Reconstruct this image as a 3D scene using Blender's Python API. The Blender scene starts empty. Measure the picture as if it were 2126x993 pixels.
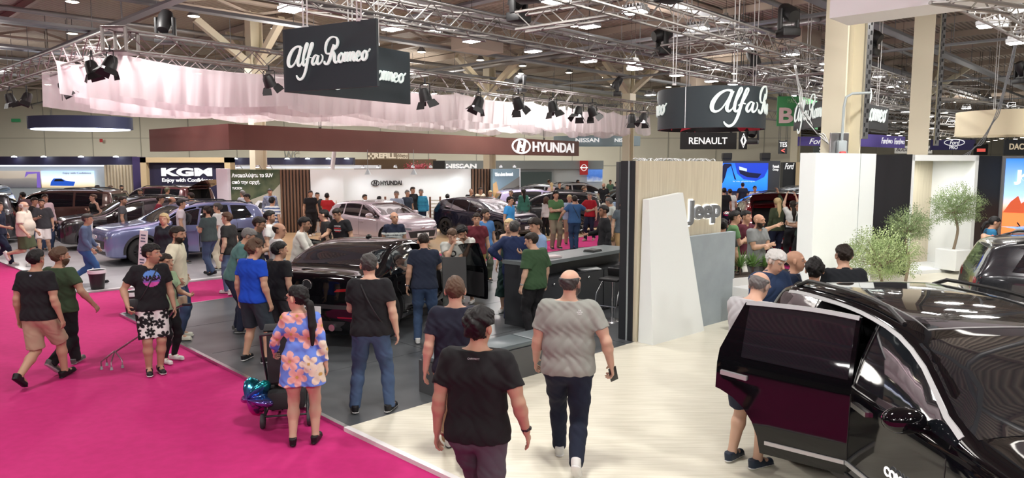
import bpy, bmesh, math, random
import numpy as np
from mathutils import Vector, Matrix
from mathutils.bvhtree import BVHTree
from mathutils.geometry import delaunay_2d_cdt
PI = math.pi
sc = bpy.context.scene
COL = sc.collection
# ---------------------------------------------------------------- camera
F_PX, CAM_H, PITCH = 1480.0, 2.7, math.atan(154 / 1480.0)
cam_d = bpy.data.cameras.new('camera'); cam_d.sensor_width = 36; cam_d.lens = 36 * F_PX / 2126
cam_d.clip_end = 500; cam_d.clip_start = 0.05
cam = bpy.data.objects.new('camera', cam_d); COL.objects.link(cam)
cam.location = (0, 0, CAM_H); cam.rotation_euler = (PI / 2 - PITCH, 0, 0)
sc.camera = cam
# ---------------------------------------------------------------- world, exposure
world = bpy.data.worlds.new('world'); sc.world = world; world.use_nodes = True
bg = world.node_tree.nodes['Background']; bg.inputs[0].default_value = (1.0, 0.97, 0.93, 1); bg.inputs[1].default_value = 0.5
sc.view_settings.view_transform = 'Standard'; sc.view_settings.look = 'None'
sc.view_settings.gamma = 1; sc.view_settings.use_curve_mapping = False
sc.view_settings.exposure = 0.43
sc.cycles.use_denoising = True; sc.cycles.use_adaptive_sampling = True; sc.cycles.adaptive_threshold = .03
sc.cycles.max_bounces = 6; sc.cycles.diffuse_bounces = 3; sc.cycles.glossy_bounces = 3; sc.cycles.transmission_bounces = 4
sc.cycles.transparent_max_bounces = 10; sc.cycles.caustics_reflective = False; sc.cycles.caustics_refractive = False
sc.cycles.sample_clamp_indirect = 4
def area(name, loc, size, power, color=(1, 0.97, 0.93), aim=(0, 0, -1), size_y=None):
 d = bpy.data.lights.new(name, 'AREA'); d.energy = power; d.color = color; d.size = size
 if size_y: d.shape = 'RECTANGLE'; d.size_y = size_y
 o = bpy.data.objects.new(name, d); COL.objects.link(o); o.location = loc
 o.rotation_euler = Vector(aim).to_track_quat('-Z', 'Y').to_euler(); return o
# rows of the hall's high bays, gathered into a few broad lights hung among them
for (x, y, p) in [(-8, 6, 230), (0, 5, 240), (6, 3, 230), (10, 8, 240), (-10, 17, 330), (-2, 14, 320), (6, 13, 240), (10.5, 14.5, 200), (14, 22, 200), (-14, 30, 500), (0, 30, 520), (14, 32, 500), (30, 45, 800), (2, 50, 1100), (-16, 50, 1000), (24, 26, 420), (-24, 24, 420), (-34, 49, 1000), (60, 90, 1500)]:
 area('bay_and_fill_light', (x, y, 7.1), .7, p)
# added point lights that brighten the roof, standing in for lamp scatter
for (x, y, p) in [(-16, 16, 230), (-4, 12, 170), (8, 10, 170), (-8, 26, 260), (6, 26, 260), (20, 22, 230), (-26, 36, 300), (-6, 42, 330), (12, 42, 330), (34, 40, 330), (40, 64, 500), (62, 90, 800), (80, 120, 900), (-45, 30, 300)]:
 d = bpy.data.lights.new('roof_fill_light', 'POINT'); d.energy = p * 1.2; d.color = (1, .95, .88); d.shadow_soft_size = .8
 o = bpy.data.objects.new('roof_fill_light', d); COL.objects.link(o); o.location = (x, y, 6.6)
for (x, y, p) in [(-6, -7, 420), (2, -8, 420), (9, -6, 340)]:  # added fill behind the camera, lighting the backs of people facing away
 area('bay_and_fill_light', (x, y, 7.1), .9, p, aim=(0, .55, -.8))
# ---------------------------------------------------------------- pixel -> place helpers
def ray(x, y):
 a = (x - 1063) / F_PX; b = -(y - 496.5) / F_PX
 return (a, math.cos(PITCH) + b * math.sin(PITCH), -math.sin(PITCH) + b * math.cos(PITCH))
def at(x, y, z=0.0):
 r = ray(x, y); t = (z - CAM_H) / r[2]; return Vector((r[0] * t, r[1] * t, z))
def atY(x, y, Y):
 r = ray(x, y); t = Y / r[1]; return Vector((r[0] * t, Y, CAM_H + r[2] * t))
# ---------------------------------------------------------------- materials
MATS = {}
def mat(name, color=(.5, .5, .5), rough=.5, metal=0.0, emit=0.0, coat=0.0, spec=.5, noise=None, bump=None, alpha=None, trans=0.0, sheen=0):
 if name in MATS: return MATS[name]
 m = bpy.data.materials.new(name); m.use_nodes = True; nt = m.node_tree; b = nt.nodes['Principled BSDF']
 b.inputs['Base Color'].default_value = (*color, 1); b.inputs['Roughness'].default_value = rough
 b.inputs['Metallic'].default_value = metal; b.inputs['Specular IOR Level'].default_value = spec
 b.inputs['Coat Weight'].default_value = coat; b.inputs['Coat Roughness'].default_value = .03
 if trans: b.inputs['Transmission Weight'].default_value = trans
 if sheen: b.inputs['Sheen Weight'].default_value = sheen
 if alpha is not None: b.inputs['Alpha'].default_value = alpha
 if emit:
  b.inputs['Emission Color'].default_value = (*color, 1); b.inputs['Emission Strength'].default_value = emit
 if noise:   # (scale, colour2, stretch xyz)
  tc = nt.nodes.new('ShaderNodeTexCoord'); mp = nt.nodes.new('ShaderNodeMapping'); n = nt.nodes.new('ShaderNodeTexNoise')
  n.inputs['Scale'].default_value = noise[0]; n.inputs['Detail'].default_value = 6
  mp.inputs['Scale'].default_value = noise[2] if len(noise) > 2 else (1, 1, 1)
  if len(noise) > 3: mp.inputs['Rotation'].default_value = (0, 0, noise[3])
  nt.links.new(tc.outputs['Object'], mp.inputs[0]); nt.links.new(mp.outputs[0], n.inputs['Vector'])
  r = nt.nodes.new('ShaderNodeValToRGB'); r.color_ramp.elements[0].position = .35; r.color_ramp.elements[1].position = .65
  r.color_ramp.elements[0].color = (*color, 1); r.color_ramp.elements[1].color = (*noise[1], 1)
  nt.links.new(n.outputs['Fac'], r.inputs[0]); nt.links.new(r.outputs[0], b.inputs['Base Color'])
  if bump:
   bp = nt.nodes.new('ShaderNodeBump'); bp.inputs['Strength'].default_value = bump
   nt.links.new(n.outputs['Fac'], bp.inputs['Height']); nt.links.new(bp.outputs[0], b.inputs['Normal'])
 MATS[name] = m; return m
def attr_mat(name, rough, sheen=0, bump=0, scale=200, sss=0):
 if name in MATS: return MATS[name]
 m = bpy.data.materials.new(name); m.use_nodes = True; nt = m.node_tree; b = nt.nodes['Principled BSDF']
 a = nt.nodes.new('ShaderNodeAttribute'); a.attribute_name = 'Col'
 nt.links.new(a.outputs['Color'], b.inputs['Base Color']); b.inputs['Roughness'].default_value = rough
 b.inputs['Specular IOR Level'].default_value = .3
 if bump:
  tc = nt.nodes.new('ShaderNodeTexCoord'); n = nt.nodes.new('ShaderNodeTexNoise'); n.inputs['Scale'].default_value = scale
  bp = nt.nodes.new('ShaderNodeBump'); bp.inputs['Strength'].default_value = bump
  nt.links.new(tc.outputs['Object'], n.inputs['Vector']); nt.links.new(n.outputs['Fac'], bp.inputs['Height']); nt.links.new(bp.outputs[0], b.inputs['Normal'])
 MATS[name] = m; return m
# ---------------------------------------------------------------- object helpers
def link(name, me, m=None, parent=None, loc=None, rotz=None):
 o = bpy.data.objects.new(name, me); COL.objects.link(o)
 if m is not None and me is not None:
  for x in (m if isinstance(m, (list, tuple)) else [m]): me.materials.append(x)
 if parent is not None: o.parent = parent
 if loc is not None: o.location = loc
 if rotz is not None: o.rotation_euler = (0, 0, rotz)
 return o
def tag(o, label=None, cat=None, group=None, kind=None):
 if label: o['label'] = label
 if cat: o['category'] = cat
 if group: o['group'] = group
 if kind: o['kind'] = kind
 return o
def struct(o): o['kind'] = 'structure'; return o
def empty(name, loc=(0, 0, 0), rotz=0, parent=None):
 o = bpy.data.objects.new(name, None); COL.objects.link(o); o.location = loc; o.rotation_euler = (0, 0, rotz)
 o.empty_display_size = .1
 if parent: o.parent = parent
 return o
def smooth(me, ang=40):
 me.shade_smooth()
 try: me.set_sharp_from_angle(angle=math.radians(ang))
 except Exception: pass
class MB:
 def __init__(s): s.v = []; s.f = []; s.mi = []; s.m = 0
 def add(s, vs, fs):
  b = len(s.v); s.v += [tuple(v) for v in vs]; s.f += [tuple(i + b for i in f) for f in fs]; s.mi += [s.m] * len(fs); return s
 def box(s, c, d, rz=0, mtx=None):
  hx, hy, hz = d[0] / 2, d[1] / 2, d[2] / 2; vs = []
  for z in (-hz, hz):
   for x, y in ((-hx, -hy), (hx, -hy), (hx, hy), (-hx, hy)):
    p = Vector((x, y, z))
    if mtx is not None: p = mtx @ p
    else: p = Vector((x * math.cos(rz) - y * math.sin(rz), x * math.sin(rz) + y * math.cos(rz), z))
    vs.append(p + Vector(c))
  return s.add(vs, [(3, 2, 1, 0), (4, 5, 6, 7), (0, 1, 5, 4), (1, 2, 6, 5), (2, 3, 7, 6), (3, 0, 4, 7)])
 def bbox(s, c, d, b=.01, rz=0):
  bm = bmesh.new(); bmesh.ops.create_cube(bm, size=1)
  for v in bm.verts: v.co = Vector((v.co.x * d[0], v.co.y * d[1], v.co.z * d[2]))
  bmesh.ops.bevel(bm, geom=bm.edges[:], offset=min(b, min(d) * .45), segments=2, affect='EDGES', profile=.5)
  R = Matrix.Rotation(rz, 3, 'Z'); bm.verts.index_update()
  vs = [R @ v.co + Vector(c) for v in bm.verts]; fs = [[v.index for v in f.verts] for f in bm.faces]; bm.free()
  return s.add(vs, fs)
 def tube(s, pts, r, n=8, cap=True, closed=False):
  pts = [Vector(p) for p in pts]; rs = r if isinstance(r, (list, tuple)) else [r] * len(pts); vs = []; N = len(pts); prev = None
  for i, p in enumerate(pts):
   t = (pts[(i + 1) % N] - pts[i - 1]) if closed else (pts[min(i + 1, N - 1)] - pts[max(i - 1, 0)])
   if t.length < 1e-9: t = Vector((0, 0, 1))
   t.normalize()
   if prev is None: a = t.orthogonal().normalized()
   else:
    a = prev - t * prev.dot(t); a = a.normalized() if a.length > 1e-6 else t.orthogonal().normalized()
   prev = a; b = t.cross(a)
   for k in range(n):
    an = 2 * PI * k / n; vs.append(p + (a * math.cos(an) + b * math.sin(an)) * rs[i])
  fs = []
  for i in range(N if closed else N - 1):
   j = (i + 1) % N
   for k in range(n): fs.append((i * n + k, i * n + (k + 1) % n, j * n + (k + 1) % n, j * n + k))
  if cap and not closed: fs.append(tuple(range(n - 1, -1, -1))); fs.append(tuple((N - 1) * n + k for k in range(n)))
  return s.add(vs, fs)
 def lathe(s, prof, c=(0, 0, 0), n=24, axis='z', a0=0, a1=2 * PI):
  full = abs(a1 - a0 - 2 * PI) < 1e-6; m = n if full else n + 1; vs = []
  for (r, h) in prof:
   for k in range(m):
    an = a0 + (a1 - a0) * k / n
    p = (r * math.cos(an), r * math.sin(an), h)
    if axis == 'y': p = (p[0], p[2], p[1])
    if axis == 'x': p = (p[2], p[0], p[1])
    vs.append(Vector(p) + Vector(c))
  fs = []
  for i in range(len(prof) - 1):
   for k in range(m if full else m - 1):
    q = (i * m + k, i * m + (k + 1) % m, (i + 1) * m + (k + 1) % m, (i + 1) * m + k)
    fs.append(q if axis != 'y' else q[::-1])
  return s.add(vs, fs)
 def prism(s, poly, thick, org, U, V):
  U = Vector(U); V = Vector(V); N = U.cross(V).normalized(); org = Vector(org); n = len(poly)
  vs = [org + U * a + V * b for a, b in poly] + [org + U * a + V * b + N * thick for a, b in poly]
  return s.add(vs, [tuple(range(n - 1, -1, -1)), tuple(range(n, 2 * n))] + [(i, (i + 1) % n, (i + 1) % n + n, i + n) for i in range(n)])
 def ell(s, c, r, n=12, m=8, R=None):
  vs = []; fs = []
  for i in range(m + 1):
   th = PI * i / m
   for k in range(n):
    ph = 2 * PI * k / n; p = Vector((r[0] * math.sin(th) * math.cos(ph), r[1] * math.sin(th) * math.sin(ph), r[2] * math.cos(th)))
    if R is not None: p = R @ p
    vs.append(p + Vector(c))
  for i in range(m):
   for k in range(n): fs.append((i * n + k, (i + 1) * n + k, (i + 1) * n + (k + 1) % n, i * n + (k + 1) % n))
  return s.add(vs, fs)
 def mesh(s, name, sm=None):
  me = bpy.data.meshes.new(name); me.from_pydata(s.v, [], s.f); me.validate(clean_customdata=False)
  if len(set(s.mi)) > 1 and len(me.polygons) == len(s.mi): me.polygons.foreach_set('material_index', s.mi)
  if sm: smooth(me, sm)
  return me
 def build(s, name, m, parent=None, sm=None, loc=None, rotz=None):
  return link(name, s.mesh(name, sm), m, parent, loc, rotz)
def np_mesh(name, V, Fq, col=None, sm=True):
 me = bpy.data.meshes.new(name); nv, nf = len(V), len(Fq); k = Fq.shape[1]
 me.vertices.add(nv); me.vertices.foreach_set('co', np.ascontiguousarray(V, dtype=np.float32).ravel())
 me.loops.add(nf * k); me.loops.foreach_set('vertex_index', np.ascontiguousarray(Fq, dtype=np.int32).ravel())
 me.polygons.add(nf); me.polygons.foreach_set('loop_start', np.arange(0, nf * k, k, dtype=np.int32))
 me.update(calc_edges=True)
 if col is not None:
  a = me.color_attributes.new('Col', 'FLOAT_COLOR', 'POINT'); c = np.ones((nv, 4), np.float32); c[:, :3] = col
  a.data.foreach_set('color', c.ravel())
 if sm: me.shade_smooth()
 return me
# ---------------------------------------------------------------- text and strokes
def text_mesh(txt, size, depth=.01, bold=0.0, shear=0.0, spacing=1.0, align='CENTER', xs=1.0):
 cu = bpy.data.curves.new('t', 'FONT'); cu.body = txt; cu.size = size; cu.extrude = depth / 2; cu.offset = bold
 cu.shear = shear; cu.space_character = spacing; cu.align_x = align; cu.align_y = 'CENTER'; cu.resolution_u = 4
 o = bpy.data.objects.new('t', cu); COL.objects.link(o)
 dg = bpy.context.evaluated_depsgraph_get(); me = bpy.data.meshes.new_from_object(o.evaluated_get(dg))
 bpy.data.objects.remove(o); bpy.data.curves.remove(cu)
 if xs != 1.0:
  for v in me.vertices: v.co.x *= xs
 me.materials.clear(); return me
def place(o, org, U, V):
 U = Vector(U).normalized(); V = Vector(V).normalized(); N = U.cross(V)
 M = Matrix((U, V, N)).transposed().to_4x4(); M.translation = Vector(org); o.matrix_local = M; return M
def fit_text(name, txt, m, parent, p0, p1, h, off=.02, **kw):
 p0, p1 = Vector(p0), Vector(p1); U = (p1 - p0); w = U.length; Vv = Vector((0, 0, 1)); N = U.normalized().cross(Vv)
 me = text_mesh(txt, 1.0, kw.pop('depth', .02), **kw)
 xs = [v.co.x for v in me.vertices]; ys = [v.co.y for v in me.vertices]
 sx = w / (max(xs) - min(xs)); sy = h / (max(ys) - min(ys)); cx = (max(xs) + min(xs)) / 2; cy = (max(ys) + min(ys)) / 2
 for v in me.vertices: v.co.x = (v.co.x - cx) * sx; v.co.y = (v.co.y - cy) * sy
 o = link(name, me, m, None); Mw = place(o, (p0 + p1) / 2 + N * off, U, Vv)
 if parent is not None:
  o.parent = parent; o.matrix_local = world_of(parent).inverted() @ Mw
 return o
def world_of(o):
 M = o.matrix_local if o.parent is None else world_of(o.parent) @ o.matrix_local
 if o.parent is None:
  M = Matrix.LocRotScale(o.location, o.rotation_euler, o.scale)
 return M.copy()
def crom(P, n=6, closed=False):
 P = [np.array(p, float) for p in P]; out = []; N = len(P)
 for i in range(N if closed else N - 1):
  if closed: p0, p1, p2, p3 = P[i - 1], P[i], P[(i + 1) % N], P[(i + 2) % N]
  else: p0, p1, p2, p3 = P[max(i - 1, 0)], P[i], P[i + 1], P[min(i + 2, N - 1)]
  for k in range(n):
   t = k / n; out.append(.5 * ((2 * p1) + (-p0 + p2) * t + (2 * p0 - 5 * p1 + 4 * p2 - p3) * t * t + (-p0 + 3 * p1 - 3 * p2 + p3) * t ** 3))
 if not closed: out.append(P[-1])
 return out
def stroke_mesh(strokes, depth=.01, mapf=None, n=6):
 mb = MB()
 for i_s, st in enumerate(strokes):
  P = crom(st, n); L = []; R = []
  for i, p in enumerate(P):
   t = P[min(i + 1, len(P) - 1)][:2] - P[max(i - 1, 0)][:2]; t = t / (np.linalg.norm(t) + 1e-9); nn = np.array((-t[1], t[0])); w = max(p[2], .004) / 2
   L.append(p[:2] + nn * w); R.append(p[:2] - nn * w)
  z1 = depth * (1 + .03 * i_s); k = len(P); vs = []
  for z in (0, z1):
   for q in L + R:
    vs.append(mapf(q[0], q[1], z) if mapf else (q[0], q[1], z))
  fs = []
  for i in range(k - 1):
   fs += [(i, i + 1, k + i + 1, k + i), (2 * k + i, 3 * k + i, 3 * k + i + 1, 2 * k + i + 1), (i, 2 * k + i, 2 * k + i + 1, i + 1), (k + i, k + i + 1, 3 * k + i + 1, 3 * k + i)]
  fs += [(0, k, 3 * k, 2 * k), (k - 1, 3 * k - 1, 4 * k - 1, 2 * k - 1)]
  mb.add(vs, fs)
 return mb
def resample_poly(poly, step):
 out = []
 for i in range(len(poly)):
  a = Vector(poly[i]); b = Vector(poly[(i + 1) % len(poly)]); n = max(1, int((b - a).length / step))
  out += [a + (b - a) * k / n for k in range(n)]
 return out
def decal(bvh, poly, org, U, V, D, off=.005, step=.08, skirt=.02, far=6.0, back=None):
 U = Vector(U); V = Vector(V); D = Vector(D).normalized(); org = Vector(org)
 P = resample_poly([Vector(p) for p in poly], step); n = len(P)
 xs = [p.x for p in P]; ys = [p.y for p in P]; inner = []
 x = min(xs) + step * .5
 while x < max(xs):
  y = min(ys) + step * .5
  while y < max(ys):
   ins = False
   for i in range(n):
    a, b = P[i], P[(i + 1) % n]
    if (a.y > y) != (b.y > y) and x < (b.x - a.x) * (y - a.y) / (b.y - a.y + 1e-12) + a.x: ins = not ins
   if ins and min((Vector((x, y)) - p).length for p in P) > step * .35: inner.append(Vector((x, y)))
   y += step
  x += step
 r = delaunay_2d_cdt(P + inner, [], [list(range(n))], 1, 1e-6)
 vs, fs = r[0], r[2]; out = []; last = None
 for v in vs:
  o = org + U * v.x + V * v.y - D * 0; h = bvh.ray_cast(o, D, far)
  if h[0] is None:
   t = last if last is not None else (back if back is not None else .3); out.append(o + D * t)
  else:
   last = (h[0] - o).dot(D); out.append(h[0] - D * off)
 # outline order
 mb = MB(); m = len(out)
 cnt = {}
 for f in fs:
  for i in range(len(f)):
   e = (f[i], f[(i + 1) % len(f)]); cnt[e] = 1
 bd = [e for e in cnt if (e[1], e[0]) not in cnt]
 # make faces look along -D
 flip = False
 if fs:
  a, b, c = [out[i] for i in fs[0][:3]]
  flip = (b - a).cross(c - a).dot(D) > 0
 allv = out + [p + D * (skirt + off) for p in out]
 ff = [tuple(f[::-1]) if flip else tuple(f) for f in fs] + [tuple(i + m for i in (f if flip else f[::-1])) for f in fs]
 for a, b in bd: ff.append((a, a + m, b + m, b) if not flip else (b, b + m, a + m, a))
 mb.add(allv, ff); return mb
def strip_poly(pts, w):
 P = [Vector(p) for p in pts]; L = []; R = []
 for i, p in enumerate(P):
  t = (P[min(i + 1, len(P) - 1)] - P[max(i - 1, 0)]).normalized(); nn = Vector((-t.y, t.x)) * w / 2; L.append(p + nn); R.append(p - nn)
 return L + R[::-1]
def ribbon(bvh, A, B, org, U, V, D, off=.005, skirt=.012, step=.08, far=6.0):
 U = Vector(U); V = Vector(V); D = Vector(D).normalized(); org = Vector(org); a2 = []; b2 = []
 for i in range(len(A) - 1):
  p, q, r, t = Vector(A[i]), Vector(A[i + 1]), Vector(B[i]), Vector(B[i + 1]); n = max(1, int((q - p).length / step + .5))
  for k in range(n): a2.append(p + (q - p) * k / n); b2.append(r + (t - r) * k / n)
 a2.append(Vector(A[-1])); b2.append(Vector(B[-1])); pts = []; last = None
 for p, q in zip(a2, b2):
  row = []
  for v in (p, q):
   o = org + U * v.x + V * v.y; h = bvh.ray_cast(o, D, far)
   if h[0] is None: row.append(None)
   else: last = (h[0] - o).dot(D); row.append(h[0])
  for k in (0, 1):
   if row[k] is None:
    v = (p, q)[k]; dd = last
    if row[1 - k] is not None: dd = (row[1 - k] - (org + U * (p, q)[1 - k].x + V * (p, q)[1 - k].y)).dot(D)
    row[k] = org + U * v.x + V * v.y + D * (dd if dd is not None else .7)
  pts.append(row)
 mb = MB(); vs = []; n = len(pts)
 for r in pts: vs += [r[0] - D * off, r[1] - D * off, r[0] + D * skirt, r[1] + D * skirt]
 fs = []
 for i in range(n - 1):
  a = i * 4; b = a + 4; fs += [(a, a + 1, b + 1, b), (a + 2, b + 2, b + 3, a + 3), (a, b, b + 2, a + 2), (a + 1, a + 3, b + 3, b + 1)]
 mb.add(vs, fs + [(0, 2, 3, 1), (4 * n - 4, 4 * n - 3, 4 * n - 1, 4 * n - 2)]); return mb
def strip_sides(pts, w, closed=False):
 P = [Vector(p) for p in pts]; N = len(P); L = []; R = []
 for i, p in enumerate(P):
  if closed: t = P[(i + 1) % N] - P[i - 1]
  else: t = P[min(i + 1, N - 1)] - P[max(i - 1, 0)]
  t = t.normalized() if t.length > 1e-9 else Vector((1, 0)); nn = Vector((-t.y, t.x)) * w / 2; L.append(p + nn); R.append(p - nn)
 if closed: L.append(L[0]); R.append(R[0])
 return L, R
# ================================================================ cars
M_GLASS = mat('car_glass', (.008, .010, .013), .04, coat=1, spec=.8)
M_PLAST = mat('black_plastic', (.018, .018, .02), .55)
M_CHROME = mat('chrome', (.80, .81, .83), .22, metal=1); M_SATIN = mat('satin_trim', (.45, .46, .47), .38, metal=.55)
M_TYRE = mat('tyre_rubber', (.02, .02, .02), .8)
M_RIM = mat('alloy_rim', (.35, .36, .38), .25, metal=1)
M_RIMD = mat('dark_alloy_rim', (.05, .05, .055), .3, metal=.6)
M_INT = mat('car_interior', (.02, .02, .022), .7)
M_LAMP = mat('headlamp_glass', (.35, .38, .42), .08, metal=.6, coat=1)
M_TAIL = mat('tail_lamp_red', (.20, .006, .01), .12, coat=1)
M_PLATE = mat('number_plate_white', (.8, .8, .8), .4)
M_INK = mat('black_ink', (.015, .015, .015), .5)
def paint(name, c, rough=.22, metal=.25): return mat('paint_' + name, c, rough, metal=metal, coat=1, spec=.6)
def pchip(xs, ys, q):
 xs = np.array(xs, float); ys = np.array(ys, float); h = np.diff(xs); d = np.diff(ys) / h; m = np.zeros_like(ys)
 m[0], m[-1] = d[0], d[-1]
 for i in range(1, len(xs) - 1):
  if d[i - 1] * d[i] > 0:
   w1 = 2 * h[i] + h[i - 1]; w2 = h[i] + 2 * h[i - 1]; m[i] = (w1 + w2) / (w1 / d[i - 1] + w2 / d[i])
 q = np.clip(q, xs[0], xs[-1]); i = np.clip(np.searchsorted(xs, q, side='right') - 1, 0, len(xs) - 2); t = (q - xs[i]) / h[i]
 return (2 * t ** 3 - 3 * t ** 2 + 1) * ys[i] + (t ** 3 - 2 * t ** 2 + t) * h[i] * m[i] + (-2 * t ** 3 + 3 * t ** 2) * ys[i + 1] + (t ** 3 - t ** 2) * h[i] * m[i + 1]
CARS = {
 # rows: x, z bottom, half width, shoulder z, top z
 'suv': dict(rows=[(2.20, .34, .60, .66, .74), (2.17, .27, .74, .80, .88), (2.05, .22, .83, .90, .985), (1.85, .2, .875, .95, 1.03), (1.3, .2, .905, .985, 1.09), (1.08, .2, .91, 1.0, 1.12), (.30, .2, .91, 1.03, 1.50), (-.05, .2, .91, 1.04, 1.585), (-.6, .2, .91, 1.06, 1.62), (-1.3, .2, .905, 1.09, 1.60), (-1.75, .2, .89, 1.11, 1.55), (-1.93, .22, .87, 1.10, 1.49), (-2.10, .25, .84, 1.05, 1.14), (-2.17, .3, .80, .92, 1.0), (-2.20, .36, .74, .72, .80)],
   k=.36, win=[(.98, -.13), (-.20, -1.02), (-1.10, -1.72)], ws=(1.06, .28), rear=('x', -1.86, .80), wb=(1.36, -1.30), R=.36, arch=True, rails=True, roofg=None, dfront=(.93, -.16), drear=(-.17, -1.22), mir=(.72, 1.08)),
 'sedan': dict(rows=[(2.32, .30, .50, .52, .60), (2.27, .22, .66, .62, .70), (2.1, .18, .80, .70, .80), (1.7, .17, .89, .77, .89), (1.1, .17, .92, .84, .98), (1.0, .17, .92, .85, 1.0), (.28, .17, .93, .88, 1.34), (-.05, .17, .93, .89, 1.41), (-.5, .17, .93, .91, 1.435), (-.95, .17, .93, .93, 1.39), (-1.62, .17, .925, .96, 1.145), (-1.8, .17, .92, .96, 1.10), (-2.05, .18, .90, .96, 1.085), (-2.2, .2, .87, .94, 1.09), (-2.26, .22, .85, .90, 1.04), (-2.30, .28, .80, .72, .84), (-2.32, .34, .72, .58, .66)],
   k=.42, win=[(.90, -.25), (-.31, -1.05), (-1.1, -1.38)], ws=(1.02, .25), rear=('z', -.95, -1.62), wb=(1.42, -1.40), R=.345, arch=False, rails=False, roofg=None, dfront=(.85, -.28), drear=(-.28, -1.2), mir=(.62, .95)),
 'hatch': dict(rows=[(2.03, .30, .52, .58, .66), (1.98, .22, .68, .68, .77), (1.82, .18, .80, .78, .88), (1.5, .17, .86, .84, .95), (1.05, .17, .885, .89, 1.03), (.98, .17, .885, .9, 1.06), (.25, .17, .89, .93, 1.38), (-.1, .17, .89, .94, 1.45), (-.5, .17, .89, .96, 1.475), (-1.1, .17, .885, .99, 1.45), (-1.55, .17, .87, 1.01, 1.39), (-1.72, .19, .85, 1.0, 1.33), (-1.93, .22, .82, .95, 1.03), (-1.99, .26, .78, .82, .90), (-2.03, .34, .70, .66, .74)],
   k=.38, win=[(.88, -.1), (-.16, -.95), (-1.02, -1.42)], ws=(.97, .22), rear=('x', -1.66, .76), wb=(1.25, -1.28), R=.335, arch=False, rails=False, roofg=None, dfront=(.82, -.13), drear=(-.13, -1.1), mir=(.6, 1.02)),
 'bigsuv': dict(rows=[(2.42, .36, .70, .80, .92), (2.38, .28, .84, .96, 1.06), (2.25, .24, .90, 1.02, 1.12), (1.8, .22, .94, 1.06, 1.17), (1.2, .22, .95, 1.09, 1.22), (1.1, .22, .95, 1.1, 1.24), (.45, .22, .95, 1.12, 1.66), (.1, .22, .95, 1.13, 1.74), (-.6, .22, .95, 1.14, 1.77), (-1.5, .22, .95, 1.16, 1.76), (-2.1, .22, .93, 1.17, 1.72), (-2.25, .24, .91, 1.16, 1.66), (-2.36, .26, .89, 1.1, 1.2), (-2.41, .3, .86, .9, 1.0), (-2.42, .38, .8, .74, .84)],
   k=.24, win=[(1.0, .0), (-.07, -1.0), (-1.08, -2.0)], ws=(1.12, .40), rear=('x', -2.2, .84), wb=(1.42, -1.40), R=.38, arch=True, rails=True, roofg=None, dfront=(.95, -.03), drear=(-.03, -1.2), mir=(.78, 1.15)),
}
def car_funcs(S):
 R = sorted(S['rows']); X = [r[0] for r in R]; kk = S['k']
 g = lambda i: (lambda x: float(pchip(X, [r[i] for r in R], np.array([x]))[0]))
 zb, w, zs, zt = g(1), g(2), g(3), g(4)
 def ze(x): return max(zs(x) + .012, zt(x) - .075 * min(1, (zt(x) - zs(x)) / .3 + .25))
 def ye(x): return w(x) * .965 - kk * (ze(x) - zs(x)) - .012
 return zb, w, zs, zt, ze, ye
def car_body(S):
 zb, w, zs, zt, ze, ye = car_funcs(S); R = sorted(S['rows']); xs = []
 for i in range(len(R) - 1):
  n = 2 if R[i + 1][0] - R[i][0] < .12 else 5
  xs += [R[i][0] + (R[i + 1][0] - R[i][0]) * k / n for k in range(n)]
 xs.append(R[-1][0]); vs = []; half = None
 for x in xs:
  a, W, s_, t_, e_, y_ = zb(x), w(x), zs(x), zt(x), ze(x), ye(x); mid = (a + s_) / 2
  H = [(0, a), (W * .6, a), (W - .10, a + .005), (W - .03, a + .05), (W - .008, a + .16), (W, mid - .04), (W * .995, mid + .10), (W * .992, s_ - .16), (W * .990, s_ - .06), (W * .975, s_ - .015), (W * .965, s_)]
  for t in (.2, .4, .6, .8, .93): H.append((W * .965 + (y_ - W * .965) * t + .012 * math.sin(PI * t), s_ + (e_ - s_) * t))
  H += [(y_, e_), (y_ - .025, e_ + (t_ - e_) * .34), (y_ - .07, e_ + (t_ - e_) * .6), (y_ * .72, e_ + (t_ - e_) * .87), (y_ * .38, t_ - (t_ - e_) * .03), (0, t_)]
  half = len(H); loop = [(x, y, z) for y, z in H] + [(x, -y, z) for y, z in H[-2:0:-1]]; vs += loop
 n = 2 * half - 2; fs = []
 for i in range(len(xs) - 1):
  for k in range(n): fs.append((i * n + k, i * n + (k + 1) % n, (i + 1) * n + (k + 1) % n, (i + 1) * n + k))
 for j, rev in ((0, True), (len(xs) - 1, False)):
  c = len(vs); L = vs[j * n:(j + 1) * n]; vs.append((L[0][0] + (-.012 if j == 0 else .012), 0, sum(p[2] for p in L) / n))
  for k in range(n):
   q = (j * n + k, j * n + (k + 1) % n, c); fs.append(q[::-1] if rev else q)
 fs = [f[::-1] for f in fs]
 return vs, fs
def boolean(o, cutters):
 for cm in cutters:
  c = bpy.data.objects.new('c', cm); COL.objects.link(c); c.parent = o.parent
  md = o.modifiers.new('b', 'BOOLEAN'); md.operation = 'DIFFERENCE'; md.solver = 'EXACT'; md.object = c
  try: md.material_mode = 'TRANSFER'
  except Exception: pass
  dg = bpy.context.evaluated_depsgraph_get(); dg.update(); me = bpy.data.meshes.new_from_object(o.evaluated_get(dg))
  o.modifiers.clear(); old = o.data
  if len(me.polygons) > 10: o.data = me
  bpy.data.objects.remove(c)
 smooth(o.data, 32)
def fix_normals(me):
 bm = bmesh.new(); bm.from_mesh(me); bmesh.ops.remove_doubles(bm, verts=bm.verts, dist=1e-5); bmesh.ops.recalc_face_normals(bm, faces=bm.faces); bm.to_mesh(me); bm.free()
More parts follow.
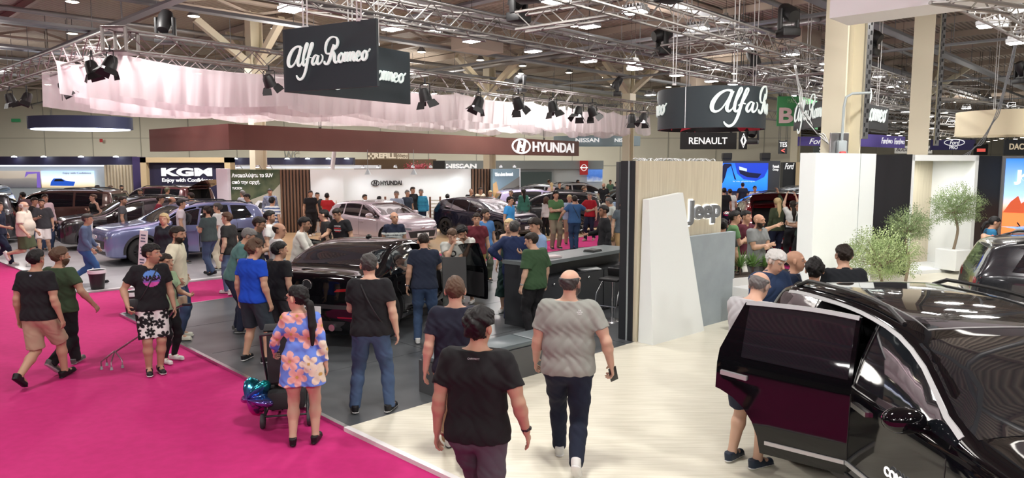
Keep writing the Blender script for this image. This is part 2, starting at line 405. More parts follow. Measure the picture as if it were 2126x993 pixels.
def side_win(S, xa, xb, fn, lo=.02, hi=.028, n=7, xe=None):
 zb, w, zs, zt, ze, ye = fn; P = [(xb, zs(xb) + lo), (xa, zs(xa) + lo)]; top = []
 for i in range(n + 1):
  x = xa + (xb - xa) * i / n; z = ze(x) - hi
  if z > zs(x) + lo + .02: top.append((x, z))
 # thin rear corner leans forward on the last pane
 if xe: top[-1] = (top[-1][0] + xe, top[-1][1]) if S is CARS['suv'] or S is CARS['hatch'] else top[-1]
 return P + top
def make_wheel(root, x, y, R, s, rimmat, spokes=5):
 mb = MB(); w = .11
 mb.lathe([(R * .66, -w), (R * .9, -w), (R * .97, -w * .85), (R, -w * .6), (R, w * .6), (R * .97, w * .85), (R * .9, w), (R * .66, w), (R * .66, -w)], n=36, axis='y')
 t = mb.build('wheel', M_TYRE, root, sm=40); t.location = (x, y, R)
 mb = MB(); o = s * w
 mb.lathe([(R * .67, -w * .95), (R * .67, w * .95), (R * .62, w * .9), (R * .62, -w * .9), (R * .67, -w * .95)], n=30, axis='y')
 for k in range(spokes):
  for dv in (-.16, .16):
   a = 2 * PI * k / spokes; a1 = a + dv; u = Vector((math.cos(a), 0, math.sin(a))); v = Vector((math.cos(a1), 0, math.sin(a1)))
   mb.tube([u * R * .12 + Vector((0, o * .55, 0)), v * R * .45 + Vector((0, o * .8, 0)), v * R * .64 + Vector((0, o * .85, 0))], [.022, .018, .02], n=5)
 mb.tube([(0, o * .3, 0), (0, o * .7, 0)], .05, n=12)
 mb.build('rim', rimmat, t, sm=40)
 mb = MB(); mb.lathe([(0, -s * .01), (R * .6, -s * .01), (R * .6, s * .01), (0, s * .01)], n=24, axis='y'); mb.build('brake_disc', M_PLAST, t)
def seat(root, c, m, sx=1):
 mb = MB(); x, y, z = c
 mb.bbox((x, y, z + .08), (.50, .48, .16), .06)
 R = Matrix.Rotation(math.radians(-14), 3, 'Y')
 bm = MB(); bm.bbox((0, 0, .30), (.14, .46, .62), .06); bm.bbox((0, 0, .70), (.10, .26, .18), .04)
 mb.add([R @ Vector(v) + Vector((x - .24, y, z + .1)) for v in bm.v], bm.f)
 mb.build('seat', m, root, sm=40)
def make_car(kind, pt, loc, rotz, label, group=None, doors=(), hatch=None, gloss_rim=True, plates=None, seatm=None, s=1.0, roofglass=False, chrome=False, wheels=True, detail=True, grille=None, extra=None):
 S = CARS[kind]; fn = car_funcs(S); zb, w, zs, zt, ze, ye = fn
 root = empty('car', loc, rotz); tag(root, label, 'car', group); root.scale = (s, s, s)
 vs, fs = car_body(S); me = bpy.data.meshes.new('body'); me.from_pydata(vs, [], fs); fix_normals(me)
 me.materials.append(pt); me.materials.append(M_INT); bv = BVHTree.FromPolygons([tuple(v.co) for v in me.vertices], [tuple(p.vertices) for p in me.polygons])
 body = link('body', me, None, root); R = S['R']
 cuts = []
 for x in S['wb']:
  for sd in (1, -1):
   mb = MB(); r_ = R + .055; ns = 28
   C = [(x + r_ * math.cos(2 * PI * (k + .37) / ns), R - .005 + r_ * math.sin(2 * PI * (k + .37) / ns)) for k in range(ns)]; y1, y2 = sorted((sd * .503, sd * 1.31))
   mb.add([(a_, y1, b_) for a_, b_ in C] + [(a_, y2, b_) for a_, b_ in C], [tuple(range(ns)), tuple(range(2 * ns - 1, ns - 1, -1))] + [(k, k + ns, (k + 1) % ns + ns, (k + 1) % ns) for k in range(ns)])
   cm = mb.mesh('c'); fix_normals(cm); cm.materials.append(M_INT); cuts.append(cm)
 def outline(xa, xb, top=True, z0=.34):
  n = 8; L = [(xb, max(z0, zb(xb) + .1)), (xa, max(z0, zb(xa) + .1))]
  for i in range(n + 1):
   x = xa + (xb - xa) * i / n; L.append((x, ze(x) - .012))
  return L
 def rdoor(xa, xb):   # rear door: its rear lower corner follows the wheel arch
  L = [(xa, .34)]; n = 7; xw = S['wb'][1]; rr = R + .10
  for i in range(n + 1):
   x = xa + (xb + .16 - xa) * i / n; L.append((x, ze(x) - .012))
  L.append((xb + .01, zs(xb) + .05)); L.append((xb, R + math.sqrt(max(0, rr ** 2 - (xb - xw) ** 2))))
  for a in (75, 60, 45, 30, 15):
   x = xw + rr * math.cos(math.radians(a)); z = R + rr * math.sin(math.radians(a))
   if x > xb: L.append((x, z))
  L.append((xw + rr + .01, .34)); return L[::-1]
 ol = {'F': outline(*S['dfront']), 'R': rdoor(*S['drear'])}
 opened = {d[0]: d[1] for d in doors}
 for dn, sd in (('FL', 1), ('FR', -1), ('RL', 1), ('RR', -1)):
  if dn in opened:
   P = ol[dn[0]]; cx = sum(p[0] for p in P) / len(P); cz = sum(p[1] for p in P) / len(P)
   Q = [(cx + (p[0] - cx) * .96, cz + (p[1] - cz) * .96) for p in P]
   mb = MB(); mb.prism(Q, 1.0, (0, .22 if sd > 0 else -1.22, 0), (1, 0, 0), (0, 0, 1)); y0 = min(v[1] for v in mb.v)
   tgt = .22 if sd > 0 else -1.22; mb.v = [(v[0], v[1] - y0 + tgt, v[2]) for v in mb.v]
   cm = mb.mesh('c'); fix_normals(cm); cm.materials.append(M_INT); cuts.append(cm)
 xr = S['rows'][-1][0]
 if hatch:
  zl = .62; Pb = [(-.6, zl), (.6, zl), (.58, zt(xr + .34) - .12), (-.58, zt(xr + .34) - .12)]
  mb = MB(); mb.box((xr + .15, 0, (zl + zt(xr + .4) - .10) / 2), (.9, 1.18, zt(xr + .4) - .10 - zl))
  cm = mb.mesh('c'); fix_normals(cm); cm.materials.append(M_INT); cuts.append(cm)
 boolean(body, cuts)
 side = lambda P, sd, off, skirt=.02, step=.1: decal(bv, P, (0, sd * 1.6, 0), (1, 0, 0), (0, 0, 1), (0, -sd, 0), off, step, skirt)
 strip = lambda pts, wd, sd, off=.004, skirt=.01, closed=False: ribbon(bv, *strip_sides(pts, wd, closed), (0, sd * 1.6, 0), (1, 0, 0), (0, 0, 1), (0, -sd, 0), off, skirt)
 for sd in (1, -1):
  wn = S['win']
  for i, (xa, xb) in enumerate(wn):
   dn = 'F' if i == 0 else 'R'; nm = dn + ('L' if sd > 0 else 'R')
   if nm in opened and i < 2: continue
   side(side_win(S, xa, xb, fn, xe=(.18 if i == 2 else None)), sd, .004).build('side_window', M_GLASS, root, sm=40)
  # seams, sill, handles
  mb = MB()
  for dn in 'FR':
   P = ol[dn]
   if dn + ('L' if sd > 0 else 'R') in opened: continue
   q = strip(P, .010, sd, .0025, .004, True); mb.add(q.v, q.f)
  mb.build('door_seam', M_INK, root)
  if detail:
   for dn, xh in (('F', S['dfront'][1] + .16), ('R', S['drear'][1] + .16)):
    if dn + ('L' if sd > 0 else 'R') in opened: continue
    q = side([(xh - .10, zs(xh) - .14), (xh + .10, zs(xh) - .15), (xh + .10, zs(xh) - .115), (xh - .10, zs(xh) - .105)], sd, .03, .02, .05); q.build('door_handle', M_CHROME if chrome else pt, root, sm=60)
  if S['arch']:
   for x in S['wb']:
    aa = np.linspace(-.12, PI + .12, 18); cl = lambda a, r: (x + r * math.cos(a), max(R + r * math.sin(a), .23))
    ribbon(bv, [cl(a, R + .052) for a in aa], [cl(a, R + .115) for a in aa], (0, sd * 1.6, 0), (1, 0, 0), (0, 0, 1), (0, -sd, 0), .014, .03).build('arch_trim', M_PLAST, root, sm=40)
   x0, x1 = S['wb'][0] - R - .10, S['wb'][1] + R + .10
   side([(x1, .24), (x0, .24), (x0, .36), (x1, .36)], sd, .012).build('sill_trim', M_PLAST, root, sm=40)
  if chrome:
   xa, xb = S['win'][0][0], S['win'][-1][1]
   top = [(x, ze(x) - .012) for x in np.linspace(xa, xb + .05, 16)]
   strip(top, .026, sd, .008).build('window_trim', M_SATIN, root, sm=40)
   strip([(S['wb'][0] - R - .2, .44), (S['wb'][1] + R + .15, .44)], .03, sd, .012).build('side_trim', M_SATIN, root)
  # mirror
  mx, mz = S['mir']; yb = w(mx) * .97
  mb = MB(); mb.tube([(mx, sd * (yb - .08), mz - .06), (mx - .01, sd * (yb + .06), mz - .035)], [.035, .03], n=8)
  mb.ell((mx - .02, sd * (yb + .14), mz + .01), (.085, .14, .085), 18, 12)
  q = mb.build('mirror', pt, root, sm=50); g = MB(); g.ell((mx - .085, sd * (yb + .14), mz + .01), (.03, .11, .062), 12, 8); g.build('mirror_glass', M_CHROME, q, sm=60)
  # lamps
  h0 = zs(S['rows'][1][0]); xf = S['rows'][0][0]; fr = lambda P, off=.006, skirt=.03: decal(bv, [(a * sd, b) for a, b in (P if sd > 0 else P[::-1])], (xf + 1, 0, 0), (0, 1, 0), (0, 0, 1), (-1, 0, 0), off, .06, skirt, back=1.3)
  rr = lambda P, off=.006, skirt=.03: decal(bv, [(a * sd, b) for a, b in (P if sd < 0 else P[::-1])], (xr - 1, 0, 0), (0, 1, 0), (0, 0, 1), (1, 0, 0), off, .06, skirt, back=1.3)
  wf = w(S['rows'][2][0])
  if detail:
   fr([(wf * .58, h0 - .10), (wf * .97, h0 - .05), (wf * .99, h0 + .02), (wf * .62, h0 - .03)]).build('headlamp', M_LAMP, root, sm=40)
   lh = .06 if kind == 'sedan' else .12
   if not hatch: rr([(wf * .55, zs(xr + .1) - lh - .03), (wf * 1.0, zs(xr + .1) - lh), (wf * 1.0, zs(xr + .1) - .02), (wf * .6, zs(xr + .1) - .05)]).build('tail_lamp', M_TAIL, root, sm=40)
  if S['rails']:
   mb = MB(); xs = np.linspace(S['ws'][1] - .25, S['rows'][-5][0] + .1, 9)
   mb.tube([(x, sd * (ye(x) - .06), zt(x) + (.02 if 0 < i < 8 else -.03)) for i, x in enumerate(xs)], [.018] * 9, n=6); mb.build('roof_rail', M_PLAST if not chrome else M_INK, root, sm=50)
 # windscreen, rear glass, roof glass
 n = 7; x0, x1 = S['ws']; X = [x0 + (x1 - x0) * i / n for i in range(n + 1)]
 P = [(x, ye(x) - .035) for x in X] + [(x, -ye(x) + .035) for x in X[::-1]]
 decal(bv, P, (0, 0, 3), (1, 0, 0), (0, 1, 0), (0, 0, -1), .004, .12, .015).build('windscreen', M_GLASS, root, sm=40)
 if S['rear'][0] == 'z':
  x0, x1 = S['rear'][1:]; X = [x0 + (x1 - x0) * i / n for i in range(n + 1)]
  P = [(x, ye(x) - .05) for x in X] + [(x, -ye(x) + .05) for x in X[::-1]]
  decal(bv, P, (0, 0, 3), (1, 0, 0), (0, 1, 0), (0, 0, -1), .004, .12, .015).build('rear_window', M_GLASS, root, sm=40)
 elif not hatch:
  a = S['rear'][1]; hw = ye(a) - .06; z1 = zt(a) - .09; z0 = zs(a) + .02
  decal(bv, [(hw + .1, z0), (-hw - .1, z0), (-hw, z1), (hw, z1)], (xr - 1, 0, 0), (0, 1, 0), (0, 0, 1), (1, 0, 0), .006, .1, .02, back=1.2).build('rear_window', M_GLASS, root, sm=40)
 if roofglass:
  x0, x1 = S['ws'][1] - .12, S['ws'][1] - 1.75; X = [x0 + (x1 - x0) * i / n for i in range(n + 1)]; P = [(x, ye(x) - .16) for x in X] + [(x, -ye(x) + .16) for x in X[::-1]]
  decal(bv, P, (0, 0, 3), (1, 0, 0), (0, 1, 0), (0, 0, -1), .003, .15, .01).build('roof_glass', M_GLASS, root, sm=40)
  q = ribbon(bv, *strip_sides(P, .014, True), (0, 0, 3), (1, 0, 0), (0, 1, 0), (0, 0, -1), .005, .005); q.build('roof_glass_trim', mat('grey_seam', (.18, .18, .18), .4), root)
 # nose and tail panels
 front = lambda P, off=.006, skirt=.03, step=.08: decal(bv, P, (S['rows'][0][0] + 1, 0, 0), (0, 1, 0), (0, 0, 1), (-1, 0, 0), off, step, skirt, back=1.05)
 back = lambda P, off=.006, skirt=.03, step=.08: decal(bv, P[::-1], (xr - 1, 0, 0), (0, 1, 0), (0, 0, 1), (1, 0, 0), off, step, skirt, back=1.05)
 h0 = zs(S['rows'][1][0]); hb = zs(xr + .05); wf = w(S['rows'][1][0])
 if grille == 'low' or grille is None:
  front([(-.52, h0 - .34), (.52, h0 - .34), (.6, h0 - .13), (-.6, h0 - .13)]).build('grille', M_PLAST, root, sm=40)
  front([(-.6, h0 - .50), (.6, h0 - .50), (.62, h0 - .40), (-.62, h0 - .40)]).build('lower_intake', M_PLAST, root, sm=40)
 nf = S['rows'][0][0]; mb = MB(); mb.bbox((nf + .025, 0, h0 - .26), (.02, .50, .115), .008); p = mb.build('number_plate', M_PLATE, root)
 mb = MB(); mb.bbox((nf + .03, 0, h0 - .04), (.03, .13, .06), .02); mb.build('badge', M_CHROME, root, sm=50)
 if not hatch:
  mb = MB(); mb.bbox((xr - .03, 0, hb - .30), (.02, .50, .115), .008); p2 = mb.build('number_plate', M_PLATE, root)
  if S['rear'][0] != 'z':
   back([(-.62, .36), (.62, .36), (.66, .52), (-.66, .52)]).build('rear_bumper_trim', M_PLAST, root, sm=40)
  if plates:
   q = text_mesh(plates, .10, .004, .002); o = link('plate_lettering', q, M_INK, p2); place(o, (xr - .044, 0, hb - .30), (0, -1, 0), (0, 0, 1))
 if plates:
  q = text_mesh(plates, .09, .004, .002); o = link('plate_lettering', q, M_INK, p); place(o, (nf + .038, 0, h0 - .26), (0, 1, 0), (0, 0, 1))
 if wheels:
  for x in S['wb']:
   for sd in (1, -1): make_wheel(root, x, sd * (w(x) - .125), R, sd, M_RIM if gloss_rim else M_RIMD, 5)
 # open doors
 for dn, ang in doors:
  sd = 1 if dn[1] == 'L' else -1; P = ol[dn[0]]; xh = S['dfront'][0] if dn[0] == 'F' else S['drear'][0]; yh = w(xh) * .985
  def shift(mb): mb.v = [(v[0] - xh, v[1] - sd * yh, v[2]) for v in mb.v]; return mb
  d = shift(side(P, sd, .0, .05)).build('door', pt, root, sm=40); d.location = (xh, sd * yh, 0); d.rotation_euler = (0, 0, -sd * math.radians(ang) if True else 0)
  xa, xb = S['win'][0] if dn[0] == 'F' else (S['win'][1][0], S['win'][1][1])
  if dn[0] == 'R' and kind in ('suv',): xb = S['win'][1][1] + .0
  shift(side(side_win(S, xa, xb, fn), sd, .004, .058)).build('window', M_GLASS, d, sm=40)
  if False: shift(side(side_win(S, xb - .035, xb - .16, fn, n=3), sd, .004, .058)).build('window', M_GLASS, d, sm=40)
  xh2 = (S['dfront'][1] if dn[0] == 'F' else S['drear'][1]) + .16
  shift(side([(xh2 - .11, zs(xh2) - .14), (xh2 + .11, zs(xh2) - .155), (xh2 + .11, zs(xh2) - .12), (xh2 - .11, zs(xh2) - .105)], sd, .032, .02, .05)).build('door_handle', M_SATIN if chrome else pt, d, sm=60)
  cx = sum(p[0] for p in P) / len(P); Q = [(cx + (a - cx) * .92, min(b, zs(a) - .01) if b > .4 else b + .04) for a, b in P]
  shift(side(Q, sd, -.052, .03)).build('door_lining', M_INT, d, sm=40)
  if chrome:
   top = [(x, ze(x) - .014) for x in np.linspace(P and S['drear'][0] - .01 if dn[0] == 'R' else xa, (S['drear'][1] + .17) if dn[0] == 'R' else xb, 10)]
   shift(strip(top, .030, sd, .012)).build('window_trim', M_SATIN, d, sm=40)
   shift(strip([(S['drear'][0] - .02, .44), (S['wb'][1] + R + .15, .44)], .03, sd, .012)).build('side_trim', M_SATIN, d)
  if seatm is not None or True:
   seat(root, ((xa + xb) / 2 - .12, sd * .42, .42), seatm or M_INT)
 if hatch:
  hz = zt(xr + .40) - .06; hx = xr + .36; L = 1.05; mb = MB()
  # tailgate: curved panel swung up about its top hinge
  pts = []; nU, nV = 10, 10
  vs = []; 
  for i in range(nU + 1):
   t = i / nU; xx = -t * L; zz = -.22 * math.sin(t * PI * .9) * .4 - .30 * max(0, t - .55) ** 1.3
   for k in range(nV + 1):
    u = -1 + 2 * k / nV; vs.append((xx, u * (.60 + .10 * math.sin(t * PI * .7)), zz - .04 * u * u))
  m = len(vs); vs2 = [(a, b, c - .07) for a, b, c in vs]; fs = []
  for i in range(nU):
   for k in range(nV):
    a = i * (nV + 1) + k; q = (a, a + 1, a + nV + 2, a + nV + 1); fs.append(q[::-1]); fs.append(tuple(j + m for j in q))
  rim = [k for k in range(nV + 1)] + [i * (nV + 1) + nV for i in range(1, nU + 1)] + [nU * (nV + 1) + k for k in range(nV - 1, -1, -1)] + [i * (nV + 1) for i in range(nU - 1, 0, -1)]
  for i in range(len(rim)): a, b = rim[i], rim[(i + 1) % len(rim)]; fs.append((a, b, b + m, a + m))
  mb.add(vs, fs); t = mb.build('tailgate', pt, root, sm=40); t.location = (hx, 0, hz); t.rotation_euler = (0, math.radians(hatch), 0)
  g = MB(); g.add([(a * .48 - .06, b * .86, c * .8 + .006) for a, b, c in vs], [f for f in fs if max(f) < m]); g.build('tailgate_window', M_GLASS, t, sm=40)
  for sd in (1, -1):
   mb = MB(); mb.tube([(hx - .05, sd * .56, hz - .35), (hx - .35 * math.cos(math.radians(hatch)), sd * .56, hz + .35 * math.sin(math.radians(hatch)) - .02)], .012, n=6); mb.build('gas_strut', M_INK, root)
  for sd in (1, -1):
   rrp = decal(bv, [(sd * .62, hb - .16), (sd * .84, hb - .16), (sd * .84, hb + .02), (sd * .64, hb)][::(1 if sd > 0 else -1)], (xr - 1, 0, 0), (0, 1, 0), (0, 0, 1), (1, 0, 0), .006, .06, .03, back=1.2); rrp.build('tail_lamp', M_TAIL, root)
  back([(-.62, .36), (.62, .36), (.66, .56), (-.66, .56)]).build('rear_bumper_trim', M_PLAST, root, sm=40)
  mb = MB(); mb.bbox((xr - .03, 0, .52), (.02, .50, .115), .008); mb.build('number_plate', M_PLATE, root)
 if extra: extra(root, S, bv, side, front, back, opened)
 return root
def copy_tree(o, parent=None, swap=None):
 c = o.copy(); COL.objects.link(c); c.parent = parent
 if swap and o.data is not None:
  if any(m == swap[0] for m in o.data.materials):
   key = (o.data.name, swap[1].name)
   if key not in SWAPPED:
    d = o.data.copy(); SWAPPED[key] = d
    for i, m in enumerate(d.materials):
     if m == swap[0]: d.materials[i] = swap[1]
   c.data = SWAPPED[key]
 for ch in list(o.children): copy_tree(ch, c, swap)
 return c
SWAPPED = {}
# ================================================================ people
M_SKIN = attr_mat('skin', .5, bump=.05, scale=120)
M_CLOTH = attr_mat('cloth', .88, bump=.12, scale=260)
M_HAIR = attr_mat('hair', .6, bump=.8, scale=170)
M_SHOE = attr_mat('shoe_leather', .5)
EDG = [(0, 1), (2, 3), (4, 5), (6, 7), (0, 2), (1, 3), (4, 6), (5, 7), (0, 4), (1, 5), (2, 6), (3, 7)]
def snet(F, o, h):
 S = F < 0; nx, ny, nz = F.shape
 c = [(i, j, k) for k in (0, 1) for j in (0, 1) for i in (0, 1)]
 sub = lambda A, d: A[d[0]:nx - 1 + d[0], d[1]:ny - 1 + d[1], d[2]:nz - 1 + d[2]]
 cnt = sum(sub(S, d).astype(np.int8) for d in c); act = (cnt > 0) & (cnt < 8)
 I = np.argwhere(act)
 if len(I) == 0: return None
 idx = -np.ones(act.shape, np.int32); idx[act] = np.arange(len(I))
 vals = np.stack([F[I[:, 0] + d[0], I[:, 1] + d[1], I[:, 2] + d[2]] for d in c], 1); cc = np.array(c, np.float32)
 P = np.zeros((len(I), 3), np.float32); W = np.zeros(len(I), np.float32)
 for a, b in EDG:
  va, vb = vals[:, a], vals[:, b]; m = (va < 0) != (vb < 0); t = np.where(m, va / np.where(m, va - vb, 1), 0)
  P += m[:, None] * (cc[a] + (cc[b] - cc[a]) * t[:, None]); W += m
 P = (I + P / W[:, None]) * h + o
 Q = []
 for ax in range(3):
  sl0 = [slice(None)] * 3; sl1 = [slice(None)] * 3; sl0[ax] = slice(0, -1); sl1[ax] = slice(1, None)
  A = S[tuple(sl0)]; B = S[tuple(sl1)]; E = np.argwhere(A != B); b, c_ = [(1, 2), (2, 0), (0, 1)][ax]
  ok = (E[:, b] > 0) & (E[:, c_] > 0) & (E[:, b] < F.shape[b] - 1) & (E[:, c_] < F.shape[c_] - 1); E = E[ok]
  def g(db, dc):
   G = E.copy(); G[:, b] += db; G[:, c_] += dc; return idx[G[:, 0], G[:, 1], G[:, 2]]
  q = np.stack([g(-1, -1), g(0, -1), g(0, 0), g(-1, 0)], 1); ins = A[E[:, 0], E[:, 1], E[:, 2]]
  q[~ins] = q[~ins][:, ::-1]; Q.append(q)
 Q = np.concatenate(Q); Q = Q[(Q >= 0).all(1)]
 return P, Q
def V3(*a): return np.array(a, np.float64)
def nrm(v): return v / (np.linalg.norm(v) + 1e-9)
class Field:
 def __init__(s, lo, hi, h):
  s.h = h; s.o = np.array(lo, np.float64) - 2 * h; s.n = (np.ceil((np.array(hi) + 2 * h - s.o) / h).astype(int) + 1)
  s.F = np.full(tuple(s.n), 9.0, np.float32)
 def box(s, lo, hi):
  a = np.clip(np.floor((lo - s.o) / s.h).astype(int), 0, s.n - 1); b = np.clip(np.ceil((hi - s.o) / s.h).astype(int) + 1, 1, s.n)
  sl = tuple(slice(x, y) for x, y in zip(a, b))
  ax = [(np.arange(a[i], b[i]) * s.h + s.o[i]).astype(np.float32) for i in range(3)]
  return sl, ax[0][:, None, None], ax[1][None, :, None], ax[2][None, None, :]
 def put(s, prims, k=.02, cuts=(), sub=False):
  if not prims: return
  lo = np.min([p['lo'] for p in prims], 0) - k - s.h; hi = np.max([p['hi'] for p in prims], 0) + k + s.h
  sl, X, Y, Z = s.box(lo, hi)
  if 0 in s.F[sl].shape: return
  G = None
  for p in prims:
   d = p['f'](X, Y, Z); kk = p.get('k', k)
   if G is None: G = d
   else:
    h_ = np.clip(.5 + .5 * (G - d) / kk, 0, 1); G = G + (d - G) * h_ - kk * h_ * (1 - h_)
  for (c, n) in cuts: G = np.maximum(G, (X - c[0]) * n[0] + (Y - c[1]) * n[1] + (Z - c[2]) * n[2])
  A = s.F[sl]
  if sub: s.F[sl] = np.maximum(A, -G)
  else:
   h_ = np.clip(.5 + .5 * (A - G) / k, 0, 1); s.F[sl] = A + (G - A) * h_ - k * h_ * (1 - h_)
 def mesh(s): return snet(s.F, s.o, s.h)
def cap(a, b, ra, rb, flat=None, fs=1.0, k=None):
 a, b = np.array(a, float), np.array(b, float); ab = b - a; L2 = ab @ ab + 1e-12; R = max(ra, rb)
 def f(X, Y, Z):
  px, py, pz = X - a[0], Y - a[1], Z - a[2]
  t = np.clip((px * ab[0] + py * ab[1] + pz * ab[2]) / L2, 0, 1)
  dx, dy, dz = px - t * ab[0], py - t * ab[1], pz - t * ab[2]
  if flat is not None:
   q = dx * flat[0] + dy * flat[1] + dz * flat[2]; q2 = (fs - 1) * q
   dx, dy, dz = dx + flat[0] * q2, dy + flat[1] * q2, dz + flat[2] * q2
  return (np.sqrt(dx * dx + dy * dy + dz * dz) - (ra + (rb - ra) * t)).astype(np.float32)
 d = dict(f=f, lo=np.minimum(a, b) - R, hi=np.maximum(a, b) + R)
 if k: d['k'] = k
 return d
def ell3(c, r, M=None, k=None):
 c = np.array(c, float); r = np.array(r, float); M = np.eye(3) if M is None else M; R = r.max(); m = r.min()
 def f(X, Y, Z):
  px, py, pz = X - c[0], Y - c[1], Z - c[2]
  q = [(px * M[i, 0] + py * M[i, 1] + pz * M[i, 2]) / r[i] for i in range(3)]
  l = np.sqrt(q[0] ** 2 + q[1] ** 2 + q[2] ** 2); g = np.sqrt((q[0] / r[0]) ** 2 + (q[1] / r[1]) ** 2 + (q[2] / r[2]) ** 2) + 1e-6
  return (l * (l - 1) / g).astype(np.float32)
 d = dict(f=f, lo=c - R, hi=c + R)
 if k: d['k'] = k
 return d
def ik(a, b, l1, l2, pole):
 d = b - a; L = np.linalg.norm(d); mx = (l1 + l2) * .999
 if L > mx: b = a + d / L * mx; d = b - a; L = mx
 L = max(L, abs(l1 - l2) + .02); x = (l1 * l1 - l2 * l2 + L * L) / (2 * L); hh = math.sqrt(max(l1 * l1 - x * x, 0)); u = d / (np.linalg.norm(d) + 1e-9)
 pv = pole - u * (pole @ u); return a + u * x + nrm(pv) * hh, b
def rotx(a): c, s = math.cos(a), math.sin(a); return np.array([[1, 0, 0], [0, c, -s], [0, s, c]])
def rotz(a): c, s = math.cos(a), math.sin(a); return np.array([[c, -s, 0], [s, c, 0], [0, 0, 1]])
def roty(a): c, s = math.cos(a), math.sin(a); return np.array([[c, 0, s], [0, 1, 0], [-s, 0, c]])
SKINS = {'l': (.53, .34, .245), 'm': (.43, .26, .175), 't': (.36, .20, .13), 'd': (.27, .14, .09)}
HAIRS = {'black': (.006, .005, .005), 'dark': (.016, .010, .007), 'brown': (.075, .042, .025), 'grey': (.14, .135, .13), 'white': (.55, .54, .52), 'blond': (.50, .38, .20), 'salt': (.045, .042, .04)}
# hand targets relative to the shoulder: (outwards, forwards, up) in arm lengths, pole (elbow) direction, finger curl
ARMS = {
 'down': ((.16, .04, -.97), (.1, -1, 0), .5), 'downf': ((.14, .30, -.90), (.1, -1, 0), .5), 'downb': ((.14, -.34, -.88), (.2, -1, 0), .5),
 'phone': ((-.24, .50, -.42), (.6, -.4, -1), .9), 'phone2': ((-.32, .52, -.50), (.6, -.4, -1), .9), 'pocket': ((.10, .10, -.80), (.9, -.8, 0), .3), 'hip': ((.10, .04, -.62), (1, -.7, 0), .4),
 'cross': ((-.44, .40, -.40), (.6, -.1, -1), .5), 'cross2': ((-.40, .48, -.47), (.6, -.1, -1), .5), 'point': ((.10, .97, .05), (.4, 0, -1), .3), 'out': ((.80, .42, -.25), (0, -.3, -1), .4), 'back': ((-.26, -.28, -.80), (.7, -1, 0), .5),
 'up': ((-.05, .42, .85), (.5, 0, -1), .4), 'chin': ((-.30, .34, .10), (.5, .2, -1), .8), 'hold': ((-.02, .62, -.55), (.4, -.6, -1), .8), 'reach': ((.0, .80, -.45), (.4, -.3, -1), .4), 'gest': ((.25, .60, -.12), (.4, -.2, -1), .2),
 'behind': ((-.10, -.30, -.55), (.8, -.8, 0), .5), 'wave': ((.45, .3, -.05), (.4, -.3, -1), .3), 'push': ((.12, .45, -.66), (.5, -.8, -.4), 1.0), 'cane': ((.20, .22, -.82), (.6, -1, 0), 1.0)}
